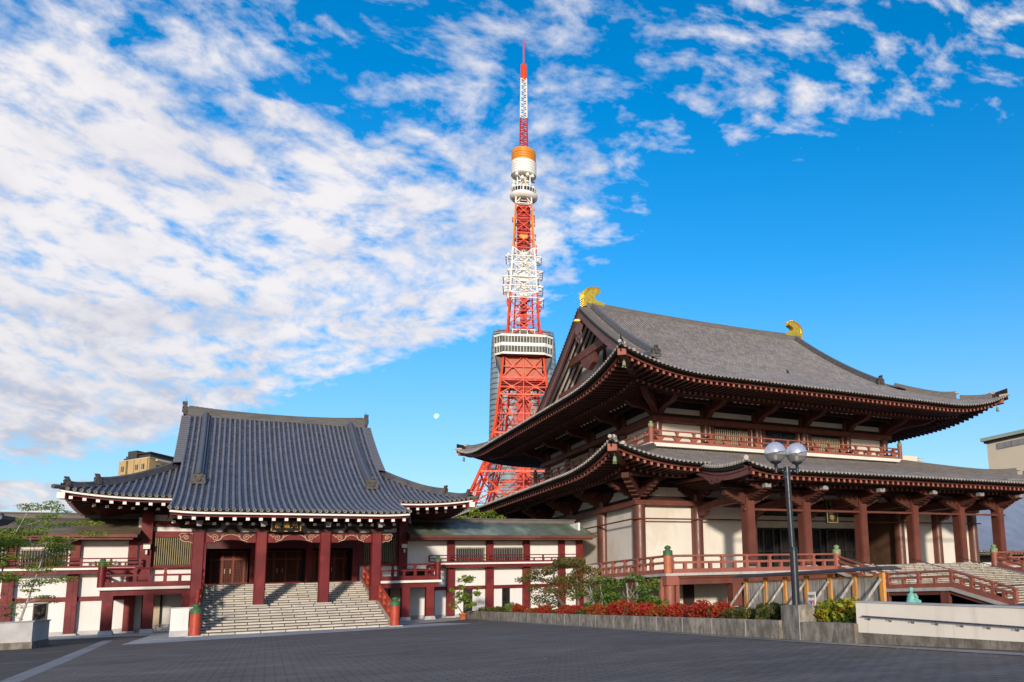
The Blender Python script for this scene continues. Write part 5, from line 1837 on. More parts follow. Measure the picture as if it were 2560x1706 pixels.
# ================================================================== CORRIDORS
def corridor(label, xs0, xs1, xu0, pill, wins, holes, roofm, xr0, xr1, railx, right_end):
    c = thing('covered_corridor', label, 'corridor', ((xs0 + xs1) / 2, 70, 0))
    mb = MB()
    mb.box(xu0, xs1, 70.0, 70.2, 4.06, 6.6, 0)
    mb.box(xs0, xs1, 70.03, 70.2, 0.28, 4.06, 0)
    mb.box(xs0, xs1, 69.93, 70.2, 0, 0.28, 1)
    mb.box(xu0, xs1, 75.8, 76, 0, 6.6, 0)
    mb.box(xs1 - 0.2, xs1, 70.2, 75.8, 0, 8.0, 0)
    mb.build('wall', [M['white'], M['granite']], c)
    for x in pill:
        mb = MB()
        mb.box(x - 0.27, x + 0.27, 69.62, 70.1, 4.46, 6.55, 0)
        mb.box(x - 0.30, x + 0.30, 69.6, 70.1, 0.12, 4.05, 0)
        mb.box(x - 0.06, x + 0.06, 69.58, 69.6, 0.12, 4.05, 0)
        mb.box(x - 0.42, x + 0.42, 69.4, 70.1, 0.0, 0.12, 1)
        mb.build('pillar', [M['red'], M['granite']], c)
    mb = MB()
    for a_, b_ in zip([xs0] + list(pill), list(pill) + [xs1]):
        if b_ - a_ > 0.9:
            mb.box(max(a_, xs0) + 0.3, min(b_, xs1) - 0.3, 69.85, 70.06, 2.28, 2.56, 0)
    mb.box(xu0, xs1, 69.5, 70.05, 6.33, 6.55, 1)
    mb.build('wall_beam', [M['red'], M['red_dark']], c)
    mb = MB()
    mb.box(xs0, railx, 68.8, 69.99, 4.31, 4.45, 0)
    mb.box(xs0, railx, 69.0, 69.3, 4.06, 4.31, 1)
    wk = mb.build('walkway', [M['whiteband'], M['red']], c)
    mb = MB()
    kouran(mb, (xs0, 69.0, 4.45), (railx + 0.25, 69.0, 4.45), 0.14, 0.36, 0.62, 1.62, 0.12, 0.04, (True, True), half=True)
    mb.build('railing', M['red'], wk)
    for x0, x1 in wins:
        mb = MB()
        mb.box(x0, x1, 69.97, 70.0, 4.6, 5.68, 1)
        for a_, b_, z0, z1 in ((x0 - 0.07, x0, 4.5, 5.8), (x1, x1 + 0.07, 4.5, 5.8), (x0, x1, 5.68, 5.8)):
            mb.box(a_, b_, 69.8, 70.0, z0, z1, 2)
        k = int((x1 - x0) / 0.15)
        for i in range(k):
            x = x0 + (x1 - x0) * (i + 0.5) / k
            mb.box(x - 0.014, x + 0.014, 69.85, 69.88, 4.5, 5.78, 0)
        mb.build('barred_window', [M['kerbstone'], M['glass_dark'], M['lattice_gold']], c)
    for x0, x1, z0, z1 in holes:
        mb = MB()
        mb.box(x0, x1, 70.0, 70.03, z0, z1, 0)
        for a_ in (x0, x1 - 0.06):
            mb.box(a_, a_ + 0.06, 69.95, 70.0, z0, z1, 1)
        mb.build('dark_doorway', [M['glass_dark'], M['dark_door']], c)
    # roof
    mb = MB()
    pr = [(68.0, 6.66), (69.3, 7.02), (71.0, 7.55), (73.0, 8.2)]
    full = pr + [(2 * 73 - y, z) for y, z in pr[-2::-1]]
    A = [Vector((xr0, y, z)) for y, z in full]
    B = [Vector((xr1 - 0.25 * abs(y - 73) / 5 * 0 , y, z)) for y, z in full]
    mb.strip(A, B, 0, True)
    lowr = [(y, z - 0.14) for y, z in full]
    mb.add([(xr1, y, z) for y, z in full] + [(xr1, y, z) for y, z in lowr[::-1]], [tuple(range(2 * len(full)))], 1)
    mb.add([(xr0, y, z) for y, z in full] + [(xr0, y, z) for y, z in lowr[::-1]], [tuple(range(2 * len(full)))[::-1]], 1)
    for y0, y1 in ((68.02, 68.3),):
        mb.box(xr0, xr1 - 0.1, 68.02, 68.2, 6.44, 6.655, 1)
        mb.box(xr0, xr1 - 0.35, 68.2, 68.45, 6.30, 6.50, 1)
        mb.box(xr0, xr1 - 0.9, 68.45, 70.0, 6.56, 6.62, 2)
    ro = mb.build('roof', [roofm, M['hafu'] if roofm is M['copper'] else M['brown_dark'], M['red_dark']], c)
    ro.data.materials[1] = M['brown']
    mb = MB()
    mb.box(xr0, xr1 - 0.25, 72.75, 73.25, 8.1, 8.42, 0)
    mb.box(xr0, xr1 - 0.15, 72.65, 73.35, 8.42, 8.50, 0)
    mb.build('ridge', M['ridge_grey'], ro)
    return c


corridor('right covered corridor with green copper roof and white panels between red pillars', 14.66, 28.2, 12.95, (16.55, 19.8, 23.02, 26.25, 27.95),
         ((16.98, 19.33), (20.12, 22.72)), ((14.75, 15.35, 0.3, 2.28), (17.68, 18.42, 0.3, 2.28), (20.95, 21.62, 0.3, 2.28)), M['copper'], 12.95, 28.95, 27.2, True)
corridor('left covered corridor with brown grey roof, half hidden by a young tree', -34, -4.76, -34, (-31, -28, -25, -21.7, -18.4, -15.0, -11.7, -8.35, -5.15),
         ((-11.18, -8.9), (-14.5, -12.2)), ((-10.35, -9.6, 0.3, 2.2), (-6.62, -6.2, 0.3, 2.3)), M['shingle'], -34.5, -4.74, -4.9, False)

# ================================================================== FURNITURE ALONG THE PLAZA
pw = thing('planter_wall', 'long low stained concrete planter wall curving off beside the plaza', 'planter', (PX(40), 40, 0))
pw['label'] = 'long low stained concrete planter wall in front of the red bushes'
mb = MB()


def wall_seg(mb, y0, y1, z, th=0.32, m=0):
    x0, x1 = PX(y0), PX(y1)
    vs = [(x0, y0, 0), (x0 + th, y0, 0), (x1 + th, y1, 0), (x1, y1, 0)]
    mb.add(vs + [(a, b, z) for a, b, _ in vs], [(4, 5, 6, 7), (0, 1, 5, 4), (1, 2, 6, 5), (2, 3, 7, 6), (3, 0, 4, 7)], m)


wall_seg(mb, 20.6, 65.5, 0.54)
mb.box(PX(65.5), 22, 65.5, 65.8, 0, 0.54)
for k in range(19):
    y = 22.6 + k * 2.32
    x = PX(y)
    mb.box(x - 0.004, x + 0.1, y - 0.03, y + 0.03, 0, 0.545, 1)
mb.build('wall', [M['concrete'], M['granite']], pw)
pr_ = thing('planter_wall', 'short stained concrete planter wall between the lamp block and the cream ramp wall', 'planter', (14.5, 18, 0))
mb = MB()
wall_seg(mb, 16.95, 19.45, 0.52)
mb.build('wall', M['concrete'], pr_)
lp = thing('lamp_block', 'tall square stained concrete block carrying the black lamp post', 'pedestal', (14.9, 20, 0))
mb = MB()
c4 = [(14.6, 19.5), (15.25, 19.47), (15.42, 20.6), (14.77, 20.63)]
mb.prism(c4, 'z', 0.0, 0.985, 0)
mb.prism([(a * 0.94 + 15.01 * 0.06, b * 0.94 + 20.05 * 0.06) for a, b in c4], 'z', 0.985, 1.005, 0)
mb.build('block', M['concrete'], lp)
mb = MB()
mb.beam((14.6, 19.497, 0.0), (14.6, 19.497, 0.98), 0.02, 0.02, 0)
mb.build('corner_joint', M['granite'], lp)

# street lamp
sl = thing('street_lamp', 'black twin globe street lamp on the concrete block', 'street lamp', (14.83, 19.92, 1.0))
mb = MB()
mb.tube([(14.83, 19.92, 1.0), (14.83, 19.92, 2.6)], 0.118, 16, 0)
mb.tube([(14.83, 19.92, 2.6), (14.83, 19.92, 2.72)], [0.118, 0.092], 16, 0)
mb.tube([(14.79, 19.92, 2.72), (14.74, 19.92, 5.05)], 0.090, 16, 0)
mb.tube([(14.74, 19.92, 4.78), (14.735, 19.92, 5.16)], 0.10, 16, 0)
for z in (4.85, 5.0):
    for k in range(4):
        a = k * pi / 2 + 0.5
        mb.tube([(14.74 + 0.1 * cos(a), 19.92 + 0.1 * sin(a), z), (14.74 + 0.125 * cos(a), 19.92 + 0.125 * sin(a), z)], 0.014, 6, 1)
mb.build('pole', [M['blackpaint'], M['steel']], sl)
mb = MB()
mb.tube([(14.36, 19.92, 5.08), (15.12, 19.92, 5.10)], 0.035, 8, 0)
mb.build('arm', M['blackpaint'], sl)
glb = bpy.data.materials.new('smoked_globe')
glb.use_nodes = True
h = NG(glb.node_tree)
pb = glb.node_tree.nodes['Principled BSDF']
pb.inputs['Base Color'].default_value = (0.30, 0.30, 0.31, 1)
pb.inputs['Roughness'].default_value = 0.06
tb = h.n('ShaderNodeBsdfTransparent')
tb.inputs[0].default_value = (0.75, 0.75, 0.76, 1)
mx = h.n('ShaderNodeMixShader')
mx.inputs[0].default_value = 0.42
h.link(tb.outputs[0], mx.inputs[1])
h.link(pb.outputs[0], mx.inputs[2])
h.link(mx.outputs[0], glb.node_tree.nodes['Material Output'].inputs['Surface'])
M['globe_top'] = mat('silvered_globe', (0.62, 0.62, 0.66), 0.22, 0.03, 1.0, metal=0.55, spec=0.6)
for x, z in ((14.33, 5.58), (15.13, 5.60)):
    gl = MB()
    n_, m_ = 28, 18
    R_ = 0.33
    vs, fs, ms = [], [], []
    tl = Matrix.Rotation(radians(-9), 3, 'Y')
    for i in range(m_ + 1):
        th = pi * i / m_
        for k in range(n_):
            p = tl @ Vector((R_ * sin(th) * cos(2 * pi * k / n_), R_ * sin(th) * sin(2 * pi * k / n_), R_ * cos(th)))
            vs.append((x + p.x, 19.92 + p.y, z + p.z))
    top = [(i * n_ + k, (i + 1) * n_ + k, (i + 1) * n_ + (k + 1) % n_, i * n_ + (k + 1) % n_) for i in range(m_) for k in range(n_)]
    gl.add(vs, top[:9 * n_], 0, True)
    gl.add(vs, top[9 * n_:], 1, True)
    gb = gl.build('globe', [M['globe_top'], glb], sl)
    mb = MB()
    mb.lathe([(0.05, 0.0), (0.06, 0.1), (0.045, 0.22), (0.0, 0.26)], (x, 19.92, z - 0.24), 10, 0)
    mb.build('bulb', M['whiteband'], gb)
    mb = MB()
    mb.lathe([(0.045, -0.62), (0.05, -0.5), (0.05, -0.36), (0.17, -0.30), (0.17, -0.26), (0.13, -0.24)], (x, 19.92, z), 14, 0)
    mb.build('globe_holder', M['blackpaint'], gb)

# ramp wall with handrail
rw = thing('ramp_wall', 'cream plastered ramp wall with a stained base and a pipe handrail', 'wall', (14.85, 14.5, 0))
base = [(14.62, 17.0), (14.861, 14.5), (15.10, 12.04), (15.875, 4.0)]
ztop = [1.076, 0.985, 0.905, 0.62]
zb = [0.29, 0.235, 0.178, 0.02]
mb = MB()
th = 0.34
A0 = [Vector((x, y, b)) for (x, y), b in zip(base, zb)]
A1 = [Vector((x, y, t)) for (x, y), t in zip(base, ztop)]
B1 = [Vector((x + th, y, t)) for (x, y), t in zip(base, ztop)]
B0 = [Vector((x + th, y, 0)) for x, y in base]
mb.strip(A0, A1)
mb.strip(A1, B1)
mb.strip(B1, B0)
mb.add([A0[0], A1[0], B1[0], B0[0]], [(0, 1, 2, 3)])
mb.build('plaster', M['rampwall'], rw)
mb = MB()
C0 = [Vector((x - 0.03, y + (0.03 if i == 0 else 0), 0)) for i, (x, y) in enumerate(base)]
C1 = [Vector((x - 0.03, y + (0.03 if i == 0 else 0), b)) for i, ((x, y), b) in enumerate(zip(base, zb))]
D1 = [Vector((x + 0.05, y + (0.03 if i == 0 else 0), b)) for i, ((x, y), b) in enumerate(zip(base, zb))]
mb.strip(C0, C1)
mb.strip(C1, D1)
mb.add([C0[0], C1[0], (14.97, 17.03, zb[0]), (14.97, 17.03, 0)], [(0, 1, 2, 3)])
mb.build('base', M['concrete_base'], rw)
mb = MB()
D = [Vector((x - 0.03, y + (0.03 if i == 0 else 0), t + 0.002)) for i, ((x, y), t) in enumerate(zip(base, ztop))]
D2 = [p + Vector((th + 0.06, 0, 0)) for p in D]
E1 = [p + Vector((0, 0, 0.025)) for p in D]
E2 = [p + Vector((0, 0, 0.025)) for p in D2]
for a_, b_ in ((D, E1), (E1, E2), (E2, D2), (D2, D)):
    mb.strip(a_, b_)
mb.add([D[0], E1[0], E2[0], D2[0]], [(0, 1, 2, 3)])
mb.build('coping', M['granite'], rw)
mb = MB()
M['bluepipe'] = mat('blue_grey_pipe', (0.10, 0.11, 0.16), 0.25, 0.1, 2, metal=0.6)
wx = lambda y: 14.62 + (17.0 - y) * 0.0966
rz_ = lambda y: 0.715 - (16.7 - y) * 0.0465
ysr = [16.72, 15.6, 14.5, 13.3, 12.0, 8.0, 5.0]
mb.tube([(wx(y) - 0.07, y, rz_(y)) for y in ysr], 0.021, 8, 0)
hr = mb.build('handrail', M['bluepipe'], rw)
for k in range(13):
    y = 16.55 - k * 0.72
    mb = MB()
    mb.tube([(wx(y) - 0.07, y, rz_(y)), (wx(y) - 0.07, y, rz_(y) - 0.05), (wx(y), y, rz_(y) - 0.07)], 0.012, 6, 0)
    mb.box(wx(y) - 0.014, wx(y) + 0.002, y - 0.05, y + 0.05, rz_(y) - 0.10, rz_(y) - 0.045, 0)
    mb.build('rail_bracket', M['steel'], hr)

# timber screen
ts_ = thing('timber_screen', 'weathered plank screen with orange posts and a dark cap in front of the main hall', 'fence', (22, 28.6, 0.38))
py_ = [33.41, 31.75, 30.2, 28.62, 27.01, 25.45, 23.86]
pz_ = [2.02, 2.01, 2.0, 1.99, 1.98, 1.97, 1.96]
for y, z in zip(py_, pz_):
    mb = MB()
    mb.box(21.86, 22.0, y - 0.105, y + 0.105, 0.38, z, 0)
    mb.build('post', M['orangewood'], ts_)
for (y0, y1) in zip(py_[:-1], py_[1:]):
    mb = MB()
    n_ = 6
    for k in range(n_):
        a_ = y0 - 0.106 + (y1 - y0 + 0.212) * k / n_
        b_ = y0 - 0.106 + (y1 - y0 + 0.212) * (k + 1) / n_ + 0.008
        mb.box(21.95 + 0.006 * (k % 2), 21.99, b_, a_, 0.5, 1.80, 0)
    mb.build('plank_panel', M['greywood'], ts_)
    mb = MB()
    mb.box(21.93, 22.0, y1 + 0.106, y0 - 0.106, 1.80, 1.86, 0)
    mb.build('panel_rail', M['orangewood'], ts_)
mb = MB()
mb.prism([(21.45, 2.06), (22.45, 2.06), (22.45, 2.10), (21.95, 2.2), (21.45, 2.12)], 'y', 23.3, 33.9, 0)
mb.build('cap', M['darkmetal'], ts_)
for y, z in zip(py_, pz_):
    mb = MB()
    mb.beam((21.84, y, 1.72), (21.05, y + 0.55, 0.42), 0.10, 0.10, 0)
    mb.build('brace', M['greywood'], ts_)
tg = thing('toilet_sign', 'small white sign reading TOILET with blue and red figures on the timber screen', 'sign', (21.2, 27.3, 0.38))
mb = MB()
mb.box(21.18, 21.21, 27.12, 27.62, 0.62, 1.30, 0)
mb.box(21.21, 21.25, 27.33, 27.41, 0.3, 0.62, 0)
mb.build('board', M['whiteband'], tg)
M['ink'] = mat('black_ink', (0.02, 0.02, 0.025), 0.6)
M['bluefig'] = mat('blue_figure', (0.03, 0.08, 0.42), 0.6)
M['redfig'] = mat('red_figure', (0.5, 0.03, 0.04), 0.6)
rotx = Matrix.Rotation(radians(-90), 3, 'Z') @ Matrix.Rotation(radians(90), 3, 'X')
lettering('lettering', 'TOILET', 0.145, (21.17, 27.37, 1.12), rotx, M['ink'], tg, 0.003)
for dy, m_ in ((0.1, M['bluefig']), (-0.1, M['redfig'])):
    mb = MB()
    y = 27.37 + dy
    mb.box(21.168, 21.178, y - 0.085, y + 0.085, 0.66, 0.95, 0)
    mb.box(21.164, 21.168, y - 0.03, y + 0.03, 0.70, 0.84, 1)
    mb.tube([(21.163, y, 0.885), (21.168, y, 0.885)], 0.03, 8, 1)
    mb.build('pictogram', [m_, M['whiteband']], tg)

# kneeling statue behind the ramp wall
jz = thing('praying_statue', 'small verdigris statue of a kneeling figure with joined hands above the ramp wall', 'statue', (17.4, 17.75, 0.0))
mb = MB()
sx, sy, sz = 17.4, 17.75, 0.92
prof = [(0.235, 0.0), (0.24, 0.03), (0.21, 0.06), (0.165, 0.12), (0.15, 0.2), (0.135, 0.27), (0.09, 0.31), (0.05, 0.325), (0.045, 0.345)]
n_ = 18
vs = []
for r, z in prof:
    for k in range(n_):
        a = 2 * pi * k / n_
        fx = cos(a) * r * (1.35 if z < 0.1 and cos(a) > 0 else 1.0)
        vs.append((sx + fx * 0.83 + sin(a) * 0.0, sy + sin(a) * r * 0.85, sz + z))
mb.add(vs, [(i * n_ + k, i * n_ + (k + 1) % n_, (i + 1) * n_ + (k + 1) % n_, (i + 1) * n_ + k) for i in range(len(prof) - 1) for k in range(n_)], 0, True)
mb.lathe([(0.0, -0.085), (0.045, -0.075), (0.068, -0.03), (0.072, 0.01), (0.062, 0.05), (0.035, 0.075), (0.0, 0.085)], (sx + 0.015, sy, sz + 0.405), 16, 0)
mb.tube([(sx + 0.075, sy, sz + 0.39), (sx + 0.098, sy, sz + 0.385)], [0.018, 0.006], 6, 0)
for sg in (-1, 1):
    mb.tube([(sx, sy + sg * 0.125, sz + 0.27), (sx + 0.05, sy + sg * 0.155, sz + 0.19), (sx + 0.15, sy + sg * 0.03, sz + 0.235), (sx + 0.175, sy + sg * 0.012, sz + 0.30)], [0.05, 0.055, 0.036, 0.018], 8, 0)
    mb.tube([(sx + 0.02, sy + sg * 0.09, sz + 0.06), (sx + 0.24, sy + sg * 0.085, sz + 0.06)], [0.085, 0.06], 10, 0)
    mb.tube([(sx, sy + sg * 0.15, sz + 0.17), (sx + 0.08, sy + sg * 0.15, sz + 0.08)], [0.05, 0.07], 8, 0)
    mb.tube([(sx + 0.015, sy + sg * 0.07, sz + 0.40), (sx + 0.015, sy + sg * 0.085, sz + 0.39)], [0.02, 0.012], 6, 0)
mb.build('figure', M['verdigris'], jz)
mb = MB()
mb.box(sx - 0.35, sx + 0.45, sy - 0.35, sy + 0.35, 0.36, 0.86, 0)
mb.box(sx - 0.26, sx + 0.34, sy - 0.26, sy + 0.26, 0.86, 0.922, 1)
mb.build('plinth', [M['granite'], M['verdigris']], jz)

# white screen board beside the steps, low bench frame, left planter
wb = thing('plaster_block', 'white plastered low wall block with grey base left of the stone steps', 'wall', (-1.6, 54.7, 0))
mb = MB()
mb.box(-2.12, -1.28, 54.5, 55.0, 0.33, 1.55, 0)
mb.box(-2.14, -1.26, 54.47, 55.03, 0.0, 0.33, 1)
mb.box(-2.16, -1.24, 54.45, 55.05, 1.55, 1.60, 1)
mb.build('block', [M['white'], M['granite']], wb)
wr = thing('white_screen', 'thin white post panel right behind the right end of the stone steps', 'wall', (9.95, 54.6, 0))
mb = MB()
mb.box(9.68, 9.76, 54.3, 55.0, 0.02, 1.5, 0)
mb.box(9.66, 9.78, 54.28, 55.02, 1.5, 1.53, 1)
mb.build('panel', [M['white'], M['granite']], wr)
bf = thing('pipe_stand', 'low grey pipe stand under the left balcony near the shutter', 'stand', (-2.9, 66.5, 0))
mb = MB()
for x in (-3.3, -2.95, -2.6, -2.3):
    mb.tube([(x, 65.2, 0.05), (x, 65.2, 0.5)], 0.035, 6, 0)
mb.tube([(-3.35, 65.2, 0.5), (-2.05, 65.2, 0.5)], 0.035, 6, 0)
mb.tube([(-3.35, 65.2, 0.12), (-2.2, 65.2, 0.12)], 0.035, 6, 0)
mb.build('frame', M['granite'], bf)
pl = thing('left_planter', 'pale grey walled planter with mossy base holding the young tree', 'planter', (-8, 49, 0))
pl.name = 'tree_planter'
ROOT['tree_planter'] = Vector((-8, 49, 0))
mb = MB()
mb.box(-16, -7.03, 47.84, 48.15, 0.30, 1.17, 0)
mb.box(-7.33, -7.03, 48.15, 52.2, 0.30, 1.17, 0)
mb.box(-16, -6.98, 47.80, 48.19, 1.17, 1.23, 2)
mb.box(-7.38, -6.98, 48.19, 52.25, 1.17, 1.23, 2)
mb.box(-16, -7.0, 47.81, 48.15, 0.0, 0.30, 1)
mb.box(-7.33, -7.0, 48.15, 52.2, 0.0, 0.30, 1)
mb.build('wall', [M['granite'], M['concrete_base'], M['kerbstone']], pl)
mb = MB()
mb.box(-16, -7.34, 48.16, 52.2, 0.2, 1.05, 0)
mb.build('soil', M['soil'], pl)
mb = MB()
for k in range(12):
    y = 64.2 + 0.26 * k * 0.35
    mb.tube([(25.7 + k * 0.09, 62.5, 2.6), (25.7 + k * 0.09, 62.5, 3.9)], 0.016, 5, 0)
mb.tube([(25.65, 62.5, 3.9), (26.75, 62.5, 3.9)], 0.02, 5, 0)
mb.tube([(25.65, 62.5, 2.7), (26.75, 62.5, 2.7)], 0.02, 5, 0)
gt = thing('metal_gate', 'thin barred metal gate between the right corridor and the veranda', 'gate', (26.2, 62.5, 2.5))
mb.build('bars', M['steel'], gt)
# ================================================================== VEGETATION
def leaf(mb, p, size, rng, m=0, up=0.35, elong=1.5):
    d = Vector((rng.gauss(0, 1), rng.gauss(0, 1), rng.gauss(0, 1) * 0.7)).normalized()
    n = Vector((rng.gauss(0, 1), rng.gauss(0, 1), rng.gauss(0, 1) + up)).normalized()
    e = d.cross(n)
    if e.length < 1e-3:
        return
    e.normalize()
    s = size * rng.uniform(0.65, 1.3)
    a, b = d * (s * elong * 0.5), e * (s * 0.5)
    u_ = (rng.random(), rng.random())
    mb.add([p - a, p + b * 0.9 - a * 0.1, p + a, p - b * 0.9 - a * 0.1], [(0, 1, 2, 3)], m, False, [u_] * 4)


def clump(mb, c, r, n, size, rng, m=0, hollow=0.45, elong=1.5):
    c = Vector(c)
    for _ in range(n):
        while True:
            q = Vector((rng.uniform(-1, 1), rng.uniform(-1, 1), rng.uniform(-1, 1)))
            L_ = q.length
            if hollow < L_ < 1:
                break
        leaf(mb, c + Vector((q.x * r[0], q.y * r[1], q.z * r[2])), size, rng, m, 0.35, elong)


def shrub(name, label, cat, c, half, h, n, size, leafm, seed, group, blobs=9, flat=False, stems=8):
    """half = (along x, along y) half sizes; rounded heap of leaf clumps"""
    rng = random.Random(seed)
    t = thing(name, label, cat, c, group)
    mb = MB()
    C = Vector(c)
    for k in range(blobs):
        a = rng.uniform(0, 2 * pi)
        q = sqrt(rng.random()) * 0.72
        rx = half[0] * rng.uniform(0.38, 0.58)
        ry = half[1] * rng.uniform(0.30, 0.48)
        ex, ey = cos(a) * q * half[0], sin(a) * q * half[1]
        dome = h * (0.96 if flat else (1 - 0.42 * q * q)) * rng.uniform(0.86, 1.06)
        rzz = dome * 0.30
        clump(mb, C + Vector((ex, ey, dome - rzz)), (rx, ry, rzz), n // blobs // 2, size, rng, 0)
        clump(mb, C + Vector((ex * 1.05, ey * 1.05, dome * 0.42)), (rx * 1.05, ry * 1.05, dome * 0.42), n // blobs // 2, size, rng, 0, 0.3)
    mb.build('foliage', leafm, t)
    mb = MB()
    for k in range(stems):
        a = 2 * pi * k / stems + rng.uniform(-.3, .3)
        q = rng.uniform(0.3, 0.7)
        mb.tube([C, C + Vector((cos(a) * half[0] * q * 0.5, sin(a) * half[1] * q * 0.5, h * 0.4)), C + Vector((cos(a) * half[0] * q, sin(a) * half[1] * q, h * 0.8))], [0.022, 0.016, 0.007], 5, 0)
    mb.build('stems', M['bark'], t)
    return t


GR = 'red leaved bushes along the planter wall'
Z0 = 0.38
red = [
    ('small scarlet bush at the far end of the planter beside the green hedge', 17.01, 53.35, 0.42, 1.0, 0.72, 'leaf_red'),
    ('low orange and green bush between two small scarlet bushes', 16.86, 49.85, 0.42, 1.15, 0.46, 'leaf_mixed'),
    ('small scarlet bush just left of the bronze leaved garden tree', 16.76, 47.4, 0.42, 1.2, 0.62, 'leaf_red'),
    ('long scarlet bush under the leaning trunk of the bronze leaved tree', 16.62, 42.5, 0.5, 2.4, 0.66, 'leaf_red'),
    ('rusty red bush in front of the trunks of the green garden shrubs', 16.34, 38.0, 0.5, 1.25, 0.74, 'leaf_mixed'),
    ('bright scarlet bush, tallest in front of the green garden shrubs', 16.3, 35.4, 0.55, 1.4, 0.86, 'leaf_red'),
    ('scarlet bush directly left of the round veranda corner post', 16.15, 32.7, 0.5, 1.2, 0.80, 'leaf_red'),
    ('dull red bush at the foot of the round veranda corner post', 15.97, 30.7, 0.46, 0.95, 0.68, 'leaf_mixed'),
    ('red bush with a green patch at its base, second largest on the right', 15.98, 29.0, 0.5, 1.0, 0.70, 'leaf_red'),
    ('largest red bush, dome shaped, beside the square veranda post', 15.98, 26.7, 0.62, 1.35, 0.88, 'leaf_red'),
]
for i, (lab, x, y, hx, hy, hh, lm) in enumerate(red):
    shrub('red_bush', lab, 'bush', (x, y, Z0), (hx, hy), hh, int(1500 + 900 * hy), 0.075, M[lm], 10 + i, GR, 9)
shrub('hedge', 'clipped olive green hedge between the largest red bush and the lamp block', 'hedge', (15.78, 24.3, Z0), (0.5, 1.15), 0.54, 2600, 0.055, M['leaf_olive'], 31, None, 12, True)
shrub('hydrangea_bush', 'dark green hydrangea bush left of the lamp block', 'bush', (15.66, 22.3, Z0), (0.5, 0.85), 0.72, 1300, 0.12, M['leaf_dark'], 32, None, 8)
shrub('hydrangea_bush', 'yellow green hydrangea bush right behind the lamp block', 'bush', (15.55, 19.25, Z0), (0.45, 0.62), 0.84, 900, 0.13, M['leaf_hydrangea'], 33, None, 8)
shrub('hydrangea_bush', 'bright yellow green hydrangea bush against the end of the ramp wall', 'bush', (15.5, 18.2, Z0), (0.45, 0.66), 0.86, 900, 0.13, M['leaf_hydrangea'], 34, None, 8)
shrub('hedge', 'long low olive hedge at the far end of the planter', 'hedge', (17.75, 60.3, Z0), (0.8, 4.6), 0.52, 3800, 0.07, M['leaf_olive'], 35, None, 16, True)
shrub('fern_tuft', 'feathery light green tuft between the far hedge and the first scarlet bush', 'plant', (17.3, 55.6, Z0), (0.4, 0.8), 0.95, 700, 0.06, M['leaf_fresh'], 36, None, 6)
shrub('low_bush', 'olive bush between two scarlet bushes under the garden tree', 'bush', (16.45, 40.2, Z0), (0.45, 1.1), 0.46, 1500, 0.06, M['leaf_olive'], 37, None, 7)
shrub('low_bush', 'small green bush filling the gap beneath the garden tree', 'bush', (16.95, 45.2, Z0), (0.4, 1.3), 0.42, 1200, 0.06, M['leaf_olive'], 38, None, 7)
mb = MB()
rng = random.Random(5)
for k in range(2600):
    y = rng.uniform(17.2, 64)
    x = PX(y) + 0.35 + rng.random() ** 1.6 * 3.0
    leaf(mb, Vector((x, y, 0.40 + 0.10 * rng.random())), 0.10, rng, 0, 0.6, 2.2)
tag(mb.build('ground_cover', M['leaf_olive']), kind='stuff')


def tree(name, label, c, limbs, clumps, leafm, barkm, size, seed, group=None, elong=1.5):
    """limbs: list of (points, radius start, radius end); clumps: (centre, radii, leaves)"""
    rng = random.Random(seed)
    t = thing(name, label, 'tree', c, group)
    mb = MB()
    for pts, r0, r1 in limbs:
        n_ = len(pts)
        mb.tube([Vector(p) for p in pts], [r0 + (r1 - r0) * i / (n_ - 1) for i in range(n_)], 7, 0)
    mb.build('trunk', barkm, t)
    mb = MB()
    for cc, rr, n_ in clumps:
        clump(mb, cc, rr, n_, size, rng, 0, 0.15, elong)
    mb.build('crown', leafm, t)
    return t


rng = random.Random(77)
# bronze garden tree with layered pads
c = (17.45, 45.4, 0.38)
limbs = [([(17.45, 44.6, 0.38), (17.55, 46.4, 0.95), (17.7, 48.0, 1.5), (17.9, 49.0, 2.2), (18.0, 49.2, 3.2)], 0.14, 0.05),
         ([(17.6, 44.2, 0.38), (17.65, 44.3, 1.3), (17.75, 44.6, 2.2), (17.9, 45.8, 3.2)], 0.11, 0.04),
         ([(17.9, 49.0, 2.2), (18.1, 51.4, 2.5), (18.2, 53.4, 2.7)], 0.05, 0.02),
         ([(17.75, 44.6, 2.2), (17.8, 43.2, 2.5), (17.8, 42.4, 2.6)], 0.04, 0.015),
         ([(17.7, 48.0, 1.5), (17.7, 50.2, 1.5), (17.7, 51.5, 1.4)], 0.04, 0.015)]
cl = []
for cy, cz, ry, rz, n_ in ((47.8, 3.45, 2.4, 0.28, 520), (50.4, 3.1, 2.0, 0.28, 420), (45.2, 3.35, 1.9, 0.30, 420), (52.8, 2.75, 1.7, 0.22, 330), (43.6, 2.85, 1.6, 0.28, 330),
                           (49.0, 2.5, 1.8, 0.28, 350), (46.2, 2.3, 1.7, 0.28, 330), (51.6, 1.95, 1.3, 0.25, 220), (43.8, 2.05, 1.3, 0.3, 260), (47.6, 1.8, 1.5, 0.3, 260),
                           (51.2, 1.35, 1.2, 0.38, 230), (49.6, 0.95, 1.0, 0.35, 200), (45.0, 1.5, 1.2, 0.3, 180)):
    for k in range(4):
        cl.append(((17.8 + rng.uniform(-0.5, 0.6), cy + rng.uniform(-0.6, 0.6) * ry, cz + rng.uniform(-0.14, 0.14)), (0.5, ry * 0.45, rz), n_ // 4))
cl = [(a, b, int(c_ * 1.9)) for a, b, c_ in cl]
tree('garden_tree', 'bronze leaved garden tree with a leaning trunk in front of the right corridor', c, limbs, cl, M['leaf_pine'], M['bark'], 0.09, 3)
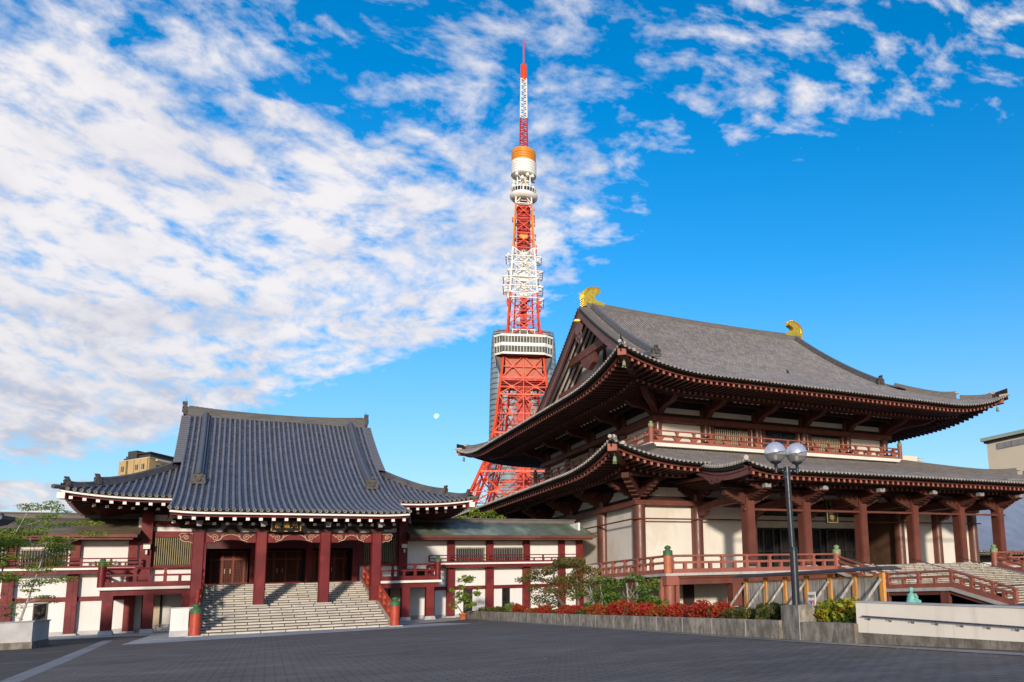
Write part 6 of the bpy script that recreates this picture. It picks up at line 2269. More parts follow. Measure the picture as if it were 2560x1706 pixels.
# green shrubs with visible pale stems
for lab, y0, n_stem, sd, top, span in (('tall green shrub with pale stems left in front of the veranda', 41.4, 3, 4, 2.3, 2.4), ('green shrub with twisted pale stems before the veranda rail', 37.0, 4, 5, 2.35, 2.4)):
    rg = random.Random(sd)
    c = (17.5, y0, 0.38)
    limbs, cl = [], []
    for k in range(n_stem):
        by = y0 + rg.uniform(-0.6, 0.6)
        ty = y0 + rg.uniform(-1.5, 1.5)
        mid = ((17.5 + rg.uniform(-.2, .2), (by + ty) / 2 + rg.uniform(-.4, .4), 1.15))
        limbs.append(([(17.5, by, 0.38), mid, (17.5 + rg.uniform(-.3, .3), ty, 2.0)], 0.07, 0.025))
        for j in range(3):
            limbs.append(([mid, (mid[0] + rg.uniform(-.3, .3), mid[1] + rg.uniform(-1.0, 1.0), mid[2] + rg.uniform(0.3, 0.9))], 0.03, 0.01))
    for k in range(26):
        zz = rg.uniform(0.75, top)
        cl.append(((17.6 + rg.uniform(-.45, .4), y0 + rg.uniform(-span, span) * (1 - 0.35 * abs(zz - 1.6)), zz), (0.32, 0.55, 0.22), 70))
    tree('garden_shrub', lab, c, limbs, cl, M['leaf_green'], M['bark_pale'], 0.095, sd)
shrub('garden_shrub', 'dark green rounded shrub right of the pale stemmed shrubs', 'bush', (17.6, 35.2, 0.38), (0.5, 1.7), 1.15, 1500, 0.10, M['leaf_green'], 41, None, 8)
# potted tree
rg = random.Random(9)
pt = thing('potted_tree', 'thin leaning tree in an orange terracotta pot by the planter end', 'tree', (15.55, 61.6, 0))
M['terracotta'] = mat('terracotta', (0.50, 0.13, 0.035), 0.7, 0.15, 4)
mb = MB()
mb.lathe([(0.20, 0), (0.27, 0.38), (0.31, 0.39), (0.31, 0.47), (0.26, 0.47), (0.25, 0.42), (0.0, 0.42)], (15.55, 61.6, 0.0), 14, 0)
mb.build('pot', M['terracotta'], pt)
mb = MB()
mb.tube([(15.55, 61.6, 0.4), (15.15, 61.9, 1.1), (14.95, 62.1, 1.7), (15.6, 62.2, 2.2), (16.0, 62.2, 2.9)], [0.04, 0.035, 0.03, 0.025, 0.012], 6, 0)
for a_, b_ in (((15.15, 61.9, 1.1), (16.0, 62, 1.6)), ((14.95, 62.1, 1.7), (14.75, 62, 1.6)), ((15.6, 62.2, 2.2), (16.7, 62.2, 2.4)), ((16.0, 62, 1.6), (16.7, 62, 2.1)), ((15.5, 61.7, 0.5), (16.2, 62, 1.2))):
    mb.tube([a_, b_], [0.022, 0.008], 5, 0)
mb.build('trunk', M['bark'], pt)
mb = MB()
for k in range(30):
    z = rg.uniform(0.8, 3.15)
    wid = 1.0 if z < 2.3 else 0.55
    clump(mb, (15.85 + rg.uniform(-1.1, 1.0) * wid, 62 + rg.uniform(-.5, .5), z), (0.26, 0.26, 0.16), 40, 0.105, rg, 0, 0.1, 1.8)
mb.build('crown', M['leaf_fresh'], pt)
# young tree on the left: thin pale stems, sparse feathery sprays
rg = random.Random(21)
c = (-7.95, 50.2, 1.05)
limbs = [([(-7.9, 50.2, 1.05), (-7.6, 50.2, 2.4), (-7.3, 50.2, 3.9), (-7.1, 50.2, 5.2)], 0.055, 0.015),
         ([(-8.9, 50.4, 1.05), (-8.8, 50.4, 3.0), (-8.5, 50.4, 5.0), (-7.9, 50.3, 6.6)], 0.05, 0.012),
         ([(-9.6, 50.0, 1.05), (-9.5, 50.0, 3.0), (-9.0, 50.0, 5.2)], 0.05, 0.012)]
cl = []
for k in range(64):
    z = 3.0 + 3.4 * rg.random() ** 0.8
    b = rg.choice(limbs)[0]
    p = b[min(int((z - 1) / 1.6), len(b) - 1)]
    q = (p[0] + rg.uniform(-1.0, 1.35), p[1] + rg.uniform(-.8, .8), z + rg.uniform(-.1, .2))
    if k % 2 == 0:
        limbs.append(([(p[0], p[1], min(z - 0.3, p[2])), q], 0.012, 0.004))
    cl.append((q, (rg.uniform(0.5, 0.95), 0.45, 0.16), 230))
for k in range(16):
    z = rg.uniform(1.5, 3.0)
    q = (-7.9 + rg.uniform(-1.4, 1.3), 50.2 + rg.uniform(-.6, .6), z)
    limbs.append(([(-7.75, 50.2, z - 0.25), q], 0.012, 0.004))
    cl.append((q, (rg.uniform(0.3, 0.5), 0.3, 0.08), 50))
for k in range(9):
    q = (-7.6 + rg.uniform(-.5, .9), 50.3, rg.uniform(6.3, 6.85))
    cl.append((q, (0.42, 0.3, 0.10), 80))
tree('young_tree', 'slender young tree with feathery green sprays at the left edge', c, limbs, cl, M['leaf_fresh'], M['bark_pale'], 0.055, 22, None, 1.9)
# trees showing over the corridor roof
rg = random.Random(50)
for i, (x, y, top, w, lab) in enumerate(((20.6, 83, 9.6, 1.3, 'smaller yellow green treetop left behind the green corridor roof'), (22.6, 83, 10.7, 1.7, 'rounded green treetop in the middle behind the green corridor roof'),
                                        (24.9, 83.5, 10.0, 1.3, 'right hand treetop behind the green corridor roof'))):
    cl = []
    for k in range(20):
        z = rg.uniform(6.5, top)
        cl.append(((x + rg.uniform(-1, 1) * w * (1.15 - 0.5 * (z - 6.5) / (top - 6.5)), y + rg.uniform(-1, 1), z - 0.25), (0.55, 0.55, 0.38), 110))
    tree('background_tree', lab, (x, y, 0), [([(x, y, 0), (x + .1, y, 4), (x, y, top - 1)], 0.2, 0.05)] + [([(x, y, 5 + j), (x + rg.uniform(-1, 1), y, 7 + j * .6)], 0.06, 0.02) for j in range(5)], cl, M['leaf_fresh'], M['bark'], 0.17, 60 + i)
rng = random.Random(8)
mb = MB()
for k in range(420):
    y = rng.uniform(6, 64)
    x = PX(y) - abs(rng.gauss(0, 0.5)) - 0.03 if k < 330 else rng.uniform(-3, 14)
    p = Vector((x, y, 0.026))
    s_ = rng.uniform(0.025, 0.06)
    a = rng.uniform(0, pi)
    d, e = Vector((cos(a), sin(a), 0.15)) * s_, Vector((-sin(a), cos(a), 0.1)) * s_ * 0.6
    mb.add([p - d, p + e, p + d, p - e], [(0, 1, 2, 3)], 0, False, [(rng.random(), rng.random())] * 4)
tag(mb.build('fallen_leaves', M['leaf_hydrangea']), kind='stuff')
# ================================================================== LATTICE TOWER
TA = Vector((0.3102, 0.9507, 0)).normalized()
tw = thing('lattice_tower', 'tall orange and white steel lattice broadcasting tower with two decks', 'tower', tuple(TA * 400), None, -atan2(TA.x, TA.y))
ROOT[tw.name] = Vector((0, 0, 0))
M['t_orange'] = mat('international_orange', (0.70, 0.065, 0.008), 0.5, 0.08, 0.2)
M['t_red'] = mat('inner_red', (0.48, 0.022, 0.012), 0.55, 0.12, 0.2)
M['t_white'] = mat('tower_white', (0.80, 0.77, 0.70), 0.5, 0.05, 0.2)
M['t_salmon'] = mat('salmon_panel', (0.46, 0.115, 0.06), 0.6, 0.06, 0.3)
M['t_glass'] = mat('deck_glass', (0.10, 0.105, 0.08), 0.6, 0.4, 0.35, spec=0.15)
M['t_gold'] = mat('amber_drum', (0.72, 0.26, 0.02), 0.45, 0.08, 0.3)
LV = [(14, 39.0), (48.5, 23.2), (58.2, 19.4), (68, 15.8), (80.8, 13.1), (96.3, 11.5), (104.5, 10.4), (116, 9.4), (126, 7.95), (149, 6.5), (173, 5.1), (197, 3.9), (206, 3.55)]


def hw(z):
    for (a, wa), (b, wb) in zip(LV[:-1], LV[1:]):
        if a <= z <= b:
            return wa + (wb - wa) * (z - a) / (b - a)
    return LV[-1][1] if z > LV[-1][0] else LV[0][1]


def lattice(mb, mi, z0, z1, panels, brace, horiz, mid, inner, mbi=None):
    zs = [z0 + (z1 - z0) * i / panels for i in range(panels + 1)]
    for k in range(4):
        ca, sa = cos(pi / 2 * k), sin(pi / 2 * k)
        R = lambda x, y, z: (x * ca - y * sa, x * sa + y * ca, z)
        for a, b in zip(zs[:-1], zs[1:]):
            wa, wb = hw(a), hw(b)
            mb.beam(R(-wa, -wa, a), R(wa, -wa, a), horiz, horiz, 0)
            if mid:
                zm = (a + b) / 2
                wm = (wa + wb) / 2
                for x0, x1, xm in ((-1, 0, -0.5), (0, 1, 0.5)):
                    mb.beam(R(x0 * wa, -wa, a), R(x1 * wb, -wb, b), brace, brace, 0)
                    mb.beam(R(x1 * wa, -wa, a), R(x0 * wb, -wb, b), brace, brace, 0)
                    mb.box(*[v for pr in zip([c - 0.7 for c in R(xm * wm, -wm, zm)], [c + 0.7 for c in R(xm * wm, -wm, zm)]) for v in pr], 0)
                mb.beam(R(0, -wa, a), R(0, -wb, b), brace, brace, 0)
                mb.beam(R(-wm, -wm, zm), R(wm, -wm, zm), brace * 0.8, brace * 0.8, 0)
            else:
                mb.beam(R(-wa, -wa, a), R(wb, -wb, b), brace, brace, 0)
                mb.beam(R(wa, -wa, a), R(-wb, -wb, b), brace, brace, 0)
            if inner and mbi is not None:
                fa, fb = wa * 0.62, wb * 0.62
                for q in range(inner):
                    za = a + (b - a) * q / inner
                    f_ = hw(za) * 0.62
                    mbi.beam(R(-f_, -f_, za), R(f_, -f_, za), brace * 0.7, brace * 0.7, 0)
                mbi.beam(R(-fa, -fa, a), R(0, -fb, b), brace * 0.6, brace * 0.6, 0)
                mbi.beam(R(fa, -fa, a), R(0, -fb, b), brace * 0.6, brace * 0.6, 0)
                mbi.beam(R(-fa, -fa, a), R(-fb, -fb, b), brace, brace, 0)


def legs(z0, z1, r, m, n=6):
    for k in range(4):
        ca, sa = cos(pi / 2 * k), sin(pi / 2 * k)
        mb = MB()
        pts = []
        for i in range(n + 1):
            z = z0 + (z1 - z0) * i / n
            w = hw(z)
            pts.append((w * ca - w * sa, w * sa + w * ca, z))
        mb.tube(pts, r, 6, 0, False)
        mb.build('leg', m, tw)


# lower body
legs(14, 116, 0.62, M['t_orange'], 12)
mb, mi = MB(), MB()
lattice(mb, None, 14, 38.5, 2, 0.55, 0.7, True, 3, mi)
lattice(mb, None, 38.5, 58.2, 1, 0.55, 0.8, True, 3, mi)
lattice(mb, None, 58.2, 77.3, 1, 0.52, 0.8, True, 3, mi)
lattice(mb, None, 77.3, 96.3, 1, 0.48, 0.7, True, 3, mi)
lattice(mb, None, 96.3, 103.8, 1, 0.42, 0.7, True, 2, mi)
lattice(mb, None, 104.8, 116, 1, 0.42, 0.9, True, 0, mi)
mb.build('lower_bracing', M['t_orange'], tw)
for k in range(4):                                    # lattice legs: second chord with zigzag
    ca, sa = cos(pi / 2 * k), sin(pi / 2 * k)
    for i in range(30):
        z0, z1 = 14 + i * 2.6, 14 + (i + 1) * 2.6
        w0, w1 = hw(z0), hw(z1)
        i0, i1 = w0 * 0.80, w1 * 0.80
        for (xa, ya), (xb, yb) in (((-i0, -w0), (-i1, -w1)), ((-w0, -i0), (-w1, -i1))):
            P = lambda x, y, z: (x * ca - y * sa, x * sa + y * ca, z)
            mi.beam(P(xa, ya, z0), P(xb, yb, z1), 0.42, 0.42, 0)
            mi.beam(P(-w0, -w0, z0), P(xb, yb, z1), 0.2, 0.2, 0)
            mi.beam(P(xa, ya, z0), P(-w1, -w1, z1), 0.2, 0.2, 0)
mi.build('inner_bracing', M['t_red'], tw)
mb = MB()
mb.box(-3.2, 3.2, -2.6, 2.6, 0, 104, 0)
for i in range(26):
    mb.box(-3.35, 3.35, -2.75, 2.75, 10 + i * 3.6, 10.35 + i * 3.6, 1)
mb.build('lift_shaft', [M['t_red'], M['t_orange']], tw)
mb = MB()
mb.box(-8.6, 8.6, -8.6, 8.6, 105.5, 115.6, 0)
mb.box(-10.6, 10.6, -10.6, 10.6, 103.4, 104.8, 1)
for k in range(5):
    mb.box(-10.8, 10.8, -10.9, -10.6, 99.6 + k * 0.9, 99.75 + k * 0.9, 1)
mb.build('machine_room', [M['t_salmon'], M['t_red']], tw)
# main deck
octo = lambda hx, ch: [(-hx + ch, -hx), (hx - ch, -hx), (hx, -hx + ch), (hx, hx - ch), (hx - ch, hx), (-hx + ch, hx), (-hx, hx - ch), (-hx, -hx + ch)]


def ring(mb, za, zb, ha, hb, ca_, cb_, m=0, caps=False):
    A = [Vector((x, y, za)) for x, y in octo(ha, ca_)]
    B = [Vector((x, y, zb)) for x, y in octo(hb, cb_)]
    mb.add(A + B, [(i, (i + 1) % 8, 8 + (i + 1) % 8, 8 + i) for i in range(8)], m)
    if caps:
        mb.add(A, [tuple(range(7, -1, -1))], m)
        mb.add(B, [tuple(range(8))], m)


mb = MB()
for z0, z1 in ((115.6, 116.6), (119.6, 121.2), (124.3, 125.3)):
    ring(mb, z0, z1, 13.9 - (125 - z0) * 0.06, 13.9 - (125 - z1) * 0.06, 3.6, 3.6, 0, True)
ring(mb, 115.3, 115.6, 12.9, 13.2, 3.4, 3.5, 1, True)
for sg in (-1, 1):
    mb.prism([(sg * 9.8, 108.6), (sg * 10.6, 108.6), (sg * 13.0, 115.2), (sg * 9.6, 115.2)][::sg], 'y', -9.2, 9.2, 1)
dk = mb.build('main_deck', [M['t_white'], M['red_dark']], tw)
for z0, z1 in ((116.6, 119.6), (121.2, 124.3)):
    mb = MB()
    ring(mb, z0, z1, 13.45, 13.6, 3.55, 3.55, 0)
    for i in range(8):
        o_ = octo(13.6, 3.6)
        (xa, ya), (xb, yb) = o_[i], o_[(i + 1) % 8]
        L_ = sqrt((xa - xb) ** 2 + (ya - yb) ** 2)
        nn = max(int(L_ / 1.35), 2)
        for k in range(nn + 1):
            f = k / nn
            mb.box(xa + (xb - xa) * f - 0.09, xa + (xb - xa) * f + 0.09, ya + (yb - ya) * f - 0.09, ya + (yb - ya) * f + 0.09, z0, z1, 1)
    mb.build('window_band', [M['t_glass'], M['t_white']], dk)
mb = MB()
mb.box(-5.5, 5.5, -6.2, 5, 125.4, 127.6, 0)
mb.box(-5.3, 5.3, -6.0, 5, 127.6, 129.8, 1)
for k in range(4):
    mb.box(-5.4 + 3.5 * k, -5.1 + 3.5 * k, -6.15, -5.9, 127.6, 129.8, 0)
mb.box(-5.6, 5.6, -6.3, 5.2, 129.8, 130.2, 0)
for x in range(-13, 14, 2):
    mb.box(x - 0.06, x + 0.06, -13.2, -13.08, 125.3, 126.6, 2)
mb.box(-13.2, 13.2, -13.2, -13.1, 126.5, 126.6, 2)
mb.build('roof_house', [M['t_white'], M['t_glass'], M['t_red']], dk)
# upper body
for z0, z1, m_, mm, pan, nm in ((125.4, 149, M['t_orange'], M['t_red'], 2, 'orange_bracing'), (149, 173, M['t_white'], M['t_white'], 3, 'white_bracing'), (173, 197, M['t_orange'], M['t_red'], 3, 'orange_bracing'),
                                (197, 206, M['t_white'], M['t_white'], 1, 'white_bracing')):
    legs(z0, z1, 0.50 if z0 < 190 else 0.42, M['t_gold'] if m_ is M['t_orange'] and z0 > 170 else m_, 2)
    mb, mi = MB(), MB()
    lattice(mb, None, z0, z1, pan, 0.34, 0.4, False, 4, mi)
    mb.build(nm, m_, tw)
    mi.build('inner_bracing', mm, tw)
mb = MB()
mb.box(-1.7, 1.7, -1.5, 1.5, 126, 148.5, 0)
for z in (133, 139, 143):
    mb.beam((-3.2, -3, z), (3.2, -3, z + 3.4), 1.3, 0.7, 0)
mb.box(-2.2, 2.2, -2, 2, 173, 196.5, 0)
mb.box(-2.0, 2.0, -3.6, -3.2, 178.2, 180.4, 1)
for k in range(10):
    mb.box(-3.3, 3.3, -3.2, 3.2, 173.5 + k * 2.4, 173.8 + k * 2.4, 0)
mb.build('core', [M['t_red'], M['t_gold']], tw)
mb = MB()
mb.box(-1.7, 1.7, -1.6, 1.6, 149, 173, 0)
mb.box(-2.0, 2.2, -5.3, -4.9, 155.2, 159.2, 0)
mb.beam((-1.5, -4.6, 164), (4.2, -4.4, 169), 1.0, 0.6, 0)
mb.beam((-2.5, -4.8, 159.5), (2.5, -4.8, 162.5), 1.0, 0.6, 0)
mb.build('core', M['t_white'], tw)
M['t_cream'] = mat('tower_cream', (0.58, 0.52, 0.42), 0.6, 0.2, 0.5)
rg = random.Random(4)
for z, wl, wr in ((168.0, 3.2, 3.2), (160.4, 1.5, 3.4), (157.0, 3.8, 1.0), (152.2, 3.6, 3.0), (146.0, 0.8, 3.0)):
    mb = MB()
    w = hw(z)
    for sg, ww in ((-1, wl), (1, wr)):
        x0, x1 = sorted((sg * (w - 0.6), sg * (w + ww)))
        for yy in (-w, 0, w):
            mb.beam((x0, yy, z + 0.2), (x1, yy, z + 0.2), 0.45, 0.35, 0)
            mb.beam((sg * w, yy, z - 1.6), (sg * (w + ww), yy, z), 0.25, 0.25, 0)
        mb.beam((sg * (w + ww), -w, z + 0.2), (sg * (w + ww), w, z + 0.2), 0.4, 0.4, 0)
        mb.beam((sg * (w + ww), -w, z + 1.2), (sg * (w + ww), w, z + 1.2), 0.15, 0.15, 0)
        for k in range(3):
            yy = rg.uniform(-w, w)
            mb.lathe([(0.0, 0), (0.75, 0.1), (0.8, 1.0), (0.3, 1.3)], (sg * (w + ww * rg.uniform(0.4, 0.9)), yy, z + 0.45), 9, 0)
    mb.beam((-w, -w - 0.6, z + 0.2), (w, -w - 0.6, z + 0.2), 0.5, 0.4, 0)
    mb.build('antenna_platform', M['t_white'], tw)
mb = MB()
for k in range(34):
    z = rg.uniform(128, 196)
    w = hw(z)
    sg = 1 if rg.random() < 0.72 else -1
    yy = rg.uniform(-w, w * 0.5)
    mb.beam((sg * w, yy, z), (sg * (w + rg.uniform(0.5, 1.5)), yy, z + 0.2), 0.22, 0.22, 0)
    mb.box(sg * (w + 1.1) - 0.25, sg * (w + 1.1) + 0.25, yy - 0.25, yy + 0.25, z - 0.5, z + 0.6, 0)
mb.build('small_antennas', M['t_red'], tw)
# upper deck and drum
mb = MB()
mb.lathe([(3.0, 200.6), (3.7, 199.7), (5.6, 200.1), (6.8, 201.3), (7.0, 202.6), (6.6, 203.0)], (0, 0, 0), 28, 0)
mb.lathe([(6.75, 205.0), (6.9, 205.3), (5.6, 205.9), (0.1, 206.0)], (0, 0, 0), 28, 0)
td = mb.build('upper_deck', M['t_white'], tw)
mb = MB()
mb.lathe([(6.55, 203.0), (6.75, 205.0)], (0, 0, 0), 28, 0)
for k in range(28):
    a = 2 * pi * k / 28
    mb.beam((6.7 * cos(a), 6.7 * sin(a), 203), (6.85 * cos(a), 6.85 * sin(a), 205), 0.25, 0.25, 1)
mb.build('window_band', [M['glass_dark'], M['t_white']], td)
mb = MB()
for k in range(4):
    a = pi / 4 + pi / 2 * k
    mb.tube([(4.4 * cos(a), 4.4 * sin(a), 206), (4.4 * cos(a), 4.4 * sin(a), 214)], 0.36, 6, 0)
    b = a + pi / 2
    mb.beam((4.4 * cos(a), 4.4 * sin(a), 206), (4.4 * cos(b), 4.4 * sin(b), 213), 0.25, 0.25, 0)
    mb.beam((4.4 * cos(b), 4.4 * sin(b), 206), (4.4 * cos(a), 4.4 * sin(a), 213), 0.25, 0.25, 0)
    mb.beam((4.4 * cos(a), 4.4 * sin(a), 209.3), (4.4 * cos(b), 4.4 * sin(b), 209.3), 0.7, 0.4, 0)
mb.box(-2, 2, -2, 2, 206, 214, 1)
mb.build('neck_bracing', [M['t_white'], M['t_cream']], tw)
for k in range(12):
    a = 2 * pi * k / 12 + 0.4
    r_ = rg.uniform(4.6, 5.6)
    z = rg.choice((206.2, 207.6, 209.4, 211.4))
    mb = MB()
    mb.lathe([(0.0, 0), (0.95, 0.1), (1.0, 0.35), (0.7, 1.5), (0.6, 1.8), (0.0, 1.9)], (r_ * cos(a), r_ * sin(a), z), 10, 0)
    mb.build('dish_antenna', M['t_white'], tw)
mb = MB()
pr = [(4.6, 213.2), (5.6, 213.0)]
for k in range(5):
    z = 213.4 + k * 1.4
    pr += [(6.35, z), (6.35, z + 1.15), (6.15, z + 1.2), (6.15, z + 1.4)]
mb.lathe(pr, (0, 0, 0), 32, 0, False)
pr2 = []
for k in range(5):
    z = 220.4 + k * 1.32
    r_ = 6.1 if k < 4 else 5.9
    pr2 += [(r_, z), (r_, z + 1.05), (r_ - 0.25, z + 1.1), (r_ - 0.25, z + 1.32)]
pr2 += [(3.0, 227.3), (0.1, 227.4)]
mb.lathe(pr2, (0, 0, 0), 32, 1, False)
mb.build('antenna_drum', [M['t_white'], M['t_gold']], tw)
# mast
for z0, z1, w0, w1, m_, nm in ((227.3, 245, 1.9, 1.65, M['t_red'], 'mast_red'), (245, 267.4, 1.6, 1.35, M['t_white'], 'mast_white')):
    mb = MB()
    nP = 10 if nm == 'mast_red' else 13
    for k in range(4):
        ca, sa = cos(pi / 2 * k), sin(pi / 2 * k)
        R = lambda x, y, z: (x * ca - y * sa, x * sa + y * ca, z)
        mb.beam(R(-w0, -w0, z0), R(-w1, -w1, z1), 0.5, 0.5, 0)
        for i in range(nP):
            za, zb_ = z0 + (z1 - z0) * i / nP, z0 + (z1 - z0) * (i + 1) / nP
            wa, wb = w0 + (w1 - w0) * i / nP, w0 + (w1 - w0) * (i + 1) / nP
            s_ = 1 if i % 2 else -1
            mb.beam(R(-wa * s_, -wa, za), R(wb * s_, -wb, zb_), 0.30, 0.30, 0)
            mb.beam(R(-wa, -wa, za), R(wa, -wa, za), 0.22, 0.22, 0)
    mb.build(nm, m_, tw)
mb = MB()
mb.lathe([(0.6, 266.6), (1.5, 267.2), (1.5, 269), (1.25, 269.2), (1.3, 275.4), (0.9, 276.2), (0.4, 276.3)], (0, 0, 0), 12, 0)
for k in range(8):
    a = 2 * pi * k / 8
    mb.tube([(1.45 * cos(a), 1.45 * sin(a), 268), (1.45 * cos(a), 1.45 * sin(a), 276)], 0.14, 5, 0)
mb.tube([(0, 0, 276), (0, 0, 289.6)], 0.42, 8, 0)
mb.tube([(0, 0, 289.6), (0, 0, 291)], [0.42, 0.05], 8, 0)
mb.build('aerial', M['t_orange'], tw)

# ================================================================== FAR BUILDINGS
def facade_mat(name, col, wcol, bw, bh, fx, fz, rough=0.3):
    """windows of one far facade as pattern: uses wall-local coordinates"""
    def f(h, c, t):
        x, y, z = h.sep(t)
        s_ = h.math('ADD', x, y)
        a = h.math('FRACT', h.math('DIVIDE', s_, bw))
        b = h.math('FRACT', h.math('DIVIDE', z, bh))
        ma = h.math('LESS_THAN', a, fx)
        mb_ = h.math('LESS_THAN', b, fz)
        return h.mix(h.math('MULTIPLY', ma, mb_), c, wcol)
    return mat(name, col, rough, 0.06, 0.1, extra=f)


gt_ = thing('glass_skyscraper', 'round cornered blue glass skyscraper standing behind the lattice tower', 'skyscraper', tuple(TA * 700), None, -atan2(TA.x, TA.y))
ROOT[gt_.name] = Vector((0, 0, 0))


def glass_extra(h, c, t):
    x, y, z = h.sep(t)
    b = h.math('FRACT', h.math('DIVIDE', z, 4.5))
    c = h.mix(h.math('LESS_THAN', b, 0.24), c, (0.05, 0.065, 0.075))
    m_ = h.n('ShaderNodeMapping')
    m_.inputs['Scale'].default_value = (0.30, 0.30, 0.010)
    h.link(t, m_.inputs['Vector'])
    return h.mix(h.math('MULTIPLY', h.smooth(h.noise(m_.outputs[0], 1.0, 3), 0.42, 0.66), 0.5), c, (0.42, 0.47, 0.48))  # pale upright stripes paint bright reflections into the glass colour


M['sky_glass'] = mat('blue_curtain_glass', (0.17, 0.23, 0.27), 0.6, 0.15, 0.04, spec=0.2, metal=0.0, extra=glass_extra)
plan = []
for k in range(48):
    a = 2 * pi * k / 48
    ex = 0.42
    plan.append((27.6 * abs(cos(a)) ** ex * (1 if cos(a) >= 0 else -1), 24.0 * abs(sin(a)) ** ex * (1 if sin(a) >= 0 else -1)))
mb = MB()
rings = [(0, 1.06), (75, 1.05), (135, 1.02), (175, 1.0), (205, 0.975), (216, 0.96)]
vs = [(x * s_, y * s_, z) for z, s_ in rings for x, y in plan]
N = 48
mb.add(vs, [(i * N + k, i * N + (k + 1) % N, (i + 1) * N + (k + 1) % N, (i + 1) * N + k) for i in range(len(rings) - 1) for k in range(N)], 0, True)
mb.build('curtain_wall', M['sky_glass'], gt_)
mb = MB()
for z0, z1, s_ in ((216.6, 218.2, 0.955), (219.2, 220.8, 0.94), (221.8, 223.2, 0.92)):
    vs = [(x * s_, y * s_, z) for z in (z0, z1) for x, y in plan]
    mb.add(vs, [(k, (k + 1) % N, N + (k + 1) % N, N + k) for k in range(N)], 0, True)
mb.prism([(x * 0.9, y * 0.9) for x, y in plan], 'z', 216, 222, 1)
mb.build('crown_louvres', [M['sky_glass'], M['darkmetal']], gt_)

TB = Vector((0.318, 0.948, 0)).normalized()
ob = thing('office_tower', 'slim cream office tower with rows of small windows seen through the lattice tower', 'office building', tuple(TB * 560), None, -atan2(TB.x, TB.y))
ROOT[ob.name] = Vector((0, 0, 0))
M['cream_facade'] = facade_mat('cream_facade', (0.42, 0.34, 0.20), (0.16, 0.15, 0.13), 1.6, 3.4, 0.5, 0.55)
mb = MB()
mb.box(-3.57, 2.6, -6, 6, 0, 140, 0)
mb.box(-2.9, 2.0, -5, 5, 140, 142.5, 1)
mb.build('block', [M['cream_facade'], M['t_cream']], ob)

# cream apartment tower on the left
ap = thing('apartment_block', 'yellow apartment block with dark stepped roof rising behind the left hip ridge', 'apartment building', (-14.8, 225, 0))
M['ap_yellow'] = mat('yellow_tiles', (0.52, 0.36, 0.155), 0.7, 0.05, 0.2)
M['ap_dark'] = mat('dark_brown_cladding', (0.055, 0.048, 0.042), 0.6, 0.1, 0.3)
M['ap_white'] = mat('pale_parapet', (0.60, 0.53, 0.42), 0.7, 0.05, 0.3)
EA, EB = Vector((-6.1, 8.5, 0)), Vector((6.0, 9.5, 0))     # along the two street faces, from the near corner
NA, NB = Vector((-0.81, -0.58, 0)), Vector((0.85, -0.53, 0))


def apbox(mb, s0, s1, t0, t1, z0, z1, m, out=0.0, face='a'):
    O = Vector((-14.8, 225, 0)) + (NA if face == 'a' else NB) * out
    P4 = [O + EA * s_ + EB * t_ for s_, t_ in ((s0, t0), (s1, t0), (s1, t1), (s0, t1))]
    vs = [p + Vector((0, 0, z0)) for p in P4] + [p + Vector((0, 0, z1)) for p in P4]
    mb.add(vs, [(3, 2, 1, 0), (4, 5, 6, 7), (0, 1, 5, 4), (1, 2, 6, 5), (2, 3, 7, 6), (3, 0, 4, 7)], m)


ZT = 36.0
mb = MB()
apbox(mb, 0, 1, 0, 1, 0, ZT, 0)
for a_, b_ in ((0.02, 0.26), (0.27, 0.46), (0.48, 0.68), (0.75, 1.0)):
    apbox(mb, a_, b_, 0.0, 0.04, 0, ZT + 0.02, 0, 0.35)
apbox(mb, 0.685, 0.745, 0.0, 0.03, 0, ZT + 0.7, 1, 0.1)
mb.build('wall', [M['ap_yellow'], M['ap_dark']], ap)
mb = MB()
apbox(mb, -0.02, 1.02, -0.02, 1.02, ZT + 0.03, ZT + 0.2, 0)
apbox(mb, 0.05, 0.9, 0.06, 0.92, ZT + 0.2, ZT + 1.25, 1)
apbox(mb, -0.02, 0.45, 0.0, 1.02, ZT + 1.25, ZT + 1.45, 1)
apbox(mb, 0.45, 0.76, 0.0, 0.5, ZT + 0.25, ZT + 2.2, 1)
apbox(mb, 0.76, 0.97, 0.05, 0.6, ZT + 0.5, ZT + 0.75, 1)
mb.build('roof', [M['ap_white'], M['ap_dark']], ap)
for s_ in (0.86, 0.37, 0.15):
    for k in range(9):
        z = ZT - 1.9 - k * 1.95
        mb = MB()
        apbox(mb, s_ - 0.045, s_ + 0.045, 0.0, 0.02, z - 0.6, z + 0.6, 0, 0.42)
        apbox(mb, s_ - 0.006, s_ + 0.006, 0.0, 0.02, z - 0.6, z + 0.6, 1, 0.45)
        mb.build('window', [M['glass_dark'], M['ap_white']], ap)
mb = MB()
for k in range(9):
    z = ZT - 2.9 - k * 1.95
    apbox(mb, 0.0, 0.05, 0.12, 0.95, z, z + 0.18, 0, 1.0, 'b')
    apbox(mb, 0.0, 0.02, 0.14, 0.93, z + 0.18, z + 0.75, 1, 1.0, 'b')
    apbox(mb, 0.0, 0.06, 0.10, 0.17, z + 0.18, z + 0.8, 2, 1.02, 'b')
    apbox(mb, 0.0, 0.02, 0.20, 0.36, z + 0.3, z + 1.6, 3, 0.05, 'b')
    apbox(mb, 0.0, 0.02, 0.55, 0.75, z + 0.3, z + 1.6, 3, 0.05, 'b')
apbox(mb, 0.0, 0.06, 0.1, 0.98, ZT - 0.55, ZT - 0.15, 0, 1.05, 'b')
mb.build('balconies', [M['ap_white'], M['ap_dark'], M['ap_yellow'], M['glass_dark']], ap)

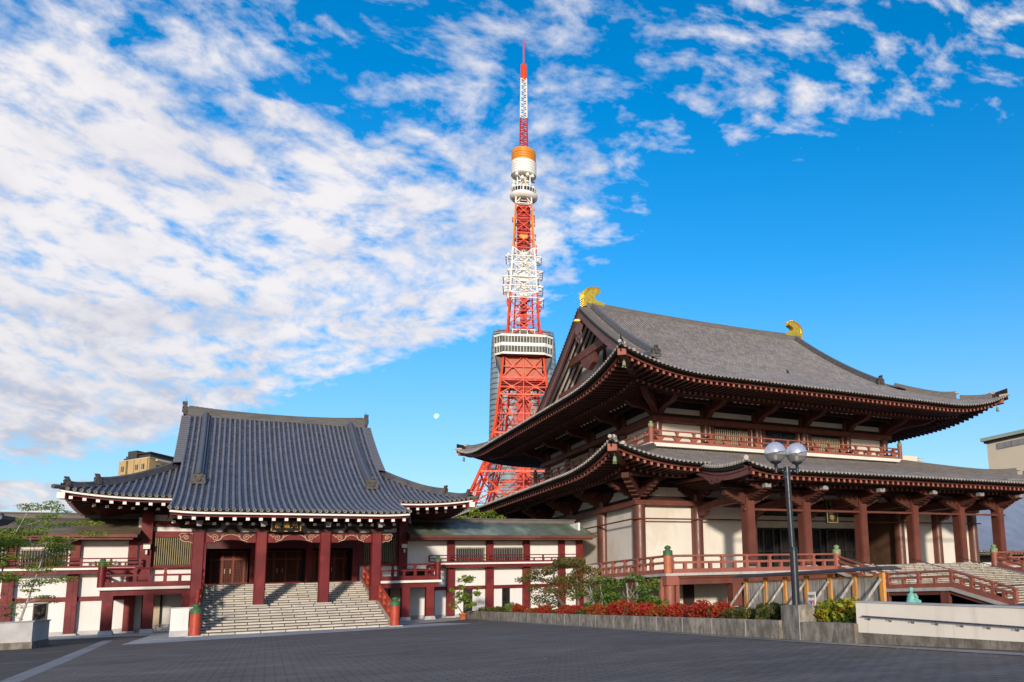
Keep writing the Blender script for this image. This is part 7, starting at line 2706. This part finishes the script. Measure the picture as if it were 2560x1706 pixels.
# beige building on the right
bb = thing('beige_building', 'plain beige building with a green edged roof at the right edge', 'building', (165, 110, 0))
M['beige'] = mat('beige_render', (0.72, 0.60, 0.43), 0.8, 0.04, 0.08)
M['roof_green'] = mat('pale_green_roof', (0.34, 0.42, 0.34), 0.6, 0.1, 0.2)
mb = MB()
mb.box(150, 195, 90, 125.5, 0, 32.4, 0)
mb.build('wall', [M['beige']], bb)
mb = MB()
mb.box(149.2, 196, 89, 126.6, 32.9, 33.7, 0)
mb.box(149.6, 195.5, 89.5, 126, 32.4, 32.9, 1)
mb.box(149.8, 150, 90, 122.5, 30.6, 31.9, 2)
mb.build('roof', [M['roof_green'], M['brown_dark'], M['kerbstone']], bb)
sb = thing('small_beige_block', 'tiny beige roof block peeping over the lower roof by the balcony end', 'building', (200, 200, 0))
mb = MB()
mb.box(196.5, 203.4, 200, 212, 0, 44.0, 0)
mb.box(203.4, 206.5, 200, 212, 0, 43.4, 1)
for k in range(3):
    mb.box(203.45, 206.4, 199.9, 200, 41.2 + k * 0.75, 41.5 + k * 0.75, 2)
mb.build('wall', [M['beige'], M['sky_glass'], M['whiteband']], sb)

# further temple building on the right, blue roof
rt = thing('further_temple', 'blue tiled temple roof seen between the porch columns at the right edge', 'temple', (98, 96, 0))
RT = Hip(83.5, 122, 75, 110, 5.2, 0.42, 0.016, 0.7, 6, 8)
mb = MB()
tiled(mb, RT.P('front'), frange(83.6, 121.9, 0.6), lambda s_: min(1.28 * RT.dx(s_), 17.4) if s_ < 90 or s_ > 115 else 17.4, (1, 0, 0), 0.6, 0.18, 8)
tiled(mb, RT.P('left'), frange(75.1, 109.9, 0.6), lambda s_: min(1.28 * RT.dy(s_), 9.5), (0, 1, 0), 0.6, 0.13, 8)
rr_ = mb.build('roof', [M['roll_far'], M['pan_far'], M['tile_rim'], M['tile_face'], M['rim_grey']], rt)
mb = MB()
hp = lambda t: (83.5 + t / 1.28, 75 + t, RT.z(t, t / 1.28))
ridge_sweep(mb, [hp(9 - 8.5 * i / 10) for i in range(11)], 0.6, 0.45, 0, 0, lift_end=0.2)
mb.build('hip_ridge', M['roll_far'], rr_)
mb = MB()
ridge_sweep(mb, [(90.4, 75 + t, RT.z(t, 99)) for t in [6 + 11 * i / 10 for i in range(11)]], 0.7, 0.5, 0, 0, (1, 0, 0))
mb.build('descending_ridge', M['roll_far'], rr_)
mb = MB()
for i in range(60):
    x = 84 + i * 0.62
    mb.box(x, x + 0.16, 75.3, 79, RT.z(0, RT.dx(x)) - 0.34, RT.z(0, RT.dx(x)) - 0.2, 0)
mb.build('rafters', M['lattice_gold'], rt)
mb = MB()
mb.box(86.5, 119, 79, 106, 0, 5.4, 0)
mb.box(87, 118, 78.9, 79, 3.2, 3.9, 1)
mb.box(84.0, 121.5, 75.6, 79, 4.85, 4.95, 0)
mb.build('wall', [M['dark_door'], M['white']], rt)
fw = thing('boarded_fence', 'dark boarded fence with pale cap below the further temple', 'fence', (95, 66, 0))
mb = MB()
mb.box(76.5, 130, 68, 68.3, 0, 3.0, 0)
mb.box(76.5, 130, 67.9, 68.4, 3.0, 3.15, 1)
mb.build('boards', [M['lattice'], M['brown_rail']], fw)

# roof tip at the left edge
lt = thing('eave_tip', 'dark blue tiled eave tip jutting in at the left edge', 'roof', (-9.5, 45.5, 0))
mb = MB()
mb.ribbon([(-10.5, 46, 5.15), (-8.8, 45.3, 5.2), (-8.0, 45, 5.32), (-7.72, 44.9, 5.52)], 0.9, [0.35, 0.3, 0.24, 0.14], 0)
for k in range(4):
    mb.tube([(-9.2 + k * 0.34, 44.55, 5.45 + k * .02), (-9.2 + k * 0.34, 45.6, 5.62 + k * .02)], 0.10, 7, 0)
mb.tube([(-10.5, 46, 5.62), (-8.6, 45.3, 5.6), (-7.95, 45, 5.66)], 0.14, 7, 0)
mb.box(-14, -10.2, 45.2, 48, 0, 5.2, 1)
mb.build('tiles', [M['roll_blue'], M['brown_dark']], lt)

# moon
mn = bpy.data.materials.new('moonlight')
mn.use_nodes = True
h = NG(mn.node_tree)
mn.node_tree.nodes.clear()
df = h.n('ShaderNodeBsdfDiffuse')
tcn = h.n('ShaderNodeTexCoord')
h.link(h.mix(h.smooth(h.noise(tcn.outputs['Generated'], 3.0, 3), 0.35, 0.65), (0.16, 0.13, 0.10), (0.30, 0.27, 0.24)), df.inputs['Color'])
tr = h.n('ShaderNodeBsdfTransparent')
ads = h.n('ShaderNodeAddShader')
h.link(df.outputs[0], ads.inputs[0])
h.link(tr.outputs[0], ads.inputs[1])
mo_ = h.n('ShaderNodeOutputMaterial')
h.link(ads.outputs[0], mo_.inputs['Surface'])
mb = MB()
md = Vector((0.20856605, 0.95533578, 0.2093651))
mc = md * 20000
R_ = 20000 * 8.3 / 2450
pr = [(R_ * sin(pi * i / 24), -R_ * cos(pi * i / 24)) for i in range(25)]
mb.lathe(pr, tuple(mc), 40, 0)
low_right = Vector((0.62, -0.2, -0.66)).normalized()          # the dark limb: the lit shape is gibbous
nv = []
for p in mb.v:
    q = Vector(p) - mc
    a = q.dot(low_right)
    nv.append(tuple(mc + q - low_right * (a * 0.42 if a > 0 else 0)))
mb.v = nv
tag(mb.build('moon', mn), 'pale gibbous moon low in the blue sky between the two roofs', 'moon')

# pigeon in flight before the big roof
bd = thing('bird', 'tiny dark bird gliding in front of the upper grey roof', 'bird', (41.2, 54.9, 19.75))
mb = MB()
bx, by, bz = 41.2, 54.9, 19.75
mb.tube([(bx - 0.16, by, bz), (bx - 0.08, by, bz + 0.01), (bx + 0.05, by, bz), (bx + 0.12, by, bz - 0.01), (bx + 0.24, by, bz - 0.02)], [0.02, 0.05, 0.06, 0.04, 0.015], 8, 0)
for sg in (-1, 1):
    mb.add([(bx - 0.06, by, bz + 0.03), (bx + 0.10, by, bz + 0.03), (bx + 0.1 + sg * 0.16, by + sg * 0.12, bz + 0.17), (bx + 0.14 + sg * 0.42, by + sg * 0.22, bz + 0.22), (bx - 0.04 + sg * 0.2, by + sg * 0.14, bz + 0.2),
            (bx - 0.06, by, bz + 0.05), (bx + 0.10, by, bz + 0.05), (bx + 0.1 + sg * 0.16, by + sg * 0.12, bz + 0.19), (bx + 0.14 + sg * 0.42, by + sg * 0.22, bz + 0.225), (bx - 0.04 + sg * 0.2, by + sg * 0.14, bz + 0.22)],
           [(0, 1, 2, 3, 4), (9, 8, 7, 6, 5), (0, 5, 6, 1), (1, 6, 7, 2), (2, 7, 8, 3), (3, 8, 9, 4), (4, 9, 5, 0)], 0)
mb.build('body', M['darkmetal'], bd)
